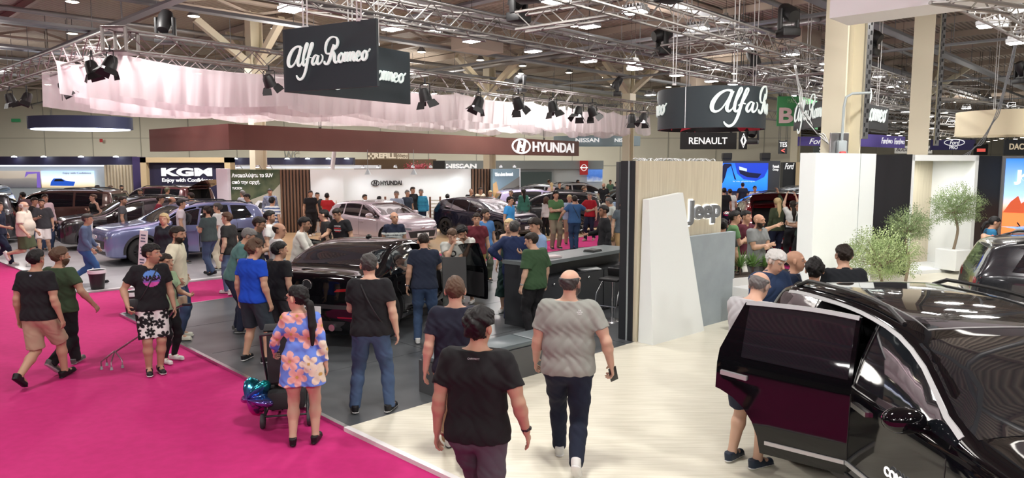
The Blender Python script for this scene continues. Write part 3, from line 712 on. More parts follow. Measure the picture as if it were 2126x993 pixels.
def gen_person(loc, face, h=1.74, label='', skin='m', hair='dark', hairstyle='short', top=('tee', (.02, .02, .02)), bottom=('jeans', (.05, .08, .15)), shoes=((.02, .02, .02), (.75, .75, .75)), arms=('down', 'down'), legs='stand', lean=0.0, head=(0, 0), build=1.0, belly=0.0, vox=.012, female=False, beard=0.0, group=None, extras=(), glasses=False, topcol=None, botcol=None, seat_h=None, lower=True, twist=0.0, child=False, socks=None, hemz=None, faceheads=True):
 s = h / 1.75; rng = random.Random(int(abs(loc[0]) * 977 + abs(loc[1]) * 131)); B = build
 hw = .095 * s; thigh, shin, ank = .435 * s, .415 * s, .085 * s
 # feet targets (x, y, z ankle, toe yaw, pitch)
 st = {'stand': ((.12, .02, 0, 8, 0), (-.12, -.02, 0, -8, 0)), 'wide': ((.19, .02, 0, 14, 0), (-.19, 0, 0, -14, 0)), 'walk': ((.08, .30, .0, 4, 8), (-.08, -.30, .10, -4, -38)), 'walk2': ((.08, -.32, .11, 4, -40), (-.08, .30, .0, -4, 8)),
          'step': ((.10, .14, 0, 6, 0), (-.10, -.16, .03, -6, -12)), 'step2': ((.10, -.16, .03, 6, -12), (-.10, .14, 0, -6, 0)), 'close': ((.07, .01, 0, 5, 0), (-.07, -.01, 0, -5, 0)), 'sit': ((.13, .42, 0, 8, 0), (-.13, .42, 0, -8, 0)), 'crouch': ((.15, .16, 0, 8, 0), (-.15, .05, .02, -8, 0)),
          'kick': ((.09, .02, 0, 4, 0), (-.09, -.42, .30, -4, -62)), 'kick2': ((.09, -.42, .30, 4, -62), (-.09, .02, 0, -4, 0))}[legs]
 hipz = .925 * s
 if legs == 'sit': hipz = (seat_h or .48) + .10
 if legs == 'crouch': hipz = .62 * s
 for f in st:
  d2 = (f[0] * s - (hw if f[0] > 0 else -hw)) ** 2 + (f[1] * s) ** 2; zz = ank + f[2] * s + math.sqrt(max(.01, ((thigh + shin) * .995) ** 2 - d2))
  if f[2] < .25: hipz = min(hipz, zz)
 up0 = rotx(-lean * .55) @ V3(0, 0, 1); up1 = rotx(-lean) @ V3(0, 0, 1); f1 = rotx(-lean) @ V3(0, 1, 0)
 T = rotz(-math.radians(twist)); X1 = T @ V3(1, 0, 0); f1 = T @ f1
 pel = V3(0, -.02 * (lean > .3) - lean * .12, hipz) + V3(0, 0, .02 * s); wa = pel + up0 * .17 * s; ch = wa + up1 * .21 * s; nb = ch + up1 * .165 * s
 sw = (.188 if not female else .155) * s * (.55 + .45 * B)
 sh = [ch + up1 * .105 * s + X1 * sw, ch + up1 * .105 * s - X1 * sw]
 hy, hp = math.radians(head[0]), math.radians(head[1])
 HM = rotz(-hy) @ rotx(-lean * .75 - hp)    # head axes
 hr, hf, hu = HM @ V3(1, 0, 0), HM @ V3(0, 1, 0), HM @ V3(0, 0, 1)
 hs = 1.05 * (.94 + .06 * s) * (1 if not child else .9); hc = nb + up1 * .036 * s + hu * .110 * hs + hf * .026 * s
 ua, fa = .285 * s, .255 * s; al = ua + fa; el, wr, curls = [], [], []
 for i in (0, 1):
  a = arms[i]; a = ARMS[a] if isinstance(a, str) else a; sg = 1 if i == 0 else -1
  Rm = np.stack([X1, f1 if not isinstance(arms[i], str) or arms[i] not in ('down', 'downf', 'downb', 'pocket') else T @ V3(0, 1, 0), up1 if (isinstance(arms[i], str) and arms[i] not in ('down', 'downf', 'downb', 'cane')) else V3(0, 0, 1)], 1)
  tg = sh[i] + Rm @ (V3(a[0][0] * sg, a[0][1], a[0][2]) * al); po = Rm @ V3(a[1][0] * sg, a[1][1], a[1][2])
  e, w_ = ik(sh[i], tg, ua, fa, po); el.append(e); wr.append(w_); curls.append(a[2])
 hip = [pel + V3(hw, 0, -.04 * s), pel + V3(-hw, 0, -.04 * s)]; kn, an, toe = [], [], []
 for i in (0, 1):
  f = st[i]; tg = V3(f[0] * s, f[1] * s, ank + f[2] * s); ty = math.radians(f[3]); k_, a_ = ik(hip[i], tg, thigh, shin, V3(math.sin(ty) * .5, 1, .0)); kn.append(k_); an.append(a_)
  p = math.radians(f[4]); d = V3(math.sin(ty) * math.cos(p), math.cos(ty) * math.cos(p), math.sin(p)); toe.append(d)
 b2 = (.5 + .5 * B) * (1.0 if not female else .92)
 yax = f1; bl = belly
 def torso(e):
  L = [cap(pel + X1 * -.06 * s * b2, pel + X1 * .06 * s * b2, .105 * s * b2 + e, .105 * s * b2 + e, yax, 1.0 + .12 / b2),
             cap(wa - X1 * .055 * s * b2 + f1 * bl * .3, wa + X1 * .055 * s * b2 + f1 * bl * .3, (.100 + bl * .55) * s * b2 + e, (.100 + bl * .55) * s * b2 + e, yax, 1.18 if not bl else 1.02),
             cap(ch - X1 * .075 * s * b2, ch + X1 * .075 * s * b2, .108 * s * b2 + e, .108 * s * b2 + e, yax, 1.14),
             cap(ch + up1 * .085 * s - X1 * .09 * s * b2, ch + up1 * .085 * s + X1 * .09 * s * b2, .072 * s + e, .072 * s + e, yax, 1.05)]
  if female:
   for sg in (1, -1): L.append(ell3(ch + f1 * .085 * s * b2 + X1 * sg * .065 * s + up1 * .0, V3(.06, .055, .06) * s + e * .7))
  return L
 def traps(e): return [cap(nb - up1 * .012 * s, sh[i] * .82 + nb * .18 + up1 * .006, .050 * s * (.7 + .3 * B) + e, .043 * s + e, yax, 1.0) for i in (0, 1)]
 def arm(i, e, t0=0, fore=True):
  r = (.8 + .2 * B) * (1 if not female else .86); L = [cap(sh[i] + (-X1 if i == 0 else X1) * .012, sh[i] * .35 + el[i] * .65, .058 * s * r + e, .047 * s * r + e), cap(sh[i] * .4 + el[i] * .6, el[i], .047 * s * r + e, .039 * s * r + e)]
  if fore: L += [cap(el[i], el[i] * .72 + wr[i] * .28, .041 * s * r + e, .042 * s * r + e), cap(el[i] * .72 + wr[i] * .28, wr[i], .042 * s * r + e, .027 * s * r + e)]
  return L
 def leg(i, e, flare=0, e2=None):
  r = (.75 + .25 * B); e2 = e if e2 is None else e2
  return [cap(hip[i], hip[i] * .4 + kn[i] * .6, .092 * s * r + e, .074 * s * r + e), cap(hip[i] * .4 + kn[i] * .6, kn[i], .074 * s * r + e, .058 * s * r + e2), cap(kn[i], kn[i] * .65 + an[i] * .35, .056 * s * r + e2, .058 * s * r + e2 * .9), cap(kn[i] * .65 + an[i] * .35, an[i], .058 * s * r + e2 * .9, .038 * s + e2 + flare)]
 def neck(e): return [cap(nb - up1 * .04 * s, hc - hu * .05, .058 * s * (.7 + .3 * B) + e, .054 * s + e)]
 LC = lambda x, y, z: hc + (hr * x + hf * y + hu * z) * hs
 HMi = HM.T
 allp = np.array([pel, wa, ch, nb, *sh, *el, *wr, *hip, *kn, *an, hc, hc + hu * .15, LC(.1, .15, 0), LC(-.1, -.15, 0)] + [an[i] + toe[i] * .26 for i in (0, 1)] + [wr[i] + nrm(wr[i] - el[i]) * .2 for i in (0, 1)])
 m_ = .17 * B + bl * .6
 lo = allp.min(0) - m_; hi = allp.max(0) + m_; lo[2] = -.01
 fine = vox < .0098
 # ---- body
 F = Field(lo, hi, vox); F.put(torso(-.006) + traps(-.006), .05); F.put(neck(0), .035)
 for i in (0, 1):
  F.put(arm(i, 0), .03); F.put(leg(i, 0), .03)
  F.put([cap(an[i], an[i] + toe[i] * .13 * s + V3(0, 0, -.045 * s * math.cos(math.asin(float(np.clip(toe[i][2], -1, 1))))), .036 * s, .03 * s)], .02)
  # hand: palm, four fingers, thumb
  d = nrm(wr[i] - el[i]); sg = 1 if i == 0 else -1
  n_ = -X1 * sg; n_ = nrm(n_ - d * (n_ @ d)) if abs(n_ @ d) < .9 else nrm(f1 - d * (f1 @ d))
  if isinstance(arms[i], str) and arms[i] in ('phone', 'phone2', 'hold', 'push'): n_ = nrm(n_ * .5 + up1 * .9 - d * ((n_ * .5 + up1 * .9) @ d))
  w2 = nrm(np.cross(d, n_)); w2 = w2 if (w2 @ f1 + .3 * w2 @ up1) > 0 else -w2; fr = .0088 * s if not female else .0076 * s; fr = max(fr, vox * .62); cu = curls[i]
  pe = wr[i] + d * .085 * s
  F.put([cap(wr[i], pe + w2 * .018 * s, .024 * s, .020 * s, n_, 1.7), cap(wr[i], pe - w2 * .018 * s, .024 * s, .020 * s, n_, 1.7)], .02)
  for q, (ow, ln) in enumerate(((.030, .040), (.010, .046), (-.010, .043), (-.029, .034))):
   b0 = pe + w2 * ow * s; d1 = nrm(d * math.cos(cu * .7) + n_ * math.sin(cu * .7) + w2 * ow * 2.2); d2 = nrm(d * math.cos(cu * 1.8) + n_ * math.sin(cu * 1.8) + w2 * ow * 1.5)
   b1 = b0 + d1 * ln * s; F.put([cap(b0 - d1 * .01, b1, fr * 1.05, fr), cap(b1, b1 + d2 * ln * .85 * s, fr, fr * .85)], .004)
  t0_ = wr[i] + d * .03 * s + w2 * .022 * s; td = nrm(d * .7 + w2 * .75 + n_ * .45 * (1 + cu)); t1 = t0_ + td * .04 * s; t2 = t1 + nrm(td * .5 + d * .6 + n_ * .5 * cu) * .032 * s
  F.put([cap(t0_, t1, fr * 1.45, fr * 1.15), cap(t1, t2, fr * 1.15, fr * .95)], .008)
 H = [ell3(LC(0, -.012, .030), V3(.076, .096, .084) * hs, HMi), ell3(LC(0, .030, -.038), V3(.058, .062, .074) * hs, HMi), cap(LC(0, .055, -.085), LC(0, .062, -.088), .022, .020)]
 F.put(H, .03)
 F.put([cap(LC(0, .086, .020), LC(0, .112, -.016), .009 * hs, .014 * hs)], .014)
 F.put([cap(LC(-.045, .074, .036), LC(.045, .074, .036), .012, .012)], .016)
 if vox < .016:
  for sg in (1, -1): F.put([ell3(LC(sg * .033, .098, .012), V3(.017, .014, .012), HMi)], .01, sub=True)
  F.put([ell3(LC(0, .088, -.050), V3(.024, .014, .006), HMi)], .008); F.put([ell3(LC(0, .086, -.060), V3(.020, .014, .007), HMi)], .008)
 for sg in (1, -1): F.put([ell3(LC(sg * .083, -.006, -.002), V3(.013, .020, .034) * hs, HMi)], .008)
 P, Q = F.mesh(); sk = np.array(SKINS[skin] if isinstance(skin, str) else skin); C = np.tile(sk, (len(P), 1)); hcol = np.array(HAIRS[hair] if isinstance(hair, str) else hair)
 L = (P - hc) @ HM / hs; x, y, z = L[:, 0], L[:, 1], L[:, 2]; ishead = (np.abs(x) < .1) & (np.abs(y) < .135) & (np.abs(z) < .15)
 C[ishead] *= np.array([1.04, .96, .95])
 ax = np.abs(x)
 def setc(m, c, a=1.0): C[m & ishead] = C[m & ishead] * (1 - a) + np.array(c) * a
 setc((y > .07) & (z < -.045) & (z > -.066) & (ax < .026), sk * np.array([.85, .5, .5]), .7)
 setc((y > .055) & (z > .030) & (z < .041) & (ax > .012) & (ax < .052), hcol, .85)
 setc((y > .055) & (z > .004) & (z < .019) & (ax > .018) & (ax < .048), (.05, .04, .035), .6)
 if fine: setc((y > .05) & (z > .007) & (z < .015) & (((ax > .019) & (ax < .027)) | ((ax > .037) & (ax < .045))), (.7, .68, .65), .8)
 if beard:
  setc((y > -.01) & (z < -.028) & ~((z < -.043) & (z > -.067) & (ax < .026)) & (z > -.14), hcol, beard)
 if hairstyle in ('fade', 'short') and not female: setc((z > .0 - .35 * (y + .02)) & (y < .03) & (z < .06) & (ax > .05), hcol, .55)
 if hairstyle == 'buzz': setc((z > .045 - .9 * np.minimum(y - .05, .0) * 0) & (z > .055 - .6 * (.07 - y)) , hcol, .6)
 if hairstyle == 'ring': setc((z > -.05) & (z < .05) & (y < .01), hcol, .6)
 root = link('person', np_mesh('body', P, Q, C), M_SKIN); root.location = loc; root.rotation_euler = (0, 0, -math.radians(face)); tag(root, label, 'person', group)
 frame = dict(P=None, s=s, pel=pel, wa=wa, ch=ch, nb=nb, X1=X1, f1=f1, up1=up1, LC=LC, HM=HM, hc=hc, sh=sh, el=el, wr=wr, kn=kn, an=an, hip=hip, root=root, toe=toe)
 def add(F, name, m, colf, wr_=True):
  r = F.mesh()
  if r is None: return None
  P, Q = r; return link(name, np_mesh(name, P, Q, colf(P)), m, root)
 def wrinkle(F, amp, sd=0):
  ix, iy, iz = np.nonzero(np.abs(F.F) < 3 * F.h); p = np.stack([ix, iy, iz], 1) * F.h + F.o; X, Y, Z = p.T
  w = .7 * np.sin(31 * X + 14 * Z + 3 * np.sin(11 * Z + sd)) * np.sin(13 * Z - 17 * X + 2 * np.sin(9 * X + sd)) + .6 * (1 - 2 * np.abs(np.sin(24 * Z + 30 * X * np.sign(X) + 3 * np.sin(9 * Y + sd)))) + .5 * np.sin(75 * X + 30 * Z + 3 * np.sin(30 * Z))
  F.F[ix, iy, iz] += (w * amp).astype(np.float32)
 def tufts(F, amp):
  ix, iy, iz = np.nonzero(np.abs(F.F) < 3 * F.h); p = (np.stack([ix, iy, iz], 1) * F.h + F.o - hc) @ HM; X, Y, Z = p.T; a = np.arctan2(X, -Y)
  F.F[ix, iy, iz] += (amp * (np.sin(17 * a + 60 * Z + 3 * np.sin(70 * Z)) * .6 + (1 - 2 * np.abs(np.sin(11 * a - 90 * Z + 2 * np.sin(9 * a)))) * .7)).astype(np.float32)
 def const(c): c = np.array(c, float); return lambda P: np.tile(c, (len(P), 1)) * (1 + .06 * np.sin(9 * P[:, 2:3] + 7 * P[:, 0:1]))
 # ---- hair
 if hairstyle not in ('bald', 'buzz', None):
  e = {'short': .009, 'fade': .006, 'long': .014, 'bob': .018, 'pony': .010, 'curly': .022, 'ring': .006, 'bun': .010, 'messy': .018, 'puff': .026, 'cap': .012}[hairstyle]
  F = Field(hc - .26 - .0 * hu, hc + .26, max(vox * .85, .006)); F.o = F.o
  if hairstyle in ('long', 'pony', 'bob', 'curly'):
   F = Field(np.minimum(hc - .2, hc - .2 - up1 * .45), hc + .2, max(vox * .85, .006))
  F.put([ell3(LC(0, -.014, .032), V3(.076 + e, .096 + e, .084 + e) * hs, HMi)], .01)
  if hairstyle in ('short', 'fade', 'messy', 'puff', 'cap'): F.put([ell3(LC(0, .006, .060 + e * .4), V3(.064 + e, .084 + e, .058 + e) * hs, HMi)], .02)
  wrinkle(F, .0045 if hairstyle in ('short', 'fade', 'long', 'bob', 'pony', 'ring', 'cap') else .009, 2)
  tufts(F, .0030)
  # hair line: keep what is above/behind a slanted plane
  G = F.F; sl, X, Y, Z = F.box(F.o, F.o + F.n * F.h)
  px, py, pz = X - hc[0], Y - hc[1], Z - hc[2]; ly = (px * hf[0] + py * hf[1] + pz * hf[2]) / hs; lz = (px * hu[0] + py * hu[1] + pz * hu[2]) / hs; lx = np.abs(px * hr[0] + py * hr[1] + pz * hr[2]) / hs
  ly, lz, lx = [np.broadcast_to(q, G.shape) for q in (ly, lz, lx)]
  if hairstyle == 'ring': line = np.maximum(-.055 - lz, np.maximum(lz - .055, ly - .005))
  else:
   low = {'short': -.078, 'fade': -.062, 'long': -.12, 'bob': -.085, 'pony': -.085, 'curly': -.09, 'bun': -.08, 'messy': -.085, 'puff': -.07, 'cap': -.045}[hairstyle]
   fr_ = .066 - .25 * np.clip(.06 - lx, 0, .06)   # forehead height
   bound0 = np.where(ly > .052, fr_ + .15 * (ly - .052), np.where(ly > .0, .0 + (ly) / .052 * .062 if hairstyle not in ('bob', 'long', 'curly') else -.03 + ly * 1.2, low))
   bound = bound0 if hairstyle in ('bob', 'long', 'curly') else np.maximum(bound0, np.where((lx > .060) & (np.abs(ly + .006) < .030), .034, -1))
   line = (bound - lz) * .8
  F.F = np.maximum(F.F, line.astype(np.float32))
  if hairstyle == 'long':
   F.put([cap(LC(0, -.085, .0), LC(0, -.115, -.20), .062, .058, hf, 2.0), cap(LC(0, -.115, -.18), LC(0, -.12, -.36), .055, .03, hf, 2.0)], .02)
  if hairstyle == 'pony':
   F.put([cap(LC(0, -.105, -.03), LC(0, -.14, -.07), .032, .032), cap(LC(0, -.14, -.06), LC(0, -.15, -.25), .044, .050, hf, 1.6), cap(LC(0, -.15, -.25), LC(0, -.13, -.42), .050, .022, hf, 1.8)], .015)
  if hairstyle == 'bob': F.put([cap(LC(.075, -.03, .0), LC(.07, -.02, -.075), .024, .018), cap(LC(-.075, -.03, .0), LC(-.07, -.02, -.075), .024, .018), cap(LC(-.04, -.085, -.03), LC(.04, -.085, -.03), .04, .04)], .03)
  if hairstyle == 'curly': F.put([cap(LC(.085, -.03, .0), LC(.10, -.03, -.13), .04, .045), cap(LC(-.085, -.03, .0), LC(-.10, -.03, -.13), .04, .045), cap(LC(-.04, -.09, -.03), LC(.04, -.09, -.12), .05, .05)], .03)
  if hairstyle == 'bun': F.put([ell3(LC(0, -.10, .06), V3(.035, .035, .035))], .01)
  if hairstyle == 'cap': F.put([cap(LC(-.04, .09, .062), LC(.04, .09, .062), .035, .035, hu, 5.0), cap(LC(-.02, .12, .056), LC(.02, .12, .056), .04, .04, hu, 6.0)], .01)
  add(F, 'hair' if hairstyle != 'cap' else 'cap', M_HAIR, const(hcol))
 if beard > .8:
  F = Field(hc - .16, hc + .16, max(vox * .85, .006)); F.put([ell3(LC(0, .032, -.045), V3(.066, .070, .078) * hs, HMi)], .01); wrinkle(F, .003)
  sl, X, Y, Z = F.box(F.o, F.o + F.n * F.h); px, py, pz = X - hc[0], Y - hc[1], Z - hc[2]; ly = (px * hf[0] + py * hf[1] + pz * hf[2]) / hs; lz = (px * hu[0] + py * hu[1] + pz * hu[2]) / hs; lx = np.abs(px * hr[0] + py * hr[1] + pz * hr[2]) / hs
  F.F = np.maximum(F.F, np.maximum((lz + .035 - .5 * np.clip(lx - .03, 0, 1)), -.0 - ly).astype(np.float32)); F.F = np.maximum(F.F, (.018 - np.sqrt(lx ** 2 * .5 + (lz + .055) ** 2 + (ly - .1) ** 2 * .1)).astype(np.float32)); add(F, 'beard', M_HAIR, const(hcol))
 # ---- lower garment
 bk, bc = bottom[0], bottom[1]; tk, tc_ = top[0], top[1]
 colb = botcol(frame) if botcol else const(bc)
 if bk in ('jeans', 'trousers', 'slim', 'shorts', 'capri'):
  F = Field(lo, hi, vox); e = {'jeans': .014, 'trousers': .022, 'slim': .006, 'shorts': .026, 'capri': .018}[bk]
  F.put([cap(pel + X1 * -.062 * s * b2, pel + X1 * .062 * s * b2, .108 * s * b2 + .010, .108 * s * b2 + .010, V3(0, 1, 0), 1.12 / max(B, 1) if B > 1 else 1.12), cap(hip[0], hip[1], .09 * s * b2 + .012, .09 * s * b2 + .012)], .04)
  for i in (0, 1):
   if bk in ('shorts', 'capri'):
    t = .95 if bk == 'shorts' else 1.0; n = nrm(kn[i] - hip[i]); c = hip[i] + (kn[i] - hip[i]) * (.93 if bk == 'shorts' else 1)
    if bk == 'shorts': F.put([cap(hip[i], kn[i] + n * .05, .092 * s * B + e * .6, .070 * s * B + e * 1.2)], .035, cuts=[(c, n)])
    else:
     n = nrm(an[i] - kn[i]); c = kn[i] + (an[i] - kn[i]) * .45; F.put(leg(i, e, .0), .035, cuts=[(c, n)])
   else:
    n = nrm(an[i] - kn[i]); F.put(leg(i, e, .012 if bk != 'slim' else 0, e * .8), .035, cuts=[(an[i] + n * (.035 if bk != 'slim' else 0.) * s, n)])
  F.put([cap(pel + up0 * .04, pel + up0 * .10 * s, .11 * s * b2, .10 * s * b2, V3(0, 1, 0), 1.1)], .03, cuts=[(pel + up0 * .12 * s, up0)])
  wrinkle(F, .0026 if fine else .0022, 1); add(F, 'shorts' if bk == 'shorts' else 'trousers', M_CLOTH, colb)
 if bk == 'skirt':
  F = Field(lo, hi, vox); e_ = V3(0, .0, hemz if hemz else .32 * s)
  F.put([cap(pel + X1 * sg * .06 * b2, V3(pel[0], pel[1] * .4, e_[2] - .1) + X1 * sg * .08, .130 * s * b2, .21 * s) for sg in (1, -1)], .03, cuts=[(e_, V3(0, 0, -1)), (pel + up0 * .13, up0)]); [F.put(leg(i, .014), .03, cuts=[(e_, V3(0, 0, -1)), (pel, up0)]) for i in (0, 1)]; wrinkle(F, .006); add(F, 'skirt', M_CLOTH, colb)
 # ---- upper garment
 colt = topcol(frame) if topcol else const(tc_)
 e = {'tee': .018, 'polo': .016, 'shirt': .018, 'jacket': .026, 'tank': .012, 'dress': .014, 'blouse': .020, 'loose': .034}[tk]
 F = Field(lo, hi, vox); hem = pel - up0 * (.055 if tk not in ('jacket', 'loose') else .10) * s if tk != 'crop' else wa
 if hemz and tk not in ('dress',) and bk != 'skirt': hem = V3(pel[0], pel[1], hemz)
 TT = torso(e) + (traps(e * .8) if tk != 'tank' else []); wv = .062 if tk != 'tank' else .05
 for sg in (1, -1): TT.append(cap(ch + X1 * sg * .066 * s * b2 - up1 * .02, pel + X1 * sg * .070 * s * b2 - up0 * .07 * s, (.095 if not female else .082) * s * b2 + e, .101 * s * b2 + e * 1.1, yax, 1.05))
 TT += [cap(pel + X1 * -.062 * s * b2, pel + X1 * .062 * s * b2, .108 * s * b2 + .021, .108 * s * b2 + .021, V3(0, 1, 0), 1.12 / max(B, 1)), cap(hip[0], hip[1], .09 * s * b2 + .022, .09 * s * b2 + .022)]
 if tk != 'dress': F.put(TT, .05, cuts=[(hem, -up0), (nb + up1 * (.012 if tk != 'tank' else -.03) * s, up1)])
 else:
  hz_ = hemz or .62 * s; bt = V3(0, pel[1], hz_ - .12); F.put(torso(e) + traps(e) + [cap(pel + X1 * sg * .08 * b2 + up0 * .04, bt + X1 * sg * .10 * b2, .118 * s * b2, .155 * s * b2, yax, 1.05) for sg in (1, -1)], .05, cuts=[(V3(0, 0, hz_), V3(0, 0, -1)), (nb + up1 * .01, up1)]); [F.put(leg(i, .014), .03, cuts=[(V3(0, 0, hz_), V3(0, 0, -1)), (pel, up0)]) for i in (0, 1)]
 for i in (0, 1):
  if tk == 'tank': continue
  if tk in ('shirt', 'jacket', 'dress', 'blouse'):
   n = nrm(wr[i] - el[i]); tt = 1.0 if tk != 'dress' else .85
   F.put(arm(i, e * .62), .03, cuts=[(el[i] + (wr[i] - el[i]) * tt * .97, n)])
  else:
   n = nrm(el[i] - sh[i]); t = .62 if tk == 'tee' else .58
   if tk == 'loose': t = .85
   F.put([cap(sh[i] + (-X1 if i == 0 else X1) * .02, sh[i] * (1 - t - .2) + el[i] * (t + .2),  .057 * s * (.8 + .2 * B) + e * .8, .052 * s * (.8 + .2 * B) + e * 1.25)], .035, cuts=[(sh[i] + (el[i] - sh[i]) * t, n)])
 if tk in ('polo', 'shirt', 'jacket'): F.put([cap(nb - up1 * .02 * s - f1 * .004, nb + up1 * .03 * s + f1 * .006, .068 * s * (.7 + .3 * B), .062 * s * (.7 + .3 * B))], .012, cuts=[(nb + up1 * .034 * s - f1 * .03, nrm(up1 - f1 * .15))])
 wrinkle(F, .0034 if fine else .003, rng.random() * 6)
 F.put([cap(nb + up1 * .005 * s + f1 * .035, nb + up1 * .07 * s + f1 * .03, .062 * s * (.7 + .3 * B), .075 * s)], .01, sub=True) if tk not in ('polo', 'shirt', 'jacket') else None
 nm = {'tee': 'tshirt', 'polo': 'polo_shirt', 'shirt': 'shirt', 'jacket': 'jacket', 'tank': 'vest_top', 'dress': 'dress', 'blouse': 'blouse', 'loose': 'tshirt'}[tk]
 frame['shirt'] = add(F, nm, M_CLOTH, colt)
 # ---- shoes
 if shoes and lower:
  c1, c2 = np.array(shoes[0], float), np.array(shoes[1], float)
  for i in (0, 1):
   d = toe[i]; sd = nrm(np.cross(d, V3(0, 0, 1))); u = nrm(np.cross(sd, d)); hl = an[i] - u * (ank - .03) - d * .055 * s
   F = Field(np.minimum(hl, hl + d * .3) - .13, np.maximum(hl, hl + d * .3) + .16, min(vox, .010))
   F.put([cap(hl + u * .012, hl + d * .20 * s + u * .005, .036 * s, .040 * s, u, 1.0), cap(hl + u * .05, hl + d * .09 * s + u * .035, .040 * s, .042 * s)], .02, cuts=[(an[i] + u * .012, u), (hl - u * .027, -u)])
   F.put([cap(hl - d * .006, hl + d * .21 * s, .043 * s, .047 * s, u, 2.0)], .003, cuts=[(hl - u * .028, -u), (hl - u * .006, u)])
   if i == 0 and len(shoes) > 2: pass
   def cf(P, hl=hl, u=u, d=d, sd=sd):
    t = (P - hl) @ u; C = np.where((t < -.004)[:, None], c2, c1)
    if len(shoes) > 2:
     q = (P - hl) @ d; m = (t > .0) & (np.abs(q - .09 - t * .6) < .012); C[m] = np.array(shoes[2])
    return C
   add(F, 'shoe', M_SHOE, cf)
   if socks is not None:
    mb = MB(); mb.tube([tuple(an[i]), tuple(an[i] * .8 + kn[i] * .2)], [.041 * s, .047 * s], n=12, cap=False); mb.build('sock', mat('sock_%d' % int(socks[0] * 99), socks, .9), root, sm=60)
 # ---- extras
 if glasses:
  mb = MB()
  for sg in (1, -1): mb.tube([tuple(LC(sg * .033 + .020 * math.cos(a), .103, .010 + .016 * math.sin(a))) for a in np.linspace(0, 2 * PI, 12)], .0022, n=5, cap=False); mb.tube([tuple(LC(sg * .053, .10, .016)), tuple(LC(sg * .085, .0, .014))], .0022, n=5)
  mb.tube([tuple(LC(-.014, .108, .014)), tuple(LC(.014, .108, .014))], .0022, n=5); mb.build('glasses', M_INK, root)
 for ex in extras: ex(frame)
 return root, frame
# small things people wear and carry
def X_watch(i=1, m=None):
 def f(fr):
  a = fr['wr'][i] * .93 + fr['el'][i] * .07; b = fr['wr'][i] * .83 + fr['el'][i] * .17; mb = MB(); r = .032 * fr['s']; mb.tube([tuple(a), tuple(b)], r, n=14); c = (a + b) / 2 + (fr['X1'] if i == 0 else -fr['X1']) * r
  mb.ell(tuple(c), (.012, .016, .016)); mb.build('watch', m or M_INK, fr['root'], sm=40)
 return f
def X_strap(side=1, col=(.02, .02, .02), bag=None, bagsize=(.20, .07, .16), back=False):
 def f(fr):
  s = fr['s']; X, Fw, U = fr['X1'], fr['f1'], fr['up1']; a = fr['nb'] + X * side * .10 * s; b = fr['pel'] - X * side * .17 * s + U * .05; r = .155 * s; mb = MB()
  L = []
  for t in np.linspace(0, 1, 11):
   c = a + (b - a) * t; bulge = math.sin(PI * min(1, max(0, t))) ** .5
   L.append(c + Fw * (bulge * .135 * s + .02))
  L2 = [a + (b - a) * t - Fw * (math.sin(PI * t) ** .5 * .135 * s + .02) for t in np.linspace(1, 0, 11)]
  mb.tube([tuple(p + U * .015 * math.sin(PI * i / 10)) for i, p in enumerate(L + L2)], .008, n=6, closed=True)
  mb.build('bag_strap', mat('strap_%.2f_%.2f' % (col[0], col[1]), col, .6), fr['root'], sm=50)
  if bag:
   mb = MB(); c = b - X * side * .06 + Fw * (.05 if not back else -.10) - U * .02; mb.bbox((0, 0, 0), bagsize, .03); o = mb.build('shoulder_bag', mat('bag_%.2f' % bag[0], bag, .6), fr['root'], sm=40); o.location = tuple(c)
 return f
def X_phone(i=0, col=(.02, .02, .02)):
 def f(fr):
  d = nrm(fr['wr'][i] - fr['el'][i]); c = fr['wr'][i] + d * .12 * fr['s'] + fr['up1'] * .015; mb = MB(); mb.bbox((0, 0, 0), (.075, .15, .010), .004)
  o = mb.build('phone', mat('phone_%.2f' % col[0], col, .15), None, sm=40); M = world_of(fr['root']); q = Vector(d); z = Vector(fr['up1'] * .6 - fr['f1'] * .6); z = (z - q * z.dot(q)).normalized(); x = q.cross(z)
  R = Matrix((x, q, z)).transposed().to_4x4(); R.translation = Vector(c); o.matrix_world = M @ R; o.name = 'smartphone'; tag(o, 'smartphone held by the %s' % fr['root']['label'].split(' standing')[0].replace('person ', 'person '), 'phone')
  L = o['label'].split(); o['label'] = ' '.join(L[:15])
 return f
def X_print(txt, size, u0, v0, col=(.6, .6, .6), back=False, bold=.02):
 def f(fr):
  me = text_mesh(txt, size, 0, size * bold); sh = fr['shirt'].data; bv = BVHTree.FromPolygons([tuple(v.co) for v in sh.vertices], [tuple(p.vertices) for p in sh.polygons]); d = Vector(fr['f1']) * (1 if back else -1); X = Vector(fr['X1']) * (1 if back else -1)
  for v in me.vertices:
   o = Vector(fr['ch']) + X * (v.co.x + u0) + Vector(fr['up1']) * (v.co.y + v0) - d * .5; h = bv.ray_cast(o, d, 1.0); v.co = (h[0] if h[0] is not None else o + d * .35) - d * .004
  link('shirt_print', me, mat('print_%.2f_%.2f' % (col[0], col[1]), col, .8), fr['root'])
 return f
def cf_stripes(base, c2, n=(0, 0, 1), w=.06, duty=.5, z0=0, zr=None):
 def g(fr):
  def f(P):
   t = P @ np.array(n); m = ((t - z0) / w) % 1 < duty
   if zr: m &= (P[:, 2] > zr[0]) & (P[:, 2] < zr[1])
   return np.where(m[:, None], np.array(c2), np.array(base))
  return f
 return g
def cf_print(base, parts, back=False):
 def g(fr):
  def f(P):
   q = P - fr['ch']; u = q @ fr['X1'] * -1; v = q @ fr['up1']; w = q @ fr['f1']; C = np.tile(np.array(base, float), (len(P), 1)); side = (w < .0) if back else (w > .03)
   if back: u = -u
   for fn, c in parts: C[side & fn(u, v)] = c
   return C
  return f
 return g
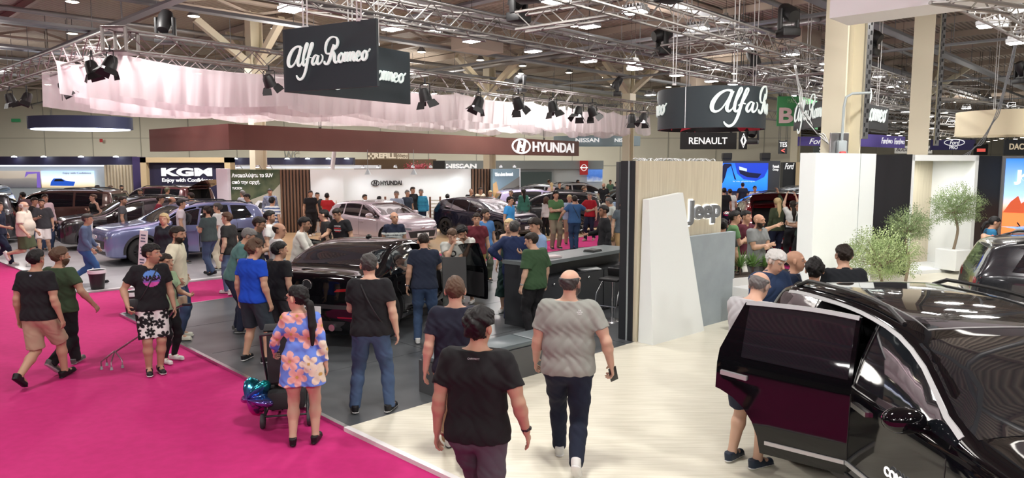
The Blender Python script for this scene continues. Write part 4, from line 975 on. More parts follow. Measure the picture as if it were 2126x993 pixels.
def text_mask(rows, u0, v0, cw, chh):
 H = len(rows); W = max(len(r) for r in rows); A = np.array([[c != ' ' for c in r.ljust(W)] for r in rows])
 def f(u, v):
  i = np.floor((v0 - v) / chh).astype(int); j = np.floor((u - u0) / cw).astype(int); ok = (i >= 0) & (i < H) & (j >= 0) & (j < W); m = np.zeros(u.shape, bool); m[ok] = A[i[ok], j[ok]]; return m
 return f
# ================================================================ the hall
E1 = Vector((math.cos(math.radians(46)), math.sin(math.radians(46)), 0)); E2 = Vector((E1.y, -E1.x, 0))
M_CARPET = mat('magenta_carpet', (.42, .006, .125), .95, noise=(9, (.47, .008, .145)), bump=.1)
M_PLAT = mat('dark_grey_platform', (.058, .064, .070), .30, noise=(2.2, (.085, .092, .098)), spec=.5)
M_WOODF = mat('pale_oak_floor', (.72, .69, .58), .30, noise=(1.6, (.60, .57, .46), (1.2, 22, 1), math.radians(-12)))
M_WOODW = mat('pale_oak_wall', (.66, .60, .46), .5, noise=(3, (.57, .51, .38), (9, 9, .5)))
M_GFLOOR = mat('light_grey_floor', (.40, .40, .41), .35, noise=(1.5, (.33, .33, .34)))
M_OAKF = mat('honey_oak_floor', (.52, .36, .20), .35, noise=(2, (.42, .28, .15), (1, 14, 1), .8))
M_WHITE = mat('white_panel', (.78, .80, .80), .5); M_BLACKW = mat('black_panel', (.018, .020, .024), .5)
M_ALU = mat('aluminium', (.62, .62, .63), .28, metal=1); M_TRUSS = mat('truss_aluminium', (.33, .315, .30), .45, metal=.65)
M_CREAM = mat('cream_steel', (.74, .68, .52), .5); M_BEAM = mat('ceiling_beam_paint', (.42, .35, .29), .6)
M_TRAY = mat('galvanised_tray', (.24, .25, .27), .45, metal=.5); M_DUCT = mat('grey_pipe', (.30, .30, .31), .4, metal=.5)
M_WALL = mat('hall_wall_cladding', (.78, .74, .60), .7, noise=(.25, (.72, .68, .55), (1, 1, 1)))
M_GREYP = mat('grey_blue_panel', (.33, .37, .38), .5); M_BLACK = mat('matt_black', (.012, .012, .013), .5)
def slab(name, poly, z0, z1, m, kind='structure'):
 mb = MB(); n = len(poly); mb.add([(x, y, z0) for x, y in poly] + [(x, y, z1) for x, y in poly], [tuple(range(n - 1, -1, -1)), tuple(range(n, 2 * n))] + [(i, (i + 1) % n, (i + 1) % n + n, i + n) for i in range(n)])
 o = mb.build(name, m); fix_normals(o.data)
 if kind: o['kind'] = kind
 return o
def pbox(mb, p0, p1, z0, z1, t, side=1):
 p0 = Vector((p0[0], p0[1], 0)); p1 = Vector((p1[0], p1[1], 0)); d = (p1 - p0).normalized(); n = Vector((-d.y, d.x, 0)) * t * side
 vs = [p0 + Vector((0, 0, z0)), p1 + Vector((0, 0, z0)), p1 + n + Vector((0, 0, z0)), p0 + n + Vector((0, 0, z0))]; vs += [v + Vector((0, 0, z1 - z0)) for v in vs]
 f = [(3, 2, 1, 0), (4, 5, 6, 7), (0, 1, 5, 4), (1, 2, 6, 5), (2, 3, 7, 6), (3, 0, 4, 7)]
 if side < 0: f = [q[::-1] for q in f]
 return mb.add(vs, f)
def panel(name, p0, p1, z0, z1, t, m, side=1, parent=None):
 mb = MB(); pbox(mb, p0, p1, z0, z1, t, side); return mb.build(name, m, parent)
# ---- floors
slab('floor', [(-95, -34), (160, -34), (160, 165), (-95, 165)], -.12, -.02, mat('concrete', (.25, .24, .23), .6, noise=(1, (.2, .2, .19))))
slab('floor_carpet', [(-40, -14), (14, -14), (14, 40), (-40, 40)], -.02, 0.0, M_CARPET)
CO, CA = Vector((-7.02, 12.64)), Vector((-1.67, 7.06))
platf = [tuple(CO), tuple(CA), (7.57, 16.25), (5.4, 24.6), (2.35, 23.0)]
slab('floor_platform', platf, 0, .035, M_PLAT)
slab('floor_oak', [tuple(CA), (5.2, .25), (17, .25), (24, 14), (14.5, 24), (7.57, 16.25)], 0, .035, M_WOODF)
FLOORS = []
def gz(x, y):
 for poly, z in FLOORS:
  ins = False
  for i in range(len(poly)):
   (ax, ay), (bx, by) = poly[i], poly[(i + 1) % len(poly)]
   if (ay > y) != (by > y) and x < (bx - ax) * (y - ay) / (by - ay) + ax: ins = not ins
  if ins: return z
 return -.02
mb = MB(); pbox(mb, CO, CA, 0, .042, .05, -1); pbox(mb, CO, (2.35, 23.0), 0, .042, .05, 1); mb.build('trim_1', M_ALU)['kind'] = 'structure'
mb = MB(); pbox(mb, CA, (5.2, .25), 0, .043, .06, -1); mb.build('trim_2', mat('white_edge', (.75, .74, .74), .4))['kind'] = 'structure'
GC = Vector((-9.08, 14.76))
slab('floor_grey', [tuple(GC), (-5.35, 18.2), (-10.5, 25), (-18, 40), (-60, 60), (-40, 44), (-14.2, 19.6)], 0, .03, M_GFLOOR)
slab('floor_honey_oak', [(-5.35, 18.2), (3.6, 27.6), (9, 33), (4, 46), (-18, 40), (-10.5, 25)], 0, .03, M_OAKF)
mb = MB(); pbox(mb, GC, (3.6, 27.6), 0, .034, .10, 1); mb.build('trim_3', mat('white_edge', (.75, .74, .74), .4))['kind'] = 'structure'
FLOORS += [(platf, .035), ([tuple(CA), (5.2, .25), (17, .25), (24, 14), (14.5, 24), (7.57, 16.25)], .035), ([tuple(GC), (-5.35, 18.2), (-10.5, 25), (-18, 40), (-60, 60), (-40, 44), (-14.2, 19.6)], .03), ([(-5.35, 18.2), (3.6, 27.6), (9, 33), (4, 46), (-18, 40), (-10.5, 25)], .03), ([(-40, -14), (14, -14), (14, 40), (-40, 40)], 0.0)]
mb = MB(); u_ = (CA - CO).normalized(); v_ = Vector((u_.y * -1, u_.x))
for k in (1.95, 3.9, 5.85): pbox(mb, CO + u_ * k + v_ * .1, CO + u_ * k + v_ * 12.5, .034, .0365, .012)
for k in (2.4, 4.8, 7.2, 9.6): pbox(mb, CO + v_ * k + u_ * .1, CO + v_ * k + u_ * 7.6, .034, .0365, .012)
mb.build('trim_4', M_BLACKW)['kind'] = 'structure'
# ---- walls of the hall with vertical joints
def hall_wall(name, p0, p1, z1, m=M_WALL, step=4.0):
 o = struct(panel(name, p0, p1, -.02, z1, .3, m, 1)); a = Vector((*p0, 0)); b = Vector((*p1, 0)); L = (b - a).length; d = (b - a).normalized(); n = Vector((d.y, -d.x, 0)); mb = MB(); k = step
 while k < L: c = a + d * k + n * .01; pbox(mb, (c.x, c.y), (c.x + d.x * .06, c.y + d.y * .06), 0, z1, .03, -1); k += step
 for zz in (2.6, 4.9): c = a + n * .01; e = b + n * .01; pbox(mb, (c.x, c.y), (e.x, e.y), zz, zz + .05, .02, -1)
 t = mb.build('wall_joint', mat('wall_joint_grey', (.42, .40, .33), .6), o); return o
hall_wall('wall_back', (-75, 60), (24, 60), 9.0)
hall_wall('wall_return', (24, 60), (24, 150), 9.0); hall_wall('wall_far', (24, 150), (155, 150), 9.0)
hall_wall('wall_front', (70, -34), (-75, -34), 9.0, step=8)
hall_wall('wall_left', (-75, 10), (-75, 60), 9.0)
# ---- ceiling: ribbed deck, beams, purlins, trays, pipes
cm = mat('ribbed_steel_deck', (.40, .33, .27), .6); nt = cm.node_tree
tc = nt.nodes.new('ShaderNodeTexCoord'); mp = nt.nodes.new('ShaderNodeMapping'); mp.inputs['Rotation'].default_value = (0, 0, math.radians(44)); wv = nt.nodes.new('ShaderNodeTexWave'); wv.inputs['Scale'].default_value = 1.6; bp = nt.nodes.new('ShaderNodeBump'); bp.inputs['Strength'].default_value = .9; bp.inputs['Distance'].default_value = .08
rmp = nt.nodes.new('ShaderNodeValToRGB'); rmp.color_ramp.elements[0].color = (.26, .21, .17, 1); rmp.color_ramp.elements[1].color = (.54, .45, .37, 1)
nt.links.new(tc.outputs['Object'], mp.inputs[0]); nt.links.new(mp.outputs[0], wv.inputs['Vector']); nt.links.new(wv.outputs['Fac'], bp.inputs['Height']); nt.links.new(bp.outputs[0], nt.nodes['Principled BSDF'].inputs['Normal']); nt.links.new(wv.outputs['Fac'], rmp.inputs[0]); nt.links.new(rmp.outputs[0], nt.nodes['Principled BSDF'].inputs['Base Color'])
slab('ceiling', [(-75, -34), (160, -34), (160, 152), (-75, 152)], 9.0, 9.2, cm)
O0 = Vector((-9.9, 28.0, 0))   # a column foot; the roof grid runs through it
def G(u, v, z): return O0 + E1 * u + E2 * v + Vector((0, 0, z))
def beam(mb, a, b, w, h):
 a, b = Vector(a), Vector(b); d = (b - a); L = d.length; d.normalize(); s = d.cross(Vector((0, 0, 1))).normalized(); u = s.cross(d); M = Matrix((d, s, u)).transposed(); mb.box((a + b) / 2, (L, w, h), mtx=M)
mb = MB()
for v in range(-48, 70, 12):
 beam(mb, G(-60, v, 8.35), G(150, v, 8.35), .34, .10); beam(mb, G(-60, v, 8.85), G(150, v, 8.85), .30, .10)
 for u in range(-60, 150, 3): beam(mb, G(u, v, 8.4), G(u + 1.5, v, 8.8), .10, .10); beam(mb, G(u + 1.5, v, 8.8), G(u + 3, v, 8.4), .10, .10)
struct(mb.build('ceiling_girder', M_BEAM))
mb = MB()
for u in np.arange(-58, 150, 4.0): beam(mb, G(u, -60, 8.82), G(u, 90, 8.82), .14, .28)
struct(mb.build('ceiling_purlin', M_BEAM))
mb = MB()
for v, z in ((-20, 7.5), (-15.5, 7.8), (-9, 7.5), (-5.5, 7.9), (-2, 7.4), (3, 7.6), (5, 7.9), (9.5, 7.5), (14, 7.8), (18, 7.5), (24, 7.7), (30, 7.6), (37, 7.6), (45, 7.6)):
 beam(mb, G(-45, v, z), G(120, v, z), .38, .03); beam(mb, G(-45, v - .19, z + .04), G(120, v - .19, z + .04), .03, .10); beam(mb, G(-45, v + .19, z + .04), G(120, v + .19, z + .04), .03, .10)
 for u in range(-44, 100, 4): mb.tube([G(u, v, z), G(u, v, 8.9)], .014, 4, cap=False)
for u, z in ((-30, 7.2), (-19, 7.5), (-12, 7.9), (-5, 7.3), (2, 7.6), (10, 7.4), (20, 7.5), (34, 7.5), (50, 7.5)):
 beam(mb, G(u, -45, z), G(u, 60, z), .30, .08)
 for v in range(-44, 60, 3): mb.tube([G(u, v, z), G(u, v, 8.9)], .012, 4, cap=False)
struct(mb.build('ceiling_cable_tray', M_TRAY))
mb = MB()
for v, z, r in ((-12, 7.9, .13), (-3.6, 8.1, .09), (7, 8.0, .12), (16, 8.0, .09), (27, 8.0, .12)): mb.tube([G(-45, v, z), G(120, v, z)], r, 8)
for u, z, r in ((-24, 8.0, .16), (-8, 7.95, .08), (14, 8.0, .12)): mb.tube([G(u, -45, z), G(u, 60, z)], r, 8)
struct(mb.build('ceiling_pipe', M_DUCT, sm=50))
mb = MB()
for u, v in ((8, 4), (17, 14), (28, 3), (30, 22)): c = G(u, v, 7.9); beam(mb, c - E1 * 1.0, c + E1 * 1.0, 1.1, .8)
struct(mb.build('ceiling_duct_box', M_BEAM))
# ---- columns
def column(x, y, w, top=9.0, heads=True, rz=math.radians(46), m=M_CREAM):
 mb = MB(); R = Matrix.Rotation(rz, 3, 'Z')
 for c, d in (((0, 0, 0), (w * .96, .03 + w * .06, 1)), ((w * .48, 0, 0), (.05, w, 1)), ((-w * .48, 0, 0), (.05, w, 1))):
  cc = R @ Vector(c); mb.box((cc.x, cc.y, top / 2), (d[0], d[1], top), rz)
 if heads:
  for d in (E1, -E1, E2, -E2): beam(mb, Vector((0, 0, 6.7)), d * 2.4 + Vector((0, 0, 8.4)), .26, .26)
  mb.box((0, 0, 6.5), (w * 1.25, w * 1.25, .5), rz)
 o = mb.build('pillar', m); o.location = (x, y, 0); return struct(o)
column(-10.75, 30.4, .50); column(-1.25, 40, .48); column(6.7, 41.5, .46); c4 = column(7.72, 16.9, .60, rz=math.radians(28), heads=False); c5 = column(11.75, 17.2 + 3.6, .52, rz=math.radians(60), heads=False); column(20.5, 52, .5); column(34, 60, .5); column(24.5, 43, .45)
# perforated upright bracket and socket box on the near pillar
t = empty('socket_box', (7.48, 16.45, 0)); tag(t, 'grey metal socket box with a red industrial socket strapped to the cream pillar', 'socket box')
mb = MB(); mb.bbox((0, 0, 3.12), (.42, .06, .62), .01); mb.build('back_plate', M_ALU, t)
mb = MB(); mb.bbox((.02, -.10, 3.08), (.20, .14, .34), .03); mb.tube([(.02, -.10, 3.24), (.02, -.12, 4.0), (.06, -.12, 4.22), (.2, -.1, 4.3), (.62, -.1, 4.32)], .03, 8); mb.build('housing', M_GREYP, t, sm=40)
mb = MB(); mb.tube([(.02, -.12, 2.98), (.02, -.16, 2.86)], [.09, .11], 14); mb.build('red_socket', mat('socket_red', (.45, .02, .02), .4), t, sm=40)
for nm, x, y, z0, lab in (('slotted_rail', 8.16, 16.66, 3.30, 'galvanised slotted rail standing on the near cream pillar'), ('slotted_rail', 12.16, 20.62, 3.25, 'galvanised slotted rail on the pillar at the right edge')):
 mb = MB(); mb.box((0, 0, (9 - z0) / 2), (.17, .04, 9 - z0), math.radians(20)); o = mb.build(nm, M_ALU); o.location = (x, y, z0); tag(o, lab, 'rail')
 mb = MB()
 for k in np.arange(.1, 9 - z0, .22): mb.box((-.03, -.026, k), (.035, .012, .09), math.radians(20)); mb.box((.04, -.018, k + .1), (.035, .012, .09), math.radians(20))
 mb.build('slot', M_BLACK, o)
for nm, pts, lab in (('hanging_cable', [at(1580, 72, 8.6), at(1612, 150, 6.6), atY(1668, 235, 17.5), atY(1705, 285, 17), atY(1726, 303, 16.6)], 'dark cable hanging down to the near pillar from the left'),
                     ('hanging_cable', [at(1645, 116, 6.6), atY(1657, 180, 18), atY(1666, 236, 17.4), atY(1700, 280, 17), atY(1724, 300, 16.6)], 'bundle of white cables drooping to the near pillar'),
                     ('hanging_cable', [atY(2112, 62, 18), atY(2090, 160, 18.3), atY(2062, 250, 18.6), atY(2025, 305, 18.8), atY(1998, 323, 18.9)], 'grey cable bundle swinging down on to the white portal')):
 P = crom([tuple(p) for p in pts], 8); mb = MB()
 for k in range(3 if 'bundle' in lab else 1): mb.tube([(p[0] + .03 * k, p[1], p[2] + .04 * k * math.sin(i * .8)) for i, p in enumerate(P)], .011, 6)
 o = mb.build(nm, M_WHITE if 'white cables' in lab else (M_TRAY if 'grey' in lab else M_BLACK), sm=50); tag(o, lab, 'cable')
# ================================================================ lamps of the hall
M_LED = mat('led_panel_glow', (1, .98, .95), .5, emit=26.0); M_WARM = mat('warm_bay_glow', (1, .86, .66), .5, emit=14.0); M_LAMPB = mat('lamp_housing', (.30, .30, .31), .4, metal=.6)
def flood_proto():
 o = empty('flood_light'); mb = MB(); mb.bbox((0, 0, .06), (.50, .36, .09), .02)
 for k in range(6): mb.box((-.2 + k * .08, 0, .13), (.02, .3, .07))
 mb.tube([(-.2, 0, .10), (-.2, 0, .26), (.2, 0, .26), (.2, 0, .10)], .015, 6); mb.build('housing', M_LAMPB, o)
 mb = MB(); mb.bbox((0, 0, .008), (.46, .32, .014), .004); mb.build('lens', M_LED, o); mb = MB(); mb.tube([(0, 0, 0), (0, 0, 1)], .006, 5); mb.build('rod', M_BLACK, o).location = (0, 0, .25); return o
def bay_proto():
 o = empty('high_bay_lamp'); mb = MB(); mb.lathe([(.0, .32), (.08, .32), (.10, .2), (.22, .05), (.23, 0), (.21, 0), (.0, .06)], n=20); mb.build('housing', M_LAMPB, o, sm=40); mb = MB(); mb.tube([(0, 0, 0), (0, 0, 1)], .008, 5); mb.build('rod', M_BLACK, o).location = (0, 0, .28)
 mb = MB(); mb.lathe([(0.001, -.03), (.12, -.025), (.20, .0), (.0, .02)], n=20); mb.build('lens', M_WARM, o, sm=40); return o
fl, by = flood_proto(), bay_proto()
def hang(o):   # stretch the lamp's rod up to the deck
 for ch in o.children:
  if ch.name.startswith('rod'): ch.scale = (1, 1, max(.1, (9.0 - o.location.z) / o.scale.z - ch.location.z))
 return o
floods = [(605, 22, 5.6), (815, 62, 5.9), (915, 64, 6.2), (980, 87, 6.2), (1155, 4, 5.7), (1318, 27, 5.8), (1197, 53, 6.4), (1224, 57, 6.2), (1448, 61, 5.9), (1107, 108, 6.2), (1222, 129, 6.2), (1310, 131, 6.2), (1318, 145, 6.0), (1405, 158, 6.2), (1477, 170, 6.2), (1536, 92, 6.3), (1545, 103, 6.0), (1525, 176, 6.2), (1600, 186, 6.2),
          (1998, 14, 5.3), (2102, 25, 5.5), (2060, 55, 5.3), (2118, 90, 5.4), (1715, 133, 6.2), (1713, 146, 6.1), (1640, 115, 6.1), (1827, 160, 6.2), (1853, 181, 6.2), (1870, 171, 6.3), (1870, 194, 6.2), (1912, 180, 6.2), (1655, 199, 6.2), (1760, 190, 6.2), (1925, 208, 6.2), (2006, 226, 6.3), (1930, 243, 6.3), (1880, 233, 6.3), (1975, 252, 6.3), (1568, 196, 6.2), (1578, 154, 6.3), (1990, 212, 6.3), (2100, 222, 6.3), (1350, 198, 6.2), (1880, 255, 6.4)]
def wherex(p):
 return 'left' if p < 700 else 'middle' if p < 1400 else 'right'
for i, (x, y, z) in enumerate(floods):
 o = fl if i == 0 else copy_tree(fl); o.location = at(x, y, z); o.rotation_euler = (0, 0, math.radians(-44 + (i * 37 % 11) - 5)); hang(o); tag(o, 'square white flood light added unseen behind the camera for reflections', 'lamp', 'bright flood lights under the roof')
bays = [(402, 34), (573, 60), (150, 4), (875, 108), (997, 125), (1085, 137), (1181, 151), (1257, 161), (1330, 170), (1388, 181), (1507, 45), (1583, 67), (1662, 90), (1730, 110), (1830, 139), (1876, 152), (1948, 174), (1975, 182), (2030, 197), (2053, 203), (1441, 188), (700, 86), (1130, 190), (1290, 185), (640, 150), (150, 70)]
for i, (x, y) in enumerate(bays):
 o = by if i == 0 else copy_tree(by); o.location = at(x, y, 8.2); hang(o); tag(o, 'round warm high bay lamp high under the roof deck', 'lamp', 'round warm high bay lamps')
for x in np.arange(-9, 12, 3.0):  # unseen lamp copies added behind the camera for glints on the car paint
 for y in (-2.5, -5.5, -9.0, -13, -18): o = copy_tree(fl); o.location = (x + (y % 2), y, 6.2); hang(o); tag(o, 'square white flood light added unseen behind the camera for reflections', 'lamp', 'bright flood lights under the roof')
# the dense field of lamps over the far stands on the right
k = 0
for Y in (62, 68, 74, 81, 88, 96, 104, 114, 125):
 for X in np.arange(.42, .78, .028):
  x = X * Y + (k % 3) * .7; z = 6.6 + (k % 4) * .25; k += 1
  if x / Y > .44 and (k * 7) % 5: o = copy_tree(by); o.location = (x, Y + (k % 5), z); o.scale = (1.5, 1.5, 1.2); hang(o); tag(o, 'small lamp glowing over the far stands on the right', 'lamp', 'small lamps over the far stands')
for Y in (44, 50, 56):
 for x in np.arange(-34, 22, 6.5): o = copy_tree(by); o.location = (x + Y % 3, Y, 8.2); hang(o); tag(o, 'round warm high bay lamp high under the roof deck', 'lamp', 'round warm high bay lamps')
# ================================================================ trusses
def truss(a, b, s=.40, label='', m=M_TRUSS, name='lighting_truss', step=None):
 a, b = Vector(a), Vector(b); d = (b - a); L = d.length; d.normalize(); p = d.cross(Vector((0, 0, 1))).normalized(); u = Vector((0, 0, 1)); step = step or s * 1.1; n = max(2, int(L / step)); h = s / 2; mb = MB(); c = [(h, h), (-h, h), (-h, -h), (h, -h)]
 for i, j in c: mb.tube([a + p * i + u * j, b + p * i + u * j], .028, 6)
 for k in range(n):
  A = a + d * (L * k / n); B = a + d * (L * (k + 1) / n); f = k % 2
  for q in range(4):
   r = (q + 1) % 4; x, y = (c[q], c[r]) if f else (c[r], c[q]); mb.tube([A + p * x[0] + u * x[1], B + p * y[0] + u * y[1]], .013, 4, cap=False)
 o = mb.build(name, m, sm=50); tag(o, label, 'truss'); return o
T1 = at(250, 85, 5.5); T0 = at(0, 168, 5.5); T0 = T1 + (T0 - T1) * 1.4; T2 = at(1365, 228, 5.5)
truss(T1, T0, .45, 'left truss of the draped rig running out of the picture past the stage lamps')
truss(T1, T2, .45, 'long front truss carrying the white drapes over the far brown fascia')
c0 = T1; mb = MB()
for i in (-1, 1):
 for j in (-1, 1): mb.tube([c0 + Vector((i * .26, j * .26, -.26)), c0 + Vector((i * .26, j * .26, .26))], .04, 8)
mb.bbox(c0 + Vector((0, 0, .26)), (.58, .58, .06)); mb.bbox(c0 - Vector((0, 0, .26)), (.58, .58, .06)); o = mb.build('truss_corner', M_TRUSS); tag(o, 'square corner block joining the two trusses of the draped rig', 'truss corner')
for i, dd in enumerate((2.6, 4.6, 6.6)):
 q = -E2 * dd; truss(T1 + q, T2 + q, .30, ['second truss behind the front drapes, first row back', 'third truss in the middle of the draped rig', 'rear truss of the draped rig nearest the hall wall'][i])
P3a, P3b = at(560, -60, 5.6), at(1930, 243, 5.6)
P3a = at(1000, 53, 5.6) + (at(1000, 53, 5.6) - at(1550, 162, 5.6)) * .55; P3b = at(1550, 162, 5.6) + (at(1550, 162, 5.6) - at(1000, 53, 5.6)) * 1.3
truss(P3a, P3b, .40, 'long truss running from above the script sign into the distance')
P4a, P4b = at(1296, 4, 5.6), at(1550, 80, 5.6); dv = (P4b - P4a); truss(P4a - dv * 1.1, P4b + dv * 3.2, .42, 'nearest long truss passing in front of the big pillar')
truss(at(1081, 46, 5.6), at(1293, 12, 5.6) , .34, 'cross truss joining the two long trusses near the top middle')
truss(at(1380, 110, 5.6), at(1552, 86, 5.6), .34, 'cross truss above the round hanging sign')
truss(at(1555, 157, 5.6), at(1726, 138, 5.6), .34, 'cross truss left of the big pillar')
truss(at(600, -8, 5.9), at(1020, 66, 5.9), .40, 'truss above the two flat hanging signs')
truss(at(2020, -12, 5.2), at(2150, 62, 5.2), .36, 'truss at the top right corner of the picture')
truss(at(2126, -4, 5.0), at(1960, -30, 5.0), .36, 'short cross truss in the top right corner')
for i, (xa, ya, xb, yb, z) in enumerate([(1360, 218, 1860, 262, 5.6), (1555, 155, 1880, 215, 5.4), (1810, 178, 2040, 200, 5.6), (1805, 205, 2126, 232, 5.7), (1790, 238, 2126, 262, 5.6), (1780, 262, 2050, 285, 5.6)]):
 truss(at(xa, ya, z), at(xb, yb, z), .5, ['far truss passing behind the round sign', 'truss crossing behind the big pillar', 'short truss between the two pillars on the right', 'long far truss right of the big pillar, upper', 'long far truss right of the big pillar, lower', 'lowest and farthest truss over the right hand stands'][i])
# ---- stage lamps
def stage_lamp(loc, rz, tilt, kind, label, s=1.0):
 o = empty('stage_light', loc, rz); tag(o, label, 'stage light', 'moving head lamps' if False else None); o.scale = (s, s, s); R = Matrix.Rotation(tilt, 3, 'X')
 if kind == 'par':
  mb = MB(); mb.tube([(-.24, 0, -.30), (-.24, 0, .0), (-.20, 0, .05), (.20, 0, .05), (.24, 0, .0), (.24, 0, -.30)], .016, 6); mb.tube([(0, 0, .05), (0, 0, .22)], .03, 8); mb.build('yoke', M_BLACK, o)
  b = MB(); b.lathe([(.0, .22), (.12, .22), (.17, .12), (.20, -.12), (.21, -.16), (.0, -.16)], n=20); b.v = [tuple(R @ Vector(v) + Vector((0, 0, -.30))) for v in b.v]; b.build('lamp_head', M_BLACK, o, sm=40)
  f = MB()
  for sx, sy in ((1, 0), (-1, 0), (0, 1), (0, -1)):
   w = .2; c = Vector((sx * .2, sy * .2, -.16)); e = Vector((sx * .32, sy * .32, -.36)); t_ = Vector((sy, sx, 0)) * w; q = [c - t_ * .8, c + t_ * .8, e + t_, e - t_]; q2 = [v * .985 + Vector((0, 0, -.004)) for v in q]; f.add([R @ v + Vector((0, 0, -.30)) for v in q + q2], [(0, 1, 2, 3), (7, 6, 5, 4), (0, 4, 5, 1), (1, 5, 6, 2), (2, 6, 7, 3), (3, 7, 4, 0)])
  f.build('barn_door', M_BLACK, o); g = MB(); g.lathe([(.001, -.165), (.17, -.165), (.17, -.15), (.001, -.15)], n=18); g.v = [tuple(R @ Vector(v) + Vector((0, 0, -.30))) for v in g.v]; g.build('lens', mat('warm_lens', (.9, .8, .85), .3, emit=2.5), o)
 else:
  mb = MB(); mb.bbox((0, 0, .10), (.42, .32, .18), .03); mb.build('base', M_BLACK, o, sm=40)
  mb = MB(); mb.bbox((-.20, 0, .38), (.07, .14, .46), .03); mb.bbox((.20, 0, .38), (.07, .14, .46), .03); mb.box((0, 0, .22), (.40, .10, .04)); mb.build('yoke', M_BLACK, o, sm=40)
  b = MB(); b.lathe([(.0, -.24), (.13, -.24), (.17, -.10), (.15, .16), (.12, .26), (.0, .26)], n=18); b.v = [tuple(R @ Vector(v) + Vector((0, 0, .52))) for v in b.v]; b.build('lamp_head', M_BLACK, o, sm=40)
 return o
pars = [(190, 120, 5.0, 'stage lamp with yoke under the rig corner, left of its twin'), (228, 110, 5.0, 'stage lamp with yoke right below the truss corner'), (133, 165, 4.95, 'stage lamp with open barn doors hanging left of the drapes'), (20, 190, 4.95, 'leftmost stage lamp at the edge of the picture'), (55, 188, 4.95, 'second stage lamp from the left edge'), (558, 150, 4.9, 'stage lamp shining on the drape left of the flat signs'), (882, 178, 4.9, 'stage lamp just right of the second flat sign'), (993, 196, 4.9, 'stage lamp above the drapes beside the second pillar'), (1076, 198, 4.9, 'slim stage lamp tilted over the drapes, middle of the row'), (1148, 205, 4.9, 'stage lamp over the drape gap past the middle'), (1200, 217, 4.9, 'stage lamp left in the close pair over the drapes'), (1230, 216, 4.9, 'stage lamp right in the close pair over the drapes'), (1312, 233, 4.9, 'stage lamp near the end of the drapes, left one'), (1336, 232, 4.9, 'last stage lamp beside the round sign')]
for i, (x, y, z, l) in enumerate(pars): stage_lamp(at(x, y, z + .0), math.radians(-44 + (i * 29 % 50) - 25), math.radians((18, -22, 30)[i % 3]), 'par', l, .9 if i > 5 else .72)
heads = [(345, 92, 5.75, 'moving head lamp standing on the front truss near its corner'), (1077, 48, 5.7, 'large moving head lamp on the truss at the top middle'), (1374, 116, 5.7, 'moving head lamp on the long truss above the round sign'), (1098, 6, 5.7, 'moving head lamp cut by the top edge'), (1388, 6, 5.7, 'moving head lamp at the top edge above the truss'), (1281, 200, 5.75, 'small far moving head lamp left of the round sign'), (1080, 192, 5.75, 'small moving head lamp on the drape truss'), (1636, 78, 5.7, 'large moving head lamp on the nearest truss left of the big pillar'), (1563, 156, 5.7, 'moving head lamp on the cross truss over the round sign end'), (1697, 178, 5.7, 'moving head lamp close to the left of the big pillar'), (1915, 162, 5.7, 'moving head lamp between the two big pillars'), (1808, 118, 5.7, 'moving head lamp peeping out right of the big pillar'), (2118, 175, 5.7, 'moving head lamp at the right edge behind the pillar'), (1562, 300, 4.2, 'moving head lamp right of the logo board')]
for i, (x, y, z, l) in enumerate(heads): stage_lamp(at(x, y, z) if y < 250 else atY(x, y, 30), math.radians(i * 53 % 180), math.radians((150, 35, 75, -60)[i % 4]), 'head', l, 1.1)
# ---- drapes
dm = bpy.data.materials.new('sheer_white_fabric'); dm.use_nodes = True; nt = dm.node_tree; nt.nodes.clear(); out = nt.nodes.new('ShaderNodeOutputMaterial'); d1 = nt.nodes.new('ShaderNodeBsdfDiffuse'); d2 = nt.nodes.new('ShaderNodeBsdfTranslucent'); tr = nt.nodes.new('ShaderNodeBsdfTransparent'); m1 = nt.nodes.new('ShaderNodeMixShader'); m2 = nt.nodes.new('ShaderNodeMixShader')
d1.inputs[0].default_value = (.84, .80, .81, 1); d2.inputs[0].default_value = (.88, .80, .82, 1); m1.inputs[0].default_value = .5; m2.inputs[0].default_value = .80
nt.links.new(d1.outputs[0], m1.inputs[1]); nt.links.new(d2.outputs[0], m1.inputs[2]); nt.links.new(tr.outputs[0], m2.inputs[1]); nt.links.new(m1.outputs[0], m2.inputs[2]); nt.links.new(m2.outputs[0], out.inputs[0])
def drape(a, b, drop, seed, label, sag=.14):
 a, b = Vector(a), Vector(b); d = b - a; L = d.length; d.normalize(); p = d.cross(Vector((0, 0, 1))); nU = max(12, int(L / .07)); nV = 9; vs = []; fs = []; r = random.Random(seed); ph = [r.random() * 6 for _ in range(5)]
 for i in range(nU + 1):
  x = L * i / nU; fold = .045 * math.sin(x * 9 + ph[0] + 1.5 * math.sin(x * 1.7 + ph[1])) + .02 * math.sin(x * 23 + ph[2]); t = i / nU
  for k in range(nV + 1):
   v = k / nV; top = -sag * math.sin(PI * t) ; dz = top - v * drop * (1 + .05 * math.sin(3 * t + ph[3])); vs.append(a + d * x + p * (fold * (.4 + v) + .12 * v * math.sin(x * .8 + ph[4])) + Vector((0, 0, dz)))
 for i in range(nU):
  for k in range(nV): q = i * (nV + 1) + k; fs.append((q, q + 1, q + nV + 2, q + nV + 1))
 mb = MB(); mb.add(vs, fs); o = mb.build('white_drape', dm, sm=180); tag(o, label, 'drape', 'white drapes of the overhead rig'); return o
Tu = (T2 - T1).normalized(); Ln = (T2 - T1).length
def T_at(px, off=0, z=0):   # point on the truss line seen at pixel column px
 k = (px - 1063) / F_PX; b = T1 - E2 * off; t = (k * b.y - b.x) / (Tu.x - k * Tu.y) if True else 0
 # account for pitch: small, ignored
 return b + Tu * t + Vector((0, 0, z))
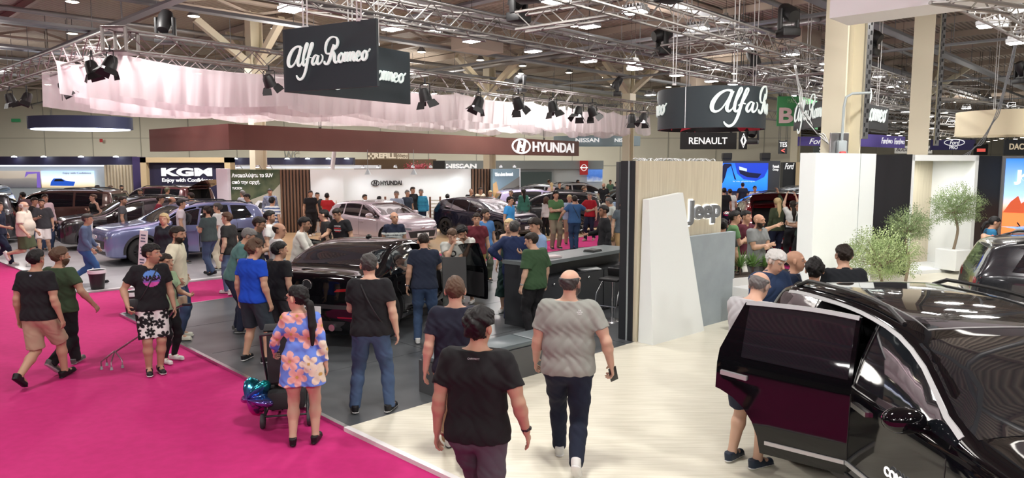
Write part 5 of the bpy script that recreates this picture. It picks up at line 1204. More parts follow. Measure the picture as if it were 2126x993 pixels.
segs = [(0, 4.6), (4.5, 7.2), (7.1, 11.0), (11.2, 15.6), (15.8, 17.8), (18.3, 20.6), (20.8, 21.9), (22.1, 23.6), (24.0, 25.4)]
for row, (off, st_) in enumerate(((0.25, 0), (1.3, -.5), (2.5, -.2), (3.7, -.7), (5.0, -.1), (6.4, -.6))):
 for i, (a, b) in enumerate(segs):
  if row and (i + row) % 4 == 3 and i > 3: continue
  z = -.26 - .03 * ((i + row) % 3) + .05 * row; A = T1 - E2 * off + Tu * (a + st_ + .1 * row); B = T1 - E2 * off + Tu * (b + st_ + .12 * row + .3)
  if (B - T1 + E2 * off).dot(Tu) > Ln + .5: continue
  drape(A + Vector((0, 0, z)), B + Vector((0, 0, z)), .90 + .10 * ((i * 3 + row) % 3), row * 20 + i, 'sheer white drape hanging from the overhead truss rig')
for nm, (x, y), p in (('drape_spot', (-8.2, 15.6), 60),):
 pass
area('stage_light_beam', (T1 + Tu * 3 - E2 * 5 + Vector((0, 0, .2))), 4.0, 300, (1, .72, .78), (0, 0, -1), 9.0)
area('stage_light_beam', (T1 + Tu * 10 - E2 * 4 + Vector((0, 0, .3))), 5.0, 230, (1, .88, .88), (0, 0, -1), 8.0)
area('stage_light_beam', (T1 + Tu * 19 - E2 * 3 + Vector((0, 0, .3))), 4.0, 220, (1, .90, .92), (0, 0, -1), 8.0)
# ================================================================ lettering helpers
ALFA = [[(2.35, 2.12, .30), (1.75, 2.2, .22), (1.0, 1.8, .34), (.42, 1.0, .46), (.32, .28, .40), (.68, -.02, .26), (1.25, .25, .16), (1.8, 1.05, .12), (2.3, 2.0, .12)],
 [(2.42, 2.15, .34), (2.05, 1.2, .36), (1.82, .35, .34), (2.02, 0, .26), (2.4, .25, .12)],
 [(2.4, .25, .10), (3.0, 1.35, .12), (3.45, 2.25, .16), (3.33, 2.5, .16), (3.08, 2.1, .24), (2.72, .9, .32), (2.65, .2, .3), (2.86, 0, .24), (3.15, .25, .10)],
 [(3.1, .2, .10), (3.8, 1.3, .12), (4.25, 2.2, .16), (4.13, 2.46, .16), (3.86, 2.05, .24), (3.4, .7, .32), (3.0, -.6, .30), (2.55, -1.35, .26), (2.05, -1.55, .28), (1.68, -1.3, .20), (1.55, -1.05, .10)],
 [(3.05, .62, .10), (3.5, .85, .14), (3.95, .80, .10)],
 [(4.95, .95, .14), (4.6, 1.02, .16), (4.2, .62, .28), (4.08, .2, .28), (4.3, -.02, .20), (4.68, .35, .12), (4.98, .95, .10)],
 [(5.05, 1.0, .26), (4.85, .4, .30), (4.92, .03, .26), (5.25, .05, .16), (5.62, .4, .12), (5.68, .85, .10), (5.5, 1.05, .06)],
 [(7.45, 2.0, .30), (7.1, 1.2, .38), (6.75, .4, .36), (6.4, -.05, .28), (6.0, .02, .24), (5.95, .3, .12)],
 [(6.75, 1.05, .20), (6.3, 1.1, .16), (6.15, 1.6, .24), (6.4, 2.35, .28), (7.05, 2.82, .18), (7.75, 2.75, .16), (8.0, 2.3, .30), (7.8, 1.75, .28), (7.3, 1.42, .16), (7.0, 1.4, .12)],
 [(7.2, 1.4, .16), (7.45, .85, .34), (7.45, .25, .32), (7.7, .0, .24), (8.05, .25, .10)],
 [(8.5, 1.0, .16), (8.12, .65, .28), (8.1, .18, .28), (8.35, -.02, .18), (8.68, .3, .26), (8.72, .8, .24), (8.48, 1.02, .14), (8.9, .82, .08)],
 [(8.9, .8, .08), (9.1, 1.0, .22), (8.98, .5, .28), (8.85, 0, .26)], [(8.95, .35, .10), (9.3, .95, .14), (9.5, .85, .26), (9.38, .4, .28), (9.28, 0, .26)], [(9.38, .35, .10), (9.72, .95, .14), (9.92, .85, .26), (9.80, .4, .28), (9.72, 0, .26)], [(9.80, .35, .10), (10.12, .95, .14), (10.32, .85, .26), (10.2, .35, .28), (10.32, .02, .22), (10.65, .25, .10)],
 [(10.6, .3, .10), (11.05, .55, .12), (11.15, .88, .18), (10.92, 1.0, .16), (10.65, .6, .28), (10.65, .18, .28), (10.92, -.02, .20), (11.3, .2, .10), (11.5, .45, .08)],
 [(11.9, 1.0, .16), (11.52, .65, .28), (11.5, .18, .28), (11.75, -.02, .18), (12.08, .3, .26), (12.12, .8, .24), (11.88, 1.02, .14), (12.3, .85, .10), (12.6, 1.15, .10)]]
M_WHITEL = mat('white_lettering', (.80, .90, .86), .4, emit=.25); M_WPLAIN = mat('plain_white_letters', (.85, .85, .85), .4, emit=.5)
def panel_script(name, strokes, p0, p1, z, u, parent, m=M_WHITEL, off=.02, x0=0):
 p0 = Vector((p0[0], p0[1], 0)); d = (Vector((p1[0], p1[1], 0)) - p0).normalized(); n = Vector((d.y, -d.x, 0)); mf = lambda x, y, w: p0 + d * (x0 + x * u) + Vector((0, 0, z + y * u)) + n * (off + w)
 return stroke_mesh(strokes, .02, mf).build(name, m, parent)
def straps(root, pts, top, m=None):
 for p in pts:
  mb = MB(); p = Vector(p); mb.tube([p + Vector((-.03, 0, 0)), p + Vector((-.06, 0, top - p.z))], .012, 5); mb.tube([p + Vector((.03, 0, 0)), p + Vector((.06, 0, top - p.z))], .012, 5)
  mb.box(p + Vector((0, 0, .02)), (.09, .05, .05)); mb.build('hanging_strap', m or mat('white_strap', (.7, .7, .7), .6), root)
M_NAVYG = mat('dark_teal_board', (.022, .034, .042), .55)
# ---- V shaped hanging sign
A0, A1, B1 = (-3.74, 12.0), (-2.06, 11.08), (-2.02, 14.4)
t = empty('hanging_sign', (0, 0, 0)); tag(t, 'large angled dark script sign board hanging high left of the middle', 'hanging sign')
zA = (3.90, 4.91); panel('front_board', A0, A1, zA[0], zA[1], .05, M_NAVYG, 1, t)
panel('back_board', A0, B1, zA[0], zA[1], .05, M_NAVYG, 1, t)
LA = (Vector(A1) - Vector(A0)).length; LB = (Vector(B1) - Vector(A0)).length
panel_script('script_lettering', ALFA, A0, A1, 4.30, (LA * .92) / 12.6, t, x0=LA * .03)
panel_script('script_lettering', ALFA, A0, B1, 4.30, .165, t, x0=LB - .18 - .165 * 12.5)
straps(t, [(-3.35, 11.85, 4.9), (-2.35, 11.25, 4.9), (-2.5, 13.5, 4.9), (-2.85, 12.9, 4.9)], 7.0)
# ---- round hanging sign
RC = Vector((5.15, 18.7, 0)); RR = 1.35; zr = (3.60, 4.60)
t = empty('hanging_sign', tuple(RC)); tag(t, 'round drum shaped dark script sign hanging right of the middle', 'hanging sign')
mb = MB(); mb.lathe([(RR, zr[0]), (RR, zr[1]), (RR - .03, zr[1]), (RR - .03, zr[0]), (RR, zr[0])], n=72); mb.build('drum', M_NAVYG, t, sm=40)
lm = bpy.data.materials.new('red_black_print'); lm.use_nodes = True; nt = lm.node_tree; vr = nt.nodes.new('ShaderNodeTexVoronoi'); vr.inputs['Scale'].default_value = 2.6; cr = nt.nodes.new('ShaderNodeValToRGB'); cr.color_ramp.interpolation = 'CONSTANT'; cr.color_ramp.elements[0].color = (.01, .01, .012, 1); cr.color_ramp.elements[1].position = .5; cr.color_ramp.elements[1].color = (.80, .06, .10, 1); tc = nt.nodes.new('ShaderNodeTexCoord')
nt.links.new(tc.outputs['Object'], vr.inputs['Vector']); nt.links.new(vr.outputs['Color'], cr.inputs[0]); nt.links.new(cr.outputs[0], nt.nodes['Principled BSDF'].inputs['Base Color'])
mb = MB(); mb.lathe([(RR - .05, zr[0]), (RR - .05, zr[1]), (RR - .07, zr[1]), (RR - .07, zr[0]), (RR - .05, zr[0])], n=60); mb.build('printed_lining', lm, t, sm=40)
def drum_map(x, y, w): a = (x - .0) / RR - PI / 2 + ang; r = RR + .012 + w; return Vector((r * math.cos(a), r * math.sin(a), y))
base_ang = math.atan2(RC.x, RC.y)   # toward the camera
for s0 in (-.05, -4.07):
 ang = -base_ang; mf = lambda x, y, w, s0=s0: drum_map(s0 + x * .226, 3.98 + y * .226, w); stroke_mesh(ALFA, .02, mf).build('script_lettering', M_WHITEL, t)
for s0 in (-.62, 3.2):
 ang = -base_ang; mb = MB(); mb.tube([drum_map(s0, zr[0], 0), drum_map(s0, zr[1], 0)], .012, 6); mb.build('seam', M_ALU, t)
straps(t, [(-1.1, -.6, 4.68), (.2, -1.3, 4.68), (1.2, .3, 4.68), (-.3, 1.3, 4.68)], 7.2 - 0)
# ---- far hanging boards
def hboard(label, x0, y0, x1, y1, xb, yb, Y, name='hanging_sign', m=M_BLACK, parts=None, Y1=None, strap=True):
 Y1 = Y1 or Y; a = atY(x0, y0, Y); b = atY(x1, y1, Y1); c = atY(x0, yb, Y); t = empty(name); tag(t, label, 'hanging sign'); panel('board', (a.x, a.y), (b.x, b.y), c.z, a.z, .06, m, 1, t)
 if strap: straps(t, [(a.x * .9 + b.x * .1, a.y * .9 + b.y * .1 + .03, a.z), (a.x * .1 + b.x * .9, a.y * .1 + b.y * .9 + .03, a.z)], 8.9, M_BLACK)
 def put(txt, fx0, fx1, fz0, fz1, mm=M_WPLAIN, **kw):
  q0 = a.lerp(b, fx0); q1 = a.lerp(b, fx1); zc = c.z + (a.z - c.z) * (fz0 + fz1) / 2; h = (a.z - c.z) * (fz1 - fz0); fit_text('lettering', txt, mm, t, (q0.x, q0.y, zc), (q1.x, q1.y, zc), h, **kw)
 return t, a, b, c, put
t, a, b, c, put = hboard('black hanging board with white capital lettering under the round sign', 1413, 275, 1530, 275, 1413, 310, 30); put('RENAULT', .15, .83, .30, .70, bold=.012)
t, a, b, c, put = hboard('small black hanging board with a diamond emblem beside the wide black one', 1535, 274, 1552, 274, 1535, 310, 30)
cx = (a + b) / 2; hw = (b.x - a.x) / 2; cz = (a.z + c.z) / 2
for k, s_ in enumerate((.8, .5)):
 mb = MB(); q = [(cx.x + hw * s_ * .8 * u, cx.y - .05, cz + (a.z - cz) * s_ * v) for u, v in ((0, 1), (1, 0), (0, -1), (-1, 0))]; mb.tube(q, .022, 6, closed=True); mb.build('diamond_emblem', M_WPLAIN, t)
t, a, b, c, put = hboard('green hanging hall letter board, left face', 1615, 200, 1661, 200, 1615, 262, 30, m=mat('sign_green', (.03, .20, .06), .5)); put('B', .08, .72, .10, .62, mat('pale_pink_letters', (.62, .45, .45), .5), bold=.03); put('HALL', .45, .85, .78, .92, mat('pale_green_letters', (.2, .45, .2), .5))
t, a, b, c, put = hboard('green hanging hall letter board, right face', 1661, 199, 1701, 199, 1661, 262, 30, m=mat('sign_green', (.03, .20, .06), .5), Y1=33); put('C', .12, .85, .28, .72, mat('pale_grey_letters', (.45, .42, .35), .5), bold=.03); put('HALL', .1, .6, .78, .92, mat('pale_green_letters', (.2, .45, .2), .5))
# small V shaped script sign
S0, S1, S2 = atY(1647, 272, 24), atY(1725, 272, 20.5), atY(1843, 274, 24)
t = empty('hanging_sign'); tag(t, 'dark angled script sign hanging behind the near cream pillar', 'hanging sign'); za, zb_ = S0.z, atY(1647, 224, 24).z
panel('left_board', (S0.x, S0.y), (S1.x, S1.y), za, zb_, .05, M_BLACKW, 1, t); panel('right_board', (S1.x, S1.y), (S2.x, S2.y), za, zb_, .05, M_BLACKW, 1, t)
L1 = (S1 - S0).to_2d().length; L2 = (S2 - S1).to_2d().length
panel_script('script_lettering', ALFA, S0, S1, za + .30, L1 * .9 / 12.6, t, x0=L1 * .04); panel_script('script_lettering', ALFA, S1, S2, za + .28, L2 * .88 / 12.6, t, x0=L2 * .06)
straps(t, [(S0.x + .4, S0.y, zb_), (S2.x - .6, S2.y - .4, zb_)], 8.9)
# big white banner overhead at the top edge
w0 = atY(1722, 38, 11.3); dE = Vector((E2.x, E2.y)); w1 = (w0.x + dE.x * 5.2, w0.y + dE.y * 5.2)
t = empty('hanging_banner'); tag(t, 'huge white banner hanging over the stand, cut by the top edge', 'banner'); panel('fabric_face', (w0.x, w0.y), w1, w0.z, w0.z + 1.3, .8, mat('banner_fabric', (.80, .79, .82), .7), 1, t); straps(t, [(w0.x + .3, w0.y - .2, w0.z + 1.3)], 8.9)
t, a, b, c, put = hboard('small black hanging board with an arrow and capital letters', 1617, 293, 1635, 293, 1617, 320, 34); put('TES', .08, .92, .55, .9); put('<', .3, .7, .12, .42, mat('red_glow', (.7, .1, .08), .5, emit=.6), bold=.03)
PUR = mat('purple_fabric', (.10, .07, .30), .6, emit=.12)
t, a, b, c, put = hboard('left purple fascia with white script hanging at the far stands', 1655, 284, 1757, 286, 1655, 303, 52, m=PUR); put('Ford', .25, .6, .2, .8, shear=.3)
t, a, b, c, put = hboard('right purple fascia with two small white scripts', 1783, 277, 1880, 281, 1783, 304, 50, m=PUR, Y1=56); put('Ford', .46, .60, .3, .8, shear=.3); put('Ford', .74, .88, .3, .8, shear=.3); put('PRO', .61, .70, .35, .65); put('PRO', .89, .98, .35, .65)
t, a, b, c, put = hboard('deep blue board with an oval emblem at the far right stands', 1933, 290, 2026, 291, 1933, 312, 44, m=mat('deep_blue_board', (.03, .025, .12), .5)); put('Ford', .42, .64, .52, .92, shear=.3); put('PRO', .42, .60, .1, .4)
q = (a + b) / 2; mb = MB(); mb.tube([(q.x + .02 + .62 * math.cos(k), q.y - .08, c.z + (a.z - c.z) * .72 + .19 * math.sin(k)) for k in np.linspace(0, 2 * PI, 24)[:-1]], .02, 5, closed=True); mb.build('oval_ring', M_WPLAIN, t)
t, a, b, c, put = hboard('long white far banner with black slanted capitals', 1858, 303, 1936, 304, 1858, 319, 70, m=M_WHITE); put('BUGGY MOTOR', .04, .96, .3, .72, M_INK, shear=.3, bold=.01)
t, a, b, c, put = hboard('black far board with white capitals at the right edge', 2086, 290, 2150, 290, 2086, 322, 34, m=M_BLACKW); put('DACIA', .16, .85, .35, .75, mat('tan_letters', (.6, .5, .35), .5, emit=.3), bold=.02)
t, a, b, c, put = hboard('small black far board with a red block beside the right pillar', 2023, 300, 2052, 300, 2023, 322, 40, m=M_BLACK); put('-', .2, .8, .3, .6, mat('red_glow', (.7, .1, .08), .5, emit=.6), bold=.2)
t, a, b, c, put = hboard('small dark board with a white arrow by the near pillar', 1690, 303, 1728, 303, 1690, 318, 30, m=mat('board_green_grey', (.06, .08, .07), .5), strap=False); put('>', .3, .8, .2, .8, bold=.03)
# cream drum banner at the far right
cc = atY(2085, 260, 30); mb = MB(); mb.lathe([(1.75, -.45), (1.75, .55), (1.70, .55), (1.70, -.45), (1.75, -.45)], n=48); o = mb.build('drum_banner', mat('cream_fabric', (.78, .68, .48), .7, emit=.08), sm=40); o.location = cc; tag(o, 'round cream fabric banner hanging at the right edge', 'banner')
tm = text_mesh('V', .34, .02, .01); q = link('lettering', tm, M_INK, o); place(q, (.6, -1.72, .05), (.95, .35, 0), (0, 0, 1))
straps(o, [(-1.2, -1.1, .55), (.9, -1.4, .55)], 4.0)
# ---- curved nissan-blue ring and navy oval ring
def ring_banner(label, xl, xr, yt, yb, Y, depth, m, letters=(), under=None):
 a = atY(xl, yt, Y); b = atY(xr, yt, Y); c = atY(xl, yb, Y); rx = (b.x - a.x) / 2; cx, cy = (a.x + b.x) / 2, Y + depth * .2; t = empty('ring_banner', (cx, cy, 0)); tag(t, label, 'banner'); n = 56; vs = []; fs = []
 for r in (1, .96):
  for z in (c.z, a.z):
   for k in range(n): an = 2 * PI * k / n; vs.append((rx * r * math.cos(an), depth * r * math.sin(an), z))
 for k in range(n): k2 = (k + 1) % n; fs += [(k, k2, n + k2, n + k), (2 * n + k, 3 * n + k, 3 * n + k2, 2 * n + k2), (k, 2 * n + k, 2 * n + k2, k2), (n + k, n + k2, 3 * n + k2, 3 * n + k)]
 mb = MB(); mb.add(vs, fs); mb.build('fabric_ring', m, t, sm=40)
 for txt, fx, h in letters:
  tm = text_mesh(txt, 1, .02, .015); xs = [v.co.x for v in tm.vertices]; ys = [v.co.y for v in tm.vertices]; k = h / (max(ys) - min(ys)) * (a.z - c.z); W = (max(xs) - min(xs)) * k * 1.25
  for v in tm.vertices:
   x = fx * rx + v.co.x * k * 1.25; xx = max(-.999, min(.999, x / rx)); y = -depth * math.sqrt(1 - xx * xx) - .05 - v.co.z; v.co = (x, y, (a.z + c.z) / 2 + v.co.y * k)
  link('lettering', tm, M_WPLAIN, t)
 straps(t, [(-rx * .6, 0, a.z), (rx * .6, 0, a.z)], 8.9, M_BLACK); return t
ring_banner('long grey blue ring banner with two white names behind the drape ends', 1150, 1331, 283, 303, 44, 1.6, mat('ring_grey_blue', (.26, .34, .38), .6, emit=.05), [('NISSAN', -.28, .42), ('NISSAN', .55, .36)])
t = ring_banner('dark navy oval ring banner with a glowing white underside at far left', 56, 261, 243, 268, 33, 1.6, mat('navy_fabric', (.02, .025, .07), .6))
mb = MB(); a = atY(56, 266, 33); b = atY(261, 266, 33); rx = (b.x - a.x) / 2 * .95
mb.add([(rx * math.cos(k), 1.5 * math.sin(k), a.z - .04) for k in np.linspace(0, 2 * PI, 41)[:-1]] + [(rx * math.cos(k), 1.5 * math.sin(k), a.z - .08) for k in np.linspace(0, 2 * PI, 41)[:-1]], [tuple(range(40)), tuple(range(79, 39, -1))]); mb.build('lit_underside', mat('lit_white', (.85, .88, 1), .5, emit=1.2), t)
# ---- brown fascia with the oval H emblem
F0, F1 = atY(475, 285, 22), atY(1202, 305, 38.5); FL = atY(310, 285, 25.6); zf = (3.17, 3.95)
FASC = mat('brown_fascia', (.16, .065, .05), .55, noise=(.5, (.19, .08, .062)))
t = empty('overhead_fascia'); tag(t, 'long reddish brown fascia beam floating over the car stand with white lettering', 'fascia')
mb = MB(); n1 = (F1 - F0).normalized(); pbox(mb, (F0.x, F0.y), (F1.x, F1.y), zf[0], zf[1], .5, 1); pbox(mb, (FL.x, FL.y), (F0.x, F0.y), zf[0], zf[1], .5, 1); mb.build('beam_face', FASC, t)
Lf = (F1 - F0).to_2d().length; dF = Vector((F1.x - F0.x, F1.y - F0.y, 0)).normalized()
def alongpx(px, p0, d): k = (px - 1063) / F_PX; s_ = (k * p0.y - p0.x) / (d.x - k * d.y); return Vector((p0.x + d.x * s_, p0.y + d.y * s_, 0))
P0, P1 = alongpx(1105, F0, dF), alongpx(1190, F0, dF); zc = 3.58
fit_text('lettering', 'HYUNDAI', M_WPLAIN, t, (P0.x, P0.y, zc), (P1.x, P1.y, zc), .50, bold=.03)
ec = (alongpx(1063, F0, dF) + alongpx(1099, F0, dF)) / 2; rx = (alongpx(1063, F0, dF) - alongpx(1099, F0, dF)).length / 2; nF = Vector((dF.y, -dF.x, 0))
def h_emblem(parent, c, d, n, rx, rz, w, m):
 mb = MB(); mb.tube([c + d * rx * math.cos(k) + Vector((0, 0, rz * math.sin(k))) + n * .03 for k in np.linspace(0, 2 * PI, 33)[:-1]], w, 6, closed=True); mb.build('emblem_ring', m, parent, sm=50)
 st = [[(-.48, -.75, .30), (-.40, -.2, .28), (-.18, .75, .34)], [(.18, -.75, .34), (.40, .2, .28), (.48, .75, .30)], [(-.45, -.12, .12), (-.1, .05, .22), (.1, -.05, .22), (.45, .12, .12)]]
 stroke_mesh([[(a * rx * .85, b * rz, ww * rx) for a, b, ww in s_] for s_ in st], .02, lambda x, y, z: c + d * x + Vector((0, 0, y)) + n * (.02 + z)).build('emblem_h', m, parent)
h_emblem(t, ec + Vector((0, 0, zc)), dF, nF, rx, .33, .045, M_WPLAIN)
straps(t, [(F0.x + 2, F0.y + 3, 3.95), (F1.x - 2, F1.y - 3, 3.95)], 5.3, M_BLACK)
# white sloping prop under the fascia
mb = MB(); q0, q1 = atY(694, 312, 27), atY(690, 352, 27); mb.tube([q0, q1], .08, 8); o = mb.build('white_post', M_WHITE); tag(o, 'thin white post between the brown fascia and the white wall', 'post')
# ================================================================ back walls of the car stand
WY = 29.0
def wl(px, Y=WY): return ((px - 1063) / F_PX * Y, Y)
t = empty('booth_wall'); tag(t, 'long white booth wall with small black lettering behind the pale hatchback', 'booth wall')
zt_ = 2.52
panel('white_face', wl(712, 29.0), wl(978, 31.5), 0, zt_, .15, M_WHITE, 1, t); panel('white_face', wl(646, 28.0), wl(714, 28.6), 0, zt_, .15, M_WHITE, 1, t)
q0 = Vector((*wl(790, 29.7), 1.95)); q1 = Vector((*wl(834, 30.1), 1.95)); fit_text('lettering', 'HYUNDAI', M_INK, t, q0, q1, .19, bold=.03, off=.05)
q = Vector((*wl(779, 29.6), 1.95)); dd = (q1 - q0).normalized(); h_emblem(t, q + Vector((dd.y, -dd.x, 0)) * .05, dd, Vector((dd.y, -dd.x, 0)), .16, .11, .02, M_INK)
def slatted(name, label, p0, p1, z0, z1, m, m2, n):
 t = empty(name); tag(t, label, 'slatted wall'); panel('backing', p0, p1, z0, z1, .1, m2, 1, t); a, b = Vector(p0), Vector(p1); mb = MB(); d = (b - a) / n; nn = Vector((d.y, -d.x)).normalized()
 for k in range(n): c = a + d * (k + .25); e = a + d * (k + .75); pbox(mb, (c.x, c.y), (e.x, e.y), z0, z1, .06, -1)
 o = mb.build('slat_panel', m, t); return t
M_WALN = mat('walnut_slats', (.16, .09, .055), .5); M_DK = mat('dark_slat_back', (.03, .022, .02), .6)
slatted('slatted_wall', 'dark walnut slatted wall left of the white booth wall', wl(583, 28.2), wl(645, 28.0), 0, zt_, M_WALN, M_DK, 9)
slatted('slatted_wall', 'dark walnut slatted wall right of the white booth wall', wl(978, 31.5), wl(1022, 32.0), 0, zt_, M_WALN, M_DK, 7)
# picture walls
def grad_mat(name, stops, axis=2, scale=1, off=0, emit=.5, noise=0, wob=.6):
 m = bpy.data.materials.new(name); m.use_nodes = True; nt = m.node_tree; b = nt.nodes['Principled BSDF']; tc = nt.nodes.new('ShaderNodeTexCoord'); mp = nt.nodes.new('ShaderNodeSeparateXYZ'); nt.links.new(tc.outputs['Generated'], mp.inputs[0]); cr = nt.nodes.new('ShaderNodeValToRGB')
 while len(cr.color_ramp.elements) < len(stops): cr.color_ramp.elements.new(.5)
 for e, (p, c) in zip(cr.color_ramp.elements, stops): e.position = p; e.color = (*c, 1)
 src = mp.outputs[axis]
 if noise:
  nz = nt.nodes.new('ShaderNodeTexNoise'); nz.inputs['Scale'].default_value = noise; nz.inputs['Detail'].default_value = 8; nt.links.new(tc.outputs['Generated'], nz.inputs['Vector']); ma = nt.nodes.new('ShaderNodeMath'); ma.operation = 'MULTIPLY_ADD'; ma.inputs[1].default_value = wob; nt.links.new(nz.outputs['Fac'], ma.inputs[0])
  ms = nt.nodes.new('ShaderNodeMath'); ms.operation = 'SUBTRACT'; ms.inputs[1].default_value = wob / 2; nt.links.new(src, ms.inputs[0]); nt.links.new(ms.outputs[0], ma.inputs[2]); src = ma.outputs[0]
 nt.links.new(src, cr.inputs[0]); nt.links.new(cr.outputs[0], b.inputs['Base Color'])
 if emit: nt.links.new(cr.outputs[0], b.inputs['Emission Color']); b.inputs['Emission Strength'].default_value = emit
 return m
def flat(t, name, m, a, b, poly, off):   # poly in fractions of the a-b, z span
 mb = MB(); d = (b - a); d.z = 0; n = Vector((d.y, -d.x, 0)).normalized(); H = b.z - a.z; vs = [a + d * u + Vector((0, 0, H * v)) + n * off for u, v in poly]; k = len(vs); vs += [v - n * .01 for v in vs]
 mb.add(vs, [tuple(range(k)), tuple(range(2 * k - 1, k - 1, -1))] + [(i, i + k, (i + 1) % k + k, (i + 1) % k) for i in range(k)]); return mb.build(name, m, t)
t = empty('poster_wall'); tag(t, 'backlit poster wall of a white car before a house with greek wording', 'poster wall'); A = Vector((*wl(478, 27.6), 0)); B = Vector((*wl(583, 28.2), zt_))
panel('wall_face', (A.x, A.y), (B.x, B.y), 0, zt_, .12, mat('poster_leaves', (.03, .06, .025), .6, noise=(2.5, (.10, .12, .06))), 1, t)
flat(t, 'printed_house', mat('print_concrete', (.36, .34, .27), .6, emit=.15), A, B, [(0, .42), (.85, .66), (.95, .74), (1, .78), (1, .35), (.2, .30), (0, .30)], .02)
flat(t, 'printed_window', mat('print_dark', (.03, .03, .03), .5), A, B, [(.1, .36), (.82, .56), (.82, .40), (.1, .32)], .03); flat(t, 'printed_door', mat('print_orange', (.5, .16, .04), .5, emit=.15), A, B, [(.62, .38), (.62, .52), (.85, .56), (.85, .40)], .035)
flat(t, 'printed_drive', mat('print_sand', (.40, .33, .22), .6, emit=.1), A, B, [(0, 0), (1, 0), (1, .36), (0, .34)], .025)
flat(t, 'printed_car', mat('print_white_car', (.65, .66, .68), .4, emit=.2), A, B, [(.38, .12), (.98, .14), (1, .30), (.92, .40), (.80, .50), (.55, .52), (.42, .42), (.36, .28)], .045); flat(t, 'printed_car_glass', mat('print_dark', (.03, .03, .03), .5), A, B, [(.52, .40), (.58, .49), (.80, .47), (.88, .38)], .055)
for txt, f0, f1, z, h in (('Ανακαλύψτε το SUV', .05, .86, 2.28, .20), ('από την αρχή.', .05, .60, 2.02, .18), ('TUCSON', .05, .24, 1.80, .09)):
 q0 = A.lerp(B, f0); q1 = A.lerp(B, f1); fit_text('greek_lettering' if txt != 'TUCSON' else 'lettering', txt, M_WPLAIN, t, (q0.x, q0.y, z), (q1.x, q1.y, z), h, bold=.02, off=.06)
mb = MB(); c_ = wl(466, 27.4); mb.bbox((c_[0], c_[1], 1.28), (.44, .3, 2.56), .02); o = mb.build('booth_post', mat('pale_pink_white', (.74, .68, .74), .5)); tag(o, 'pale pinkish square post left of the greek poster wall', 'post')
t = empty('poster_wall'); tag(t, 'poster wall of a dark blue car under a canopy right of the dark slats', 'poster wall'); A = Vector((*wl(1023, 31.5), 0)); B = Vector((*wl(1078, 33), zt_))
panel('wall_face', (A.x, A.y), (B.x, B.y), 0, zt_, .12, mat('print_dusk', (.16, .24, .28), .6, emit=.1), 1, t); panel('white_edge', (B.x - .06, B.y), (B.x + .06, B.y + .05), 0, zt_ + .03, .2, M_WHITE, 1, t)
flat(t, 'printed_roof', mat('print_grey', (.18, .18, .17), .6), A, B, [(.2, .62), (1, .86), (1, .70), (.2, .56)], .02); flat(t, 'printed_wall', mat('print_dark_grey', (.07, .06, .05), .6), A, B, [(.2, .56), (1, .70), (1, .1), (0, .1), (0, .4)], .02); flat(t, 'printed_sunset', mat('print_ochre', (.45, .28, .12), .6, emit=.2), A, B, [(0, .45), (0, .74), (.12, .78), (.2, .6), (.5, .55), (.48, .45)], .03)
flat(t, 'printed_car', mat('print_blue_car', (.03, .05, .16), .3), A, B, [(.05, .22), (.72, .2), (.76, .36), (.62, .50), (.28, .50), (.08, .38)], .04)
q0 = A.lerp(B, .05); q1 = A.lerp(B, .72); fit_text('greek_lettering', 'Όλα είναι δυνατά', M_WPLAIN, t, (q0.x, q0.y, 2.28), (q1.x, q1.y, 2.28), .16, bold=.02, off=.05)
# booth spot lamps over the white wall and small cone lamps
for i, (px, Yw) in enumerate([(497, 27), (537, 27), (560, 27), (688, 27.8), (755, 28.8), (786, 29), (822, 29.3), (858, 29.6), (895, 30), (930, 30.4), (960, 30.8), (1040, 31), (1068, 31.5)]):
 o = empty('wall_spot_lamp', (*wl(px, Yw - .35), zt_ + .12)); tag(o, 'small spot lamp on a short arm washing the booth wall with light', 'lamp', 'spot lamps along the top of the booth walls'); mb = MB(); mb.tube([(0, .45, -.1), (0, .2, .05), (0, 0, .02)], .012, 6); mb.lathe([(.0, .05), (.05, .04), (.08, -.03), (.07, -.03), (.0, .0)], n=12); mb.build('arm', M_LAMPB, o, sm=40)
 mb = MB(); mb.lathe([(0.001, -.035), (.065, -.035), (.06, -.02), (.001, -.02)], n=12); mb.build('lens', mat('cold_led', (.9, .97, 1), .5, emit=12), o)
 if i in (3, 4, 5, 7, 8, 9, 10, 0, 2, 11):
  d = bpy.data.lights.new('spot_beam', 'SPOT'); d.energy = 22; d.spot_size = 1.9; d.spot_blend = .7; d.color = (.88, .97, 1); d.shadow_soft_size = .05; l = bpy.data.objects.new('spot_beam', d); COL.objects.link(l); l.parent = o; l.location = (0, 0, -.06); l.rotation_euler = (math.radians(24), 0, 0)
for px in (765, 860): mb = MB(); mb.lathe([(.01, .2), (.03, .18), (.13, 0), (.12, 0), (.0, .1)], n=14); mb.tube([(0, 0, .2), (0, 0, .9)], .008, 5); o = mb.build('cone_pendant', M_GREYP, sm=40); o.location = (*wl(px, 26), 2.35); tag(o, 'little grey cone pendant before the white booth wall, %s one' % ('left' if px < 800 else 'right'), 'lamp')
# thin ribbed rail screens behind the hatchback
for i, (pa, pb) in enumerate(((786, 800), (893, 914))):
 A, B = Vector((*wl(pa, 28.2), 0)), Vector((*wl(pb, 28.4), 0)); t = empty('rail_screen'); tag(t, ['rail screen with brass posts, mostly hidden by the pale hatchback', 'rail screen of thin white bars between brown posts right of the pale hatchback'][i], 'screen'); mb = MB()
 for k in range(8): pbox(mb, (A.x, A.y), (B.x, B.y), .3 + k * .14, .34 + k * .14, .02)
 mb.build('rail', mat('cream_paint', (.62, .58, .46), .5), t)
 for P in (A, B): mb = MB(); mb.box((P.x, P.y, .72), (.07, .07, 1.44)); mb.build('post', mat('brown_post', (.22, .09, .05), .5), t)
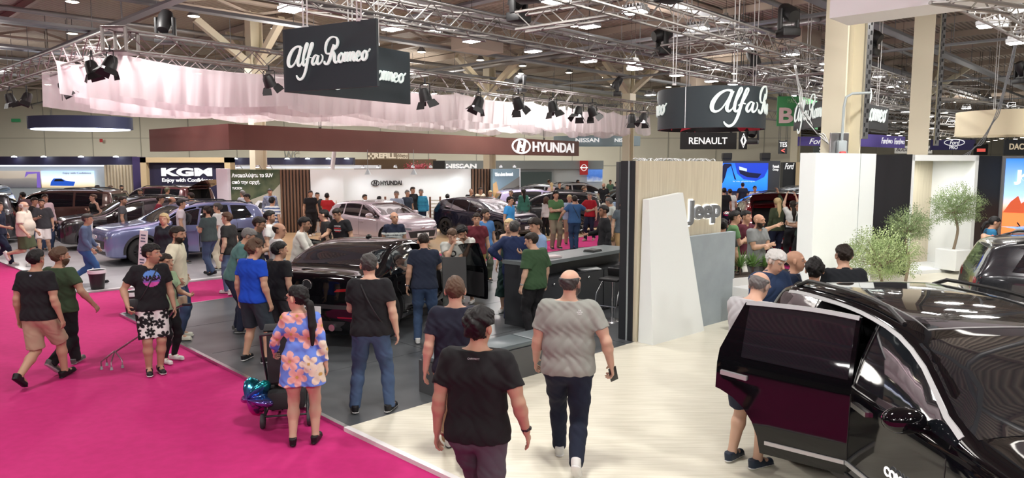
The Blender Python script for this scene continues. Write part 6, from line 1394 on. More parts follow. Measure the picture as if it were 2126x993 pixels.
# ================================================================ stand with the K G M name
NAV = mat('navy_board', (.022, .020, .055), .5); KY = 36.0
def kl(px, Y=KY): return ((px - 1063) / F_PX * Y, Y)
t = empty('booth_fascia'); tag(t, 'long navy fascia with spot lamps at the far left stand', 'fascia'); panel('board', kl(-60), kl(279), 2.70, 3.12, .5, NAV, 1, t)
for px in (36, 97, 174, 246):
 mb = MB(); mb.lathe([(.0, .06), (.09, .05), (.13, 0), (.0, 0)], n=14); q = mb.build('downlight', mat('cold_led', (.9, .97, 1), .5, emit=12), t); q.location = (*kl(px, KY - .25), 3.08)
t = empty('booth_wall'); tag(t, 'white and pale blue wall with a wide lit picture at the far left', 'booth wall'); panel('face', kl(-60, KY + .3), kl(222, KY + .3), 0, 2.70, .2, mat('pale_aqua_wall', (.66, .74, .76), .5), 1, t)
mb = MB(); pbox(mb, kl(-60, KY + .1), kl(275, KY + .1), 2.62, 2.68, .08); mb.build('light_strip', mat('lit_white', (.85, .88, 1), .5, emit=1.2), t)
A, B = Vector((*kl(0, KY + .25), 1.55)), Vector((*kl(200, KY + .25), 2.40)); t = empty('video_screen'); tag(t, 'wide lit picture of a blue pickup under a bright sky', 'screen')
flat(t, 'picture', grad_mat('screen_sky', [(0, (.55, .42, .24)), (.3, (.85, .80, .62)), (.5, (.80, .88, .98)), (1, (.45, .62, .85))], emit=.7, noise=3, wob=.15), A, B, [(.45, 0), (1, 0), (1, 1), (.45, 1)], .04); flat(t, 'street_picture', grad_mat('screen_street', [(0, (.12, .12, .14)), (.5, (.35, .32, .30)), (.6, (.6, .52, .42)), (1, (.65, .58, .48))], emit=.35, noise=2, wob=.2), A, B, [(0, 0), (.45, 0), (.45, 1), (0, 1)], .04)
flat(t, 'purple_band', mat('purple_glow', (.20, .12, .50), .5, emit=.5), A, B, [(.40, 0), (.44, 0), (.44, .95), (.30, .95), (.28, .6), (.32, .8), (.41, .85)], .05)
flat(t, 'pictured_car', mat('blue_glow', (.02, .10, .55), .4, emit=.5), A, B, [(.54, .12), (.78, .10), (.80, .35), (.70, .42), (.66, .55), (.58, .55), (.55, .35)], .055); flat(t, 'pictured_car_glass', M_INK, A, B, [(.58, .38), (.60, .52), (.66, .52), (.69, .38)], .06)
q0 = A.lerp(B, .68); q1 = A.lerp(B, .97); fit_text('lettering', 'Enjoy with Confidence', mat('grey_letters', (.35, .35, .35), .5), t, (q0.x, q0.y, 2.28), (q1.x, q1.y, 2.28), .12, off=.06)
slatted('slatted_wall', 'pale wooden slatted wall between the lit picture and the dark purple post', kl(220), kl(279), 0, 2.68, mat('pale_slats', (.62, .52, .36), .5), mat('slat_back_cream', (.45, .38, .28), .6), 9)
mb = MB(); pbox(mb, kl(279, KY - .1), kl(296, KY - .1), 0, 3.1, .5); o = mb.build('booth_post', mat('purple_paint', (.06, .04, .13), .5)); tag(o, 'dark purple square post beside the oak framed board', 'post')
t = empty('framed_board'); tag(t, 'oak framed navy board with big white capitals', 'booth wall'); mb = MB(); OAK = mat('oak_frame', (.62, .48, .28), .5)
KZ = 3.05
pbox(mb, kl(295, 34), kl(307, 34), 0, KZ, .6); pbox(mb, kl(469, 34), kl(481, 34), 0, KZ, .6); pbox(mb, kl(295, 34), kl(481, 34), KZ - .24, KZ + .0, .6); mb.build('oak_frame', OAK, t); panel('navy_face', kl(307, 34.3), kl(469, 34.3), 0, KZ - .2, .2, NAV, 1, t)
fit_text('lettering', 'KGM', M_WPLAIN, t, (*kl(339, 34.25), 2.36), (*kl(444, 34.25), 2.36), .40, bold=.05, off=.05); fit_text('lettering', 'Enjoy with Confidence', M_WPLAIN, t, (*kl(340, 34.25), 1.95), (*kl(446, 34.25), 1.95), .24, bold=.02, off=.05)
t = empty('booth_fascia'); tag(t, 'navy fascia with five spot lamps behind the greek poster', 'fascia'); panel('board', kl(481, 38), kl(735, 38), 2.70, 3.08, .5, NAV, 1, t); panel('lower_band', kl(481, 38.1), kl(790, 38.1), 2.5, 2.68, .4, mat('lit_white_soft', (.7, .74, .8), .5, emit=.2), 1, t)
for px in (492, 599, 641, 684, 722):
 mb = MB(); mb.lathe([(.0, .06), (.09, .05), (.13, 0), (.0, 0)], n=14); q = mb.build('downlight', mat('cold_led', (.9, .97, 1), .5, emit=12), t); q.location = (*kl(px, 37.7), 3.0)
# signs on the hall wall
t = empty('wall_lettering', (0, 0, 0)); tag(t, 'grey capitals on the hall wall above the navy fascia', 'wall lettering'); a = atY(590, 321, 59.6); b = atY(622, 321, 59.6); fit_text('lettering', 'WC', mat('wc_grey', (.33, .33, .30), .6), t, a, b, .66, off=.05)
t = empty('cafe_sign'); tag(t, 'brown cafe board with chequered mark and cream capitals', 'sign'); a = atY(762, 331, 46); b = atY(849, 316, 46); panel('board', (a.x, a.y), (b.x, b.y), a.z, b.z, .1, mat('taupe_board', (.35, .29, .22), .6), 1, t)
CR = mat('cream_letters', (.80, .72, .58), .5, emit=.2); a2 = atY(777, 323.5, 45.9); b2 = atY(822, 323.5, 45.9); fit_text('lettering', 'REFILL', CR, t, a2, b2, .34, bold=.05)
for tx, yy in (('COFFEE', 320.5), ('SNACKS', 327.5)): fit_text('lettering', tx, CR, t, atY(825, yy, 45.9), atY(847, yy, 45.9), .15, bold=.03)
mb = MB(); o_ = atY(766, 329, 45.9)
for i in range(3):
 for j in range(3):
  if (i + j) % 2 == 0: mb.box((o_.x + i * .13, o_.y, o_.z + j * .14), (.12, .04, .13))
mb.build('chequered_mark', CR, t); mb = MB(); a = atY(735, 347, 47); b = atY(905, 331, 47); o = panel('cafe_counter_wall', (a.x, a.y), (b.x, b.y), 0, b.z, .3, mat('brown_wood_wall', (.20, .13, .08), .6), 1); tag(o, 'brown timber wall of the cafe below its board', 'booth wall')
t = empty('blossom_tree', (*atY(868, 345, 44).to_2d(), 0)); tag(t, 'small decorative tree with pink red blossom by the cafe', 'tree'); mb = MB(); mb.tube([(0, 0, 0), (.05, 0, 1.2), (0, 0, 2.3)], .04, 6)
for k in range(12): a = k * 1.3; mb.tube([(0, 0, 1.9 + k * .03), (.55 * math.cos(a), .4 * math.sin(a), 2.6 + .15 * math.sin(k))], .012, 4)
mb.build('trunk', mat('dark_bark', (.08, .05, .04), .8), t); rn = random.Random(5); mb = MB()
for k in range(260): a = rn.random() * 6.3; r = rn.random() ** .6 * .8; c = Vector((r * math.cos(a) * 1.1, r * .5 * math.sin(a), 2.55 + rn.gauss(0, .14))); q = Vector((rn.gauss(0, 1), rn.gauss(0, 1), rn.gauss(0, 1))).normalized() * .05; s2 = q.orthogonal().normalized() * .05; mb.add([c - q, c + s2, c + q, c - s2], [(0, 1, 2, 3)])
mb.build('blossom', mat('pink_red_blossom', (.55, .10, .14), .7), t)
# exit signs and box on the hall wall
for x, y, c_, l in ((33, 250, (.04, .25, .10), 'small green exit sign high on the hall wall at far left'), (210, 292, (.4, .03, .03), 'small red hydrant sign on the hall wall at left')):
 p = atY(x, y, 59.6); mb = MB(); mb.bbox((0, 0, 0), (.75 if c_[1] > .1 else .25, .06, .28), .02); o = mb.build('wall_sign', mat('wall_sign_%.2f' % c_[0], c_, .5, emit=.15)); o.location = p; tag(o, l, 'sign')
# ---- grey blue stand at the back
t = empty('booth_wall'); tag(t, 'wide grey blue booth wall with white capitals and a red emblem flag at the back', 'booth wall'); NY = 47.0
def nl(px, Y=NY): return ((px - 1063) / F_PX * Y, Y)
panel('upper_board', nl(900), nl(1252), 2.42, 2.98, .4, M_GREYP, 1, t); panel('black_end', nl(900, NY - .1), nl(924, NY - .1), 2.42, 2.98, .3, M_BLACK, 1, t); panel('lower_wall', nl(1050, NY + .3), nl(1250, NY + .3), 0, 2.42, .2, mat('pale_booth_wall', (.62, .68, .70), .6), 1, t); panel('lower_screen', nl(1050, NY + .1), nl(1145, NY + .1), 1.2, 2.25, .1, mat('dark_teal_screen', (.08, .12, .12), .4), 1, t)
fit_text('lettering', 'NISSAN', M_WPLAIN, t, (*nl(927), 2.62), (*nl(990), 2.62), .30, bold=.04, off=.05)
a = Vector((*nl(1203, NY - .2), 0)); b = Vector((*nl(1220, NY - .2), 0)); panel('red_flag', (a.x, a.y), (b.x, b.y), 2.05, 2.98, .06, mat('flag_red', (.50, .03, .03), .5, emit=.1), 1, t); q = (a + b) / 2
mb = MB(); mb.tube([(q.x + .17 * math.cos(k), q.y - .05, 2.52 + .20 * math.sin(k)) for k in np.linspace(0, 2 * PI, 25)[:-1]], .022, 6, closed=True); mb.box((q.x, q.y - .05, 2.52), (.5, .03, .07)); mb.build('emblem', M_WPLAIN, t)
A, B = Vector((*nl(1218, NY + .1), 1.6)), Vector((*nl(1250, NY + .1), 2.4)); flat(t, 'blue_picture', grad_mat('blue_swirl', [(0, (.5, .55, .6)), (.4, (.05, .15, .5)), (1, (.1, .25, .7))], emit=.5, noise=4), A, B, [(0, 0), (1, 0), (1, 1), (0, 1)], .05)
# ---- blue screen stand (top right middle)
RY = 40.0
def rl(px, Y=RY): return ((px - 1063) / F_PX * Y, Y)
t = empty('booth_wall'); tag(t, 'dark booth wall carrying the big blue screen', 'booth wall'); panel('dark_face', rl(1488), rl(1617), 0, 2.92, .4, mat('charcoal_wall', (.06, .065, .075), .5), 1, t)
fit_text('lettering', 'Renault', M_WPLAIN, t, (*rl(1601), 2.62), (*rl(1614), 2.62), .16, bold=.02, off=.05); fit_text('lettering', 'Group', M_WPLAIN, t, (*rl(1601), 2.42), (*rl(1613), 2.42), .16, bold=.02, off=.05)
A, B = Vector((*rl(1496, RY - .15), 1.25)), Vector((*rl(1592, RY - .15), 2.80)); t = empty('video_screen'); tag(t, 'large glowing blue screen showing the nose of a blue car', 'screen')
flat(t, 'picture', grad_mat('blue_screen', [(0, (.01, .12, .75)), (.5, (.02, .20, .85)), (1, (.01, .10, .55))], emit=1.1, noise=1.5, wob=.4), A, B, [(0, 0), (1, 0), (1, 1), (0, 1)], .02)
flat(t, 'pictured_bonnet', mat('deep_blue_glow', (.01, .04, .42), .4, emit=.9), A, B, [(.28, 1), (.34, .62), (.48, .42), (.75, .36), (.92, .5), (1, .8), (1, 1)], .03); flat(t, 'pictured_grille', mat('dark_navy_glow', (.005, .008, .05), .4, emit=.4), A, B, [(.36, .78), (.40, .62), (.55, .50), (.78, .46), (.86, .62), (.6, .66)], .04); flat(t, 'pictured_plate', mat('pale_blue_glow', (.45, .55, .75), .4, emit=.8), A, B, [(.37, .88), (.38, .76), (.54, .70), (.54, .80)], .05)
flat(t, 'pictured_wheel', mat('dark_navy_glow', (.005, .008, .05), .4, emit=.4), A, B, [(0, .3), (.03, .28), (.08, .5), (.12, .8), (.2, .9), (.25, .6), (.28, .42), (.32, .4), (.24, .75), (.2, .98), (.05, .98), (0, .85)], .045)
q0 = A.lerp(B, .25); q1 = A.lerp(B, .72); fit_text('lettering', 'la vie electrique', mat('pale_blue_glow', (.45, .55, .75), .4, emit=.8), t, (q0.x, q0.y, 1.78), (q1.x, q1.y, 1.78), .10, off=.06)
for px in (1506, 1585): mb = MB(); mb.bbox((0, 0, .28), (.50, .4, .35), .04); mb.bbox((0, 0, .06), (.46, .36, .1), .02); o = mb.build('roof_unit', M_BLACK); o.location = (*rl(px, RY + .2), 2.92); tag(o, 'black equipment case on top of the dark wall, %s one' % ('left' if px < 1550 else 'right'), 'equipment case')
t = empty('booth_wall'); tag(t, 'black booth wall with white script and an oak wedge', 'booth wall'); panel('black_face', rl(1623, 41), rl(1720, 41), 0, 2.85, .4, M_BLACKW, 1, t); fit_text('lettering', 'Ford', M_WPLAIN, t, (*rl(1626, 40.9), 2.62), (*rl(1645, 40.9), 2.62), .34, shear=.35, bold=.01, off=.05); fit_text('lettering', 'Ford', mat('cream_letters', (.80, .72, .58), .5, emit=.2), t, (*rl(1676, 40.9), 2.68), (*rl(1690, 40.9), 2.68), .28, shear=.35, off=.05)
A, B = Vector((*rl(1649, 40.9), 0)), Vector((*rl(1672, 40.9), 2.85)); flat(t, 'oak_wedge', mat('oak_frame', (.62, .48, .28), .5), A, B, [(0, 0), (1.6, 0), (.45, 1), (0, 1)], .03)
mb = MB(); a = at(1288, 500, 0); pbox(mb, ((1284 - 1063) / F_PX * 19, 19), ((1312 - 1063) / F_PX * 19, 19), 0, 2.78, .5); o = mb.build('black_pylon', M_BLACKW); tag(o, 'tall black pylon with a small red greek sign', 'pylon')
q = Vector(((1298 - 1063) / F_PX * 18.95, 18.95, 0)); mb = MB(); mb.bbox((q.x, q.y, 2.08), (.22, .02, .34), .004); s_ = mb.build('red_sign', mat('flag_red', (.50, .03, .03), .5, emit=.1), o); fit_text('lettering', 'Π.Φ.', M_WPLAIN, o, (q.x - .07, q.y, 2.17), (q.x + .07, q.y, 2.17), .06, off=.03)
# ================================================================ the pale stand: name wall, slab, planter
W0 = Vector((1.87, 10.56, 0)); dW = Vector((math.cos(math.radians(42.6)), math.sin(math.radians(42.6)), 0)); nW = Vector((-dW.y, dW.x, 0))
def wp(t_, o=0): q = W0 + dW * t_ + nW * o; return (q.x, q.y)
t = empty('name_wall'); tag(t, 'pale oak wall with backlit grey lettering and a black edge', 'booth wall')
panel('oak_face', wp(0), wp(2.30), .035, 2.76, .06, M_WOODW, 1, t); panel('black_edge', wp(-.02, .06), wp(2.30, .06), .035, 2.76, .26, M_BLACKW, 1, t); panel('grey_strip', wp(-.035, .15), wp(-.02, .15), .035, 2.76, .02, M_GREYP, 1, t)
pj0 = W0 + dW * 1.24 + Vector((0, 0, 1.93)); pj1 = W0 + dW * 2.20 + Vector((0, 0, 1.93))
GL = mat('halo_white', (.95, .97, 1), .5, emit=1.8); GD = mat('brushed_grey_letters', (.20, .21, .22), .4, metal=.3)
fit_text('letter_halo', 'Jeep', GL, t, pj0 - dW * .02, pj1 + dW * .02, .44, bold=.055, off=.012, depth=.01); fit_text('lettering', 'Jeep', GD, t, pj0, pj1, .40, bold=.03, off=.035, depth=.04)
t = empty('cable_coils'); mb = MB(); rn = random.Random(3)
for k in range(14): c = W0 + dW * (.2 + k * .15) + nW * .16; mb.tube([c + Vector((.09 * math.cos(a), .09 * math.sin(a), 2.77 + .03 * math.sin(a * 2 + k))) for a in np.linspace(0, 2 * PI, 12)], .008, 4)
bpy.data.objects.remove(t); o = mb.build('cable_coils', M_WHITE); tag(o, 'tangle of white cables lying along the top of the oak wall', 'cable')
mb = MB(); poly = [(0.02, .035), (1.40, .035), (.95, 2.27), (.07, 2.19)]; vs = []
for o_ in (-.03, -.30):
 for u, v in poly: lean = o_ if o_ > -.1 else -.30 + .16 * (v / 2.2); q = W0 + dW * u + nW * lean; vs.append((q.x, q.y, v))
mb.add(vs, [(0, 1, 2, 3), (7, 6, 5, 4), (0, 4, 5, 1), (1, 5, 6, 2), (2, 6, 7, 3), (3, 7, 4, 0)]); o = mb.build('leaning_slab', mat('cool_white_paint', (.82, .86, .86), .5)); fix_normals(o.data); tag(o, 'tall tapering white slab standing before the oak wall', 'slab')
o = panel('low_grey_wall', wp(1.2, -.02), wp(2.58, -.02), .035, 1.56, .10, mat('pale_grey_plaster', (.31, .36, .39), .6, noise=(4, (.28, .325, .355))), -1); tag(o, 'low pale grey wall between the white slab and the planter', 'low wall')
t = empty('planter', (0, 0, 0)); tag(t, 'long white planter box right of the low grey wall', 'planter'); pa = Vector((3.44, 12.0, 0)); pb = Vector((4.95, 12.75, 0)); mb = MB(); pbox(mb, pa, pb, .035, .74, .48, 1); mb.build('box', mat('white_gloss', (.72, .73, .73), .35), t); mb = MB(); d_ = (pb - pa).normalized(); n_ = Vector((-d_.y, d_.x, 0)); pbox(mb, pa + d_ * .04 + n_ * .04, pb - d_ * .04 + n_ * .04, .735, .75, .40, 1); mb.build('soil', mat('soil', (.05, .035, .025), .9), t)
LEAF = mat('yucca_leaf', (.07, .16, .035), .55, noise=(3, (.14, .25, .06)))
for i, (u, sc_) in enumerate(((.18, 1.0), (.50, .85), (.82, 1.15), (1.12, 1.05), (1.42, .9))):
 c = pa + d_ * u + n_ * .24; t = empty('potted_plant', (c.x, c.y, .74)); tag(t, ['spiky green plant at the left end of the planter', 'small spiky plant second from the left in the planter', 'bushy spiky plant in the middle of the planter', 'spiky plant fourth in the planter behind the grey haired man', 'spiky plant at the right end of the planter'][i], 'plant'); mb = MB(); mb.tube([(0, 0, 0), (0, 0, .16 * sc_)], .02, 6); mb.build('stem', mat('dark_bark', (.08, .05, .04), .8), t); mb = MB(); rn = random.Random(i)
 for k in range(70):
  a = rn.random() * 6.28; el_ = rn.uniform(.15, 1.4); L = rn.uniform(.22, .34) * sc_; d3 = Vector((math.cos(a) * math.cos(el_), math.sin(a) * math.cos(el_), math.sin(el_))); sd = Vector((-math.sin(a), math.cos(a), 0)) * .012; b0 = Vector((0, 0, .12 * sc_)); m1 = b0 + d3 * L * .55; e1 = b0 + d3 * L + Vector((0, 0, -.10 * L * (1.5 - el_))); mb.add([b0 - sd * .5, b0 + sd * .5, m1 + sd, e1, m1 - sd], [(0, 1, 2, 4), (4, 2, 3)])
 mb.build('leaves', LEAF, t)
mb = MB(); mb.bbox((4.05, 11.55, .36), (.62, .55, .68), .01, rz=math.radians(30)); o = mb.build('white_plinth', mat('white_gloss', (.72, .73, .73), .35)); tag(o, 'low white plinth before the planter', 'plinth')
# tall white wall and portal
wa_, wb_ = Vector((6.27, 14.8, 0)), Vector((8.30, 16.35, 0)); o = panel('tall_white_wall', wa_, wb_, .035, 2.95, .35, mat('cool_white_paint', (.82, .86, .86), .5), 1); tag(o, 'tall plain white wall in front of the near cream pillar', 'booth wall'); mb = MB(); s_ = wa_.lerp(wb_, .72); pbox(mb, s_, s_ + (wb_ - wa_).normalized() * .012, .04, 2.95, .006, -1); mb.build('panel_joint', M_GREYP, o)
PL, PR = Vector((9.54, 17.09, 0)), Vector((11.72, 18.0, 0)); dP = (PR - PL).normalized(); nP = Vector((-dP.y, dP.x, 0)); DP = 1.15
t = empty('display_portal'); tag(t, 'white framed display niche with a black outer side and oak back', 'booth wall'); mb = MB()
pbox(mb, PL, PL + dP * .09, .035, 2.94, DP, 1); pbox(mb, PR - dP * .12, PR, .035, 2.94, DP, 1); pbox(mb, PL, PR, 2.80, 2.94, DP, 1); pbox(mb, PL, PR, .035, .12, DP, 1); mb.build('white_frame', M_WHITE, t); panel('oak_back', PL + nP * DP, PR + nP * DP, .035, 2.9, .05, M_WOODW, 1, t)
mb = MB(); q = PL - dP * .012; pbox(mb, q, q + dP * .012, .035, 2.95, DP, 1); mb.build('black_side', M_BLACKW, t); q0 = PL + dP * .25 + nP * (DP - .06) + Vector((0, 0, 1.75)); q1 = q0 + dP * .95; fit_text('letter_halo', 'Jeep', mat('halo_white', (.95, .97, 1), .5, emit=1.8), t, q0, q1, .42, bold=.05, off=.0)
for k, (x_, y_) in enumerate(((9.0, 17.5),)): pass
area('niche_light', (PL + dP * 1.1 + nP * .5 + Vector((0, 0, 2.75))), .6, 22, (1, .98, .95))
# olive trees and bush
OL = mat('olive_leaf', (.15, .22, .09), .6, noise=(4, (.26, .34, .16)))
def tree(loc, h, cz, r, n, label, trunk=True, potted=None, leafc=OL, fl=.8, wig=.05):
 t = empty('olive_tree' if trunk else 'leafy_bush', loc); tag(t, label, 'tree' if trunk else 'bush'); rn = random.Random(int(h * 100)); mb = MB()
 P = [(0, 0, 0), (wig, 0, h * .25), (-wig * .6, .02, h * .45), (wig * .3, 0, cz - r * .3), (0, 0, cz)]; mb.tube(crom(P, 5), [.035 - .0008 * k for k in range(21)], 7)
 br = []
 for k in range(16): a = k * 2.4; e = Vector((math.cos(a) * r * .7, math.sin(a) * r * .7, cz + r * fl * rn.uniform(-.5, .8))); mb.tube([(0, 0, cz - r * .4), tuple(e * .6 + Vector((0, 0, cz * .4 - r * .1))), tuple(e)], [.016, .01, .004], 5); br.append(e)
 mb.build('trunk', mat('olive_bark', (.22, .17, .12), .8), t, sm=60); mb = MB()
 for k in range(n):
  while True:
   v = Vector((rn.uniform(-1, 1), rn.uniform(-1, 1), rn.uniform(-1, 1)))
   if .25 < v.length < 1: break
  lump = 1 + .18 * math.sin(v.x * 7) * math.sin(v.y * 6 + 1) + .12 * math.sin(v.z * 9); c = Vector((v.x * r * lump, v.y * r * lump, cz + v.z * r * fl * lump)); dr = (v + Vector((rn.gauss(0, .5), rn.gauss(0, .5), rn.gauss(.2, .5)))).normalized(); s2 = dr.orthogonal().normalized()
  for q in range(5):
   b0 = c + dr * .03 * q; sg = 1 if q % 2 else -1; l = (dr * .6 + s2 * sg).normalized() * .045; w_ = dr.cross(s2) * .008; mb.add([b0, b0 + l * .5 + w_, b0 + l, b0 + l * .5 - w_], [(0, 1, 2, 3)])
 mb.build('foliage', leafc, t); return t
tp = at(1971, 563, .12); tree((10.95, 17.55, .62), 2.0, 1.08, .52, 1500, 'slender olive tree with wavy trunk in a white cube pot', wig=.07); mb = MB(); mb.bbox((10.95, 17.55, .37), (.56, .56, .5), .01, rz=math.radians(22)); o = mb.build('cube_pot', M_WHITE); tag(o, 'white cube pot under the slender olive tree', 'pot')
tree((9.05, 16.2, .035), 2.0, 1.30, .42, 900, 'olive tree against the black side of the portal'); tree((7.35, 14.1, .035), 1.4, .88, .62, 1900, 'broad light green bushy olive before the tall white wall', trunk=False, leafc=mat('pale_olive_leaf', (.26, .36, .14), .6, noise=(4, (.38, .46, .22))), fl=.72)
# far right black wall and light box
BL0, BL1 = Vector((12.95, 20.0, 0)), Vector((13.9, 20.35, 0)); o = panel('black_tall_wall', BL0, BL1, .03, 2.95, .6, M_BLACKW, 1); tag(o, 'tall black wall left of the glowing desert light box', 'booth wall')
t = empty('light_box'); tag(t, 'glowing blue and orange desert light box at the right edge', 'light box'); LB0, LB1 = BL1 + Vector((.02, 0, 0)), BL1 + Vector((2.4, -.3, 0)); panel('frame', LB0, LB1, .03, 2.95, .3, mat('grey_frame', (.2, .2, .2), .4), 1, t)
A, B = Vector((LB0.x + .08, LB0.y - .03, .1)), Vector((LB1.x, LB1.y - .03, 2.88)); flat(t, 'desert_picture', grad_mat('desert', [(0, (.85, .22, .06)), (.45, (.80, .20, .06)), (.52, (.75, .50, .42)), (.62, (.35, .55, .85)), (1, (.03, .18, .6))], emit=.9, noise=0), A, B, [(0, 0), (1, 0), (1, 1), (0, 1)], .01); flat(t, 'pictured_rocks', mat('rock_glow', (.60, .10, .04), .5, emit=.5), A, B, [(0, .45), (.08, .56), (.16, .62), (.2, .54), (.34, .64), (.42, .5), (.5, .44)], .03)
q0 = A.lerp(B, .10); q1 = A.lerp(B, .5); fit_text('lettering', 'Jeep', M_WPLAIN, t, (q0.x, q0.y, 2.35), (q1.x, q1.y, 2.35), .42, bold=.05, off=.04)
mb = MB(); pbox(mb, Vector((14.4, 24, 0)), Vector((17.5, 23.6, 0)), 0, .01, .3)
# ================================================================ counter, bench, stool and small furniture
C0, C1 = Vector((.57, 11.65, 0)), Vector((2.22, 13.52, 0)); dC = (C1 - C0).normalized(); C0 = C0 - dC * .35; C1 = C1 + dC * .15; nC = Vector((-dC.y, dC.x, 0))
t = empty('reception_counter'); tag(t, 'long black reception counter with drawers behind the pale wall', 'counter'); DKG = mat('dark_grey_laminate', (.035, .037, .042), .35); mb = MB(); pbox(mb, C0 + nC * .02, C1 + nC * .02, .035, .82, .60, 1); pbox(mb, C0 + nC * .30, C1 + nC * .3, .82, 1.06, .32, 1); pbox(mb, C0 + nC * .02, C0 + nC * .02 + dC * .05, .82, 1.06, .6, 1); mb.build('body', DKG, t)
mb = MB(); pbox(mb, C0 - nC * .03, C1 - nC * .03, 1.06, 1.12, .70, 1); mb.build('worktop', mat('slate_worktop', (.15, .17, .175), .28), t)
Lc = (C1 - C0).length; mb = MB()
for k in range(3): a = C0 + dC * (Lc * k / 3 + .015); b = C0 + dC * (Lc * (k + 1) / 3 - .015); f = MB(); pbox(f, a, b, .08, .80, .02, -1); q = f.build('cupboard_door', DKG, t); kn = MB(); c = a.lerp(b, .5) - nC * .04 + Vector((0, 0, .72)); kn.ell(tuple(c), (.022, .022, .022)); kn.build('lock', M_CHROME, q, sm=60)
for (u, v, z, rz, l, m_) in ((.75, .22, 1.12, .5, 'open magazine lying on the counter top at its left part', mat('magazine', (.45, .38, .38), .4)), (1.95, .2, 1.12, .9, 'black tablet lying on the counter top', M_INK)):
 c = C0 + dC * u + nC * v; mb = MB(); mb.bbox((0, 0, .012), (.30, .22, .022), .004); mb.bbox((.02, .01, .03), (.28, .21, .012), .003, .06); o = mb.build('magazine' if 'maga' in l else 'tablet', m_); o.location = (c.x, c.y, z); o.rotation_euler = (0, 0, rz); tag(o, l, 'magazine' if 'maga' in l else 'tablet')
c = C0 + dC * 1.75 + nC * .14; mb = MB(); mb.bbox((0, 0, .01), (.4, .24, .02), .004, .3); o = mb.build('paper_stack', M_WHITE); o.location = (c.x, c.y, .82); tag(o, 'white leaflets in the open shelf under the counter top', 'leaflets')
t = empty('bar_stool', (1.72, 12.02, .035), math.radians(-35)); tag(t, 'chrome bar stool with black seat before the counter', 'stool'); mb = MB(); mb.lathe([(.0, .03), (.06, .045), (.19, .02), (.20, 0), (.0, 0)], n=28); mb.build('base', M_CHROME, t, sm=40); mb = MB(); mb.tube([(0, 0, .02), (0, 0, .42)], .032, 14); mb.tube([(0, 0, .4), (0, 0, .70)], .024, 14); mb.build('column', M_CHROME, t, sm=40)
mb = MB(); mb.bbox((0, 0, .73), (.36, .38, .05), .02); R_ = Matrix.Rotation(.25, 3, 'X'); b_ = MB(); b_.bbox((0, 0, .1), (.36, .04, .17), .018); mb.add([R_ @ Vector(v) + Vector((0, .19, .72)) for v in b_.v], b_.f); mb.build('seat', M_BLACK, t, sm=40)
mb = MB(); mb.tube([(-.17, 0, .71), (-.20, -.2, .5), (-.20, -.26, .30), (.20, -.26, .30), (.20, -.2, .5), (.17, 0, .71)], .011, 8); mb.build('footrest', M_CHROME, t, sm=40)
B0, B1 = Vector((-.78, 7.86, 0)), Vector((.83, 9.38, 0)); dB = (B1 - B0).normalized(); nB = Vector((-dB.y, dB.x, 0)); t = empty('bench'); tag(t, 'long dark grey bench with padded blue grey cushions', 'bench'); mb = MB(); pbox(mb, B0, B1, .035, .42, .46, 1); mb.build('box', mat('charcoal_laminate', (.075, .078, .082), .45), t)
LB_ = (B1 - B0).length
for k in range(3): c = B0 + dB * (LB_ * (k + .5) / 3) + nB * .23; mb = MB(); mb.bbox((0, 0, .035), (LB_ / 3 - .02, .44, .07), .025); q = mb.build('cushion', mat('slate_cushion', (.10, .125, .135), .35), t, sm=40); q.location = (c.x, c.y, .42); q.rotation_euler = (0, 0, math.atan2(dB.y, dB.x))
def bin_(x, y, lab, z=0, r=.17, h=.40):
 t = empty('waste_bin', (x, y, z)); tag(t, lab, 'bin'); mb = MB(); mb.lathe([(.0, 0), (r * .75, 0), (r, h), (r * .96, h), (r * .72, .02), (.0, .02)], n=24); mb.build('bucket', M_BLACK, t, sm=40); mb = MB(); mb.lathe([(r * .93, h + .01), (r * 1.05, h + .02), (r * 1.07, h - .05), (r * 1.02, h - .06), (r * 1.0, h)], n=24); mb.build('liner', mat('white_liner', (.7, .7, .72), .5), t, sm=40)
p = at(203, 600, .03); bin_(p.x, p.y, 'black waste bin with white liner before the lilac crossover', .03); p = at(279, 652, 0); bin_(p.x, p.y, 'black waste bin half hidden behind the man with the walking stick', 0)
def totem(px, py, ptop, lab, w=.22, lean=.16, z0=.03, turn=0):
 p = at(px, py, z0); d = p.y; h = atY(px, ptop, d).z - z0; t = empty('info_totem', tuple(p), math.radians(turn)); tag(t, lab, 'info stand'); mb = MB(); R_ = Matrix.Rotation(lean, 3, 'Y'); b_ = MB(); b_.bbox((0, 0, h / 2), (w, .03, h), .006); mb.add([R_ @ Vector(v) for v in b_.v], b_.f); mb.build('panel', M_WHITE, t)
 mb = MB()
 for k in range(12):
  if k % 4 == 3: continue
  c = R_ @ Vector((0, -.018, h * (.92 - k * .052))); mb.box(c, (w * (.6 - .1 * (k % 2)), .004, .03), mtx=R_)
 mb.build('printed_lines', mat('grey_blue_print', (.12, .14, .20), .6), t); mb = MB(); mb.bbox((0, 0, .01), (w * 1.6, .3, .02), .005); mb.build('foot', M_ALU, t)
totem(292, 600, 478, 'tall leaning white information stand at the lilac crossover nose', .17, .11); totem(188, 530, 455, 'small white information stand before the dark crossover', .14, .05); totem(1022, 492, 440, 'white information stand between the pale and the navy hatchbacks', .42, -.09); totem(1106, 470, 430, 'white information stand beside the navy hatchback nose', .28, -.12); totem(1072, 486, 428, 'narrow white information stand at the navy hatchback flank', .16, -.05)
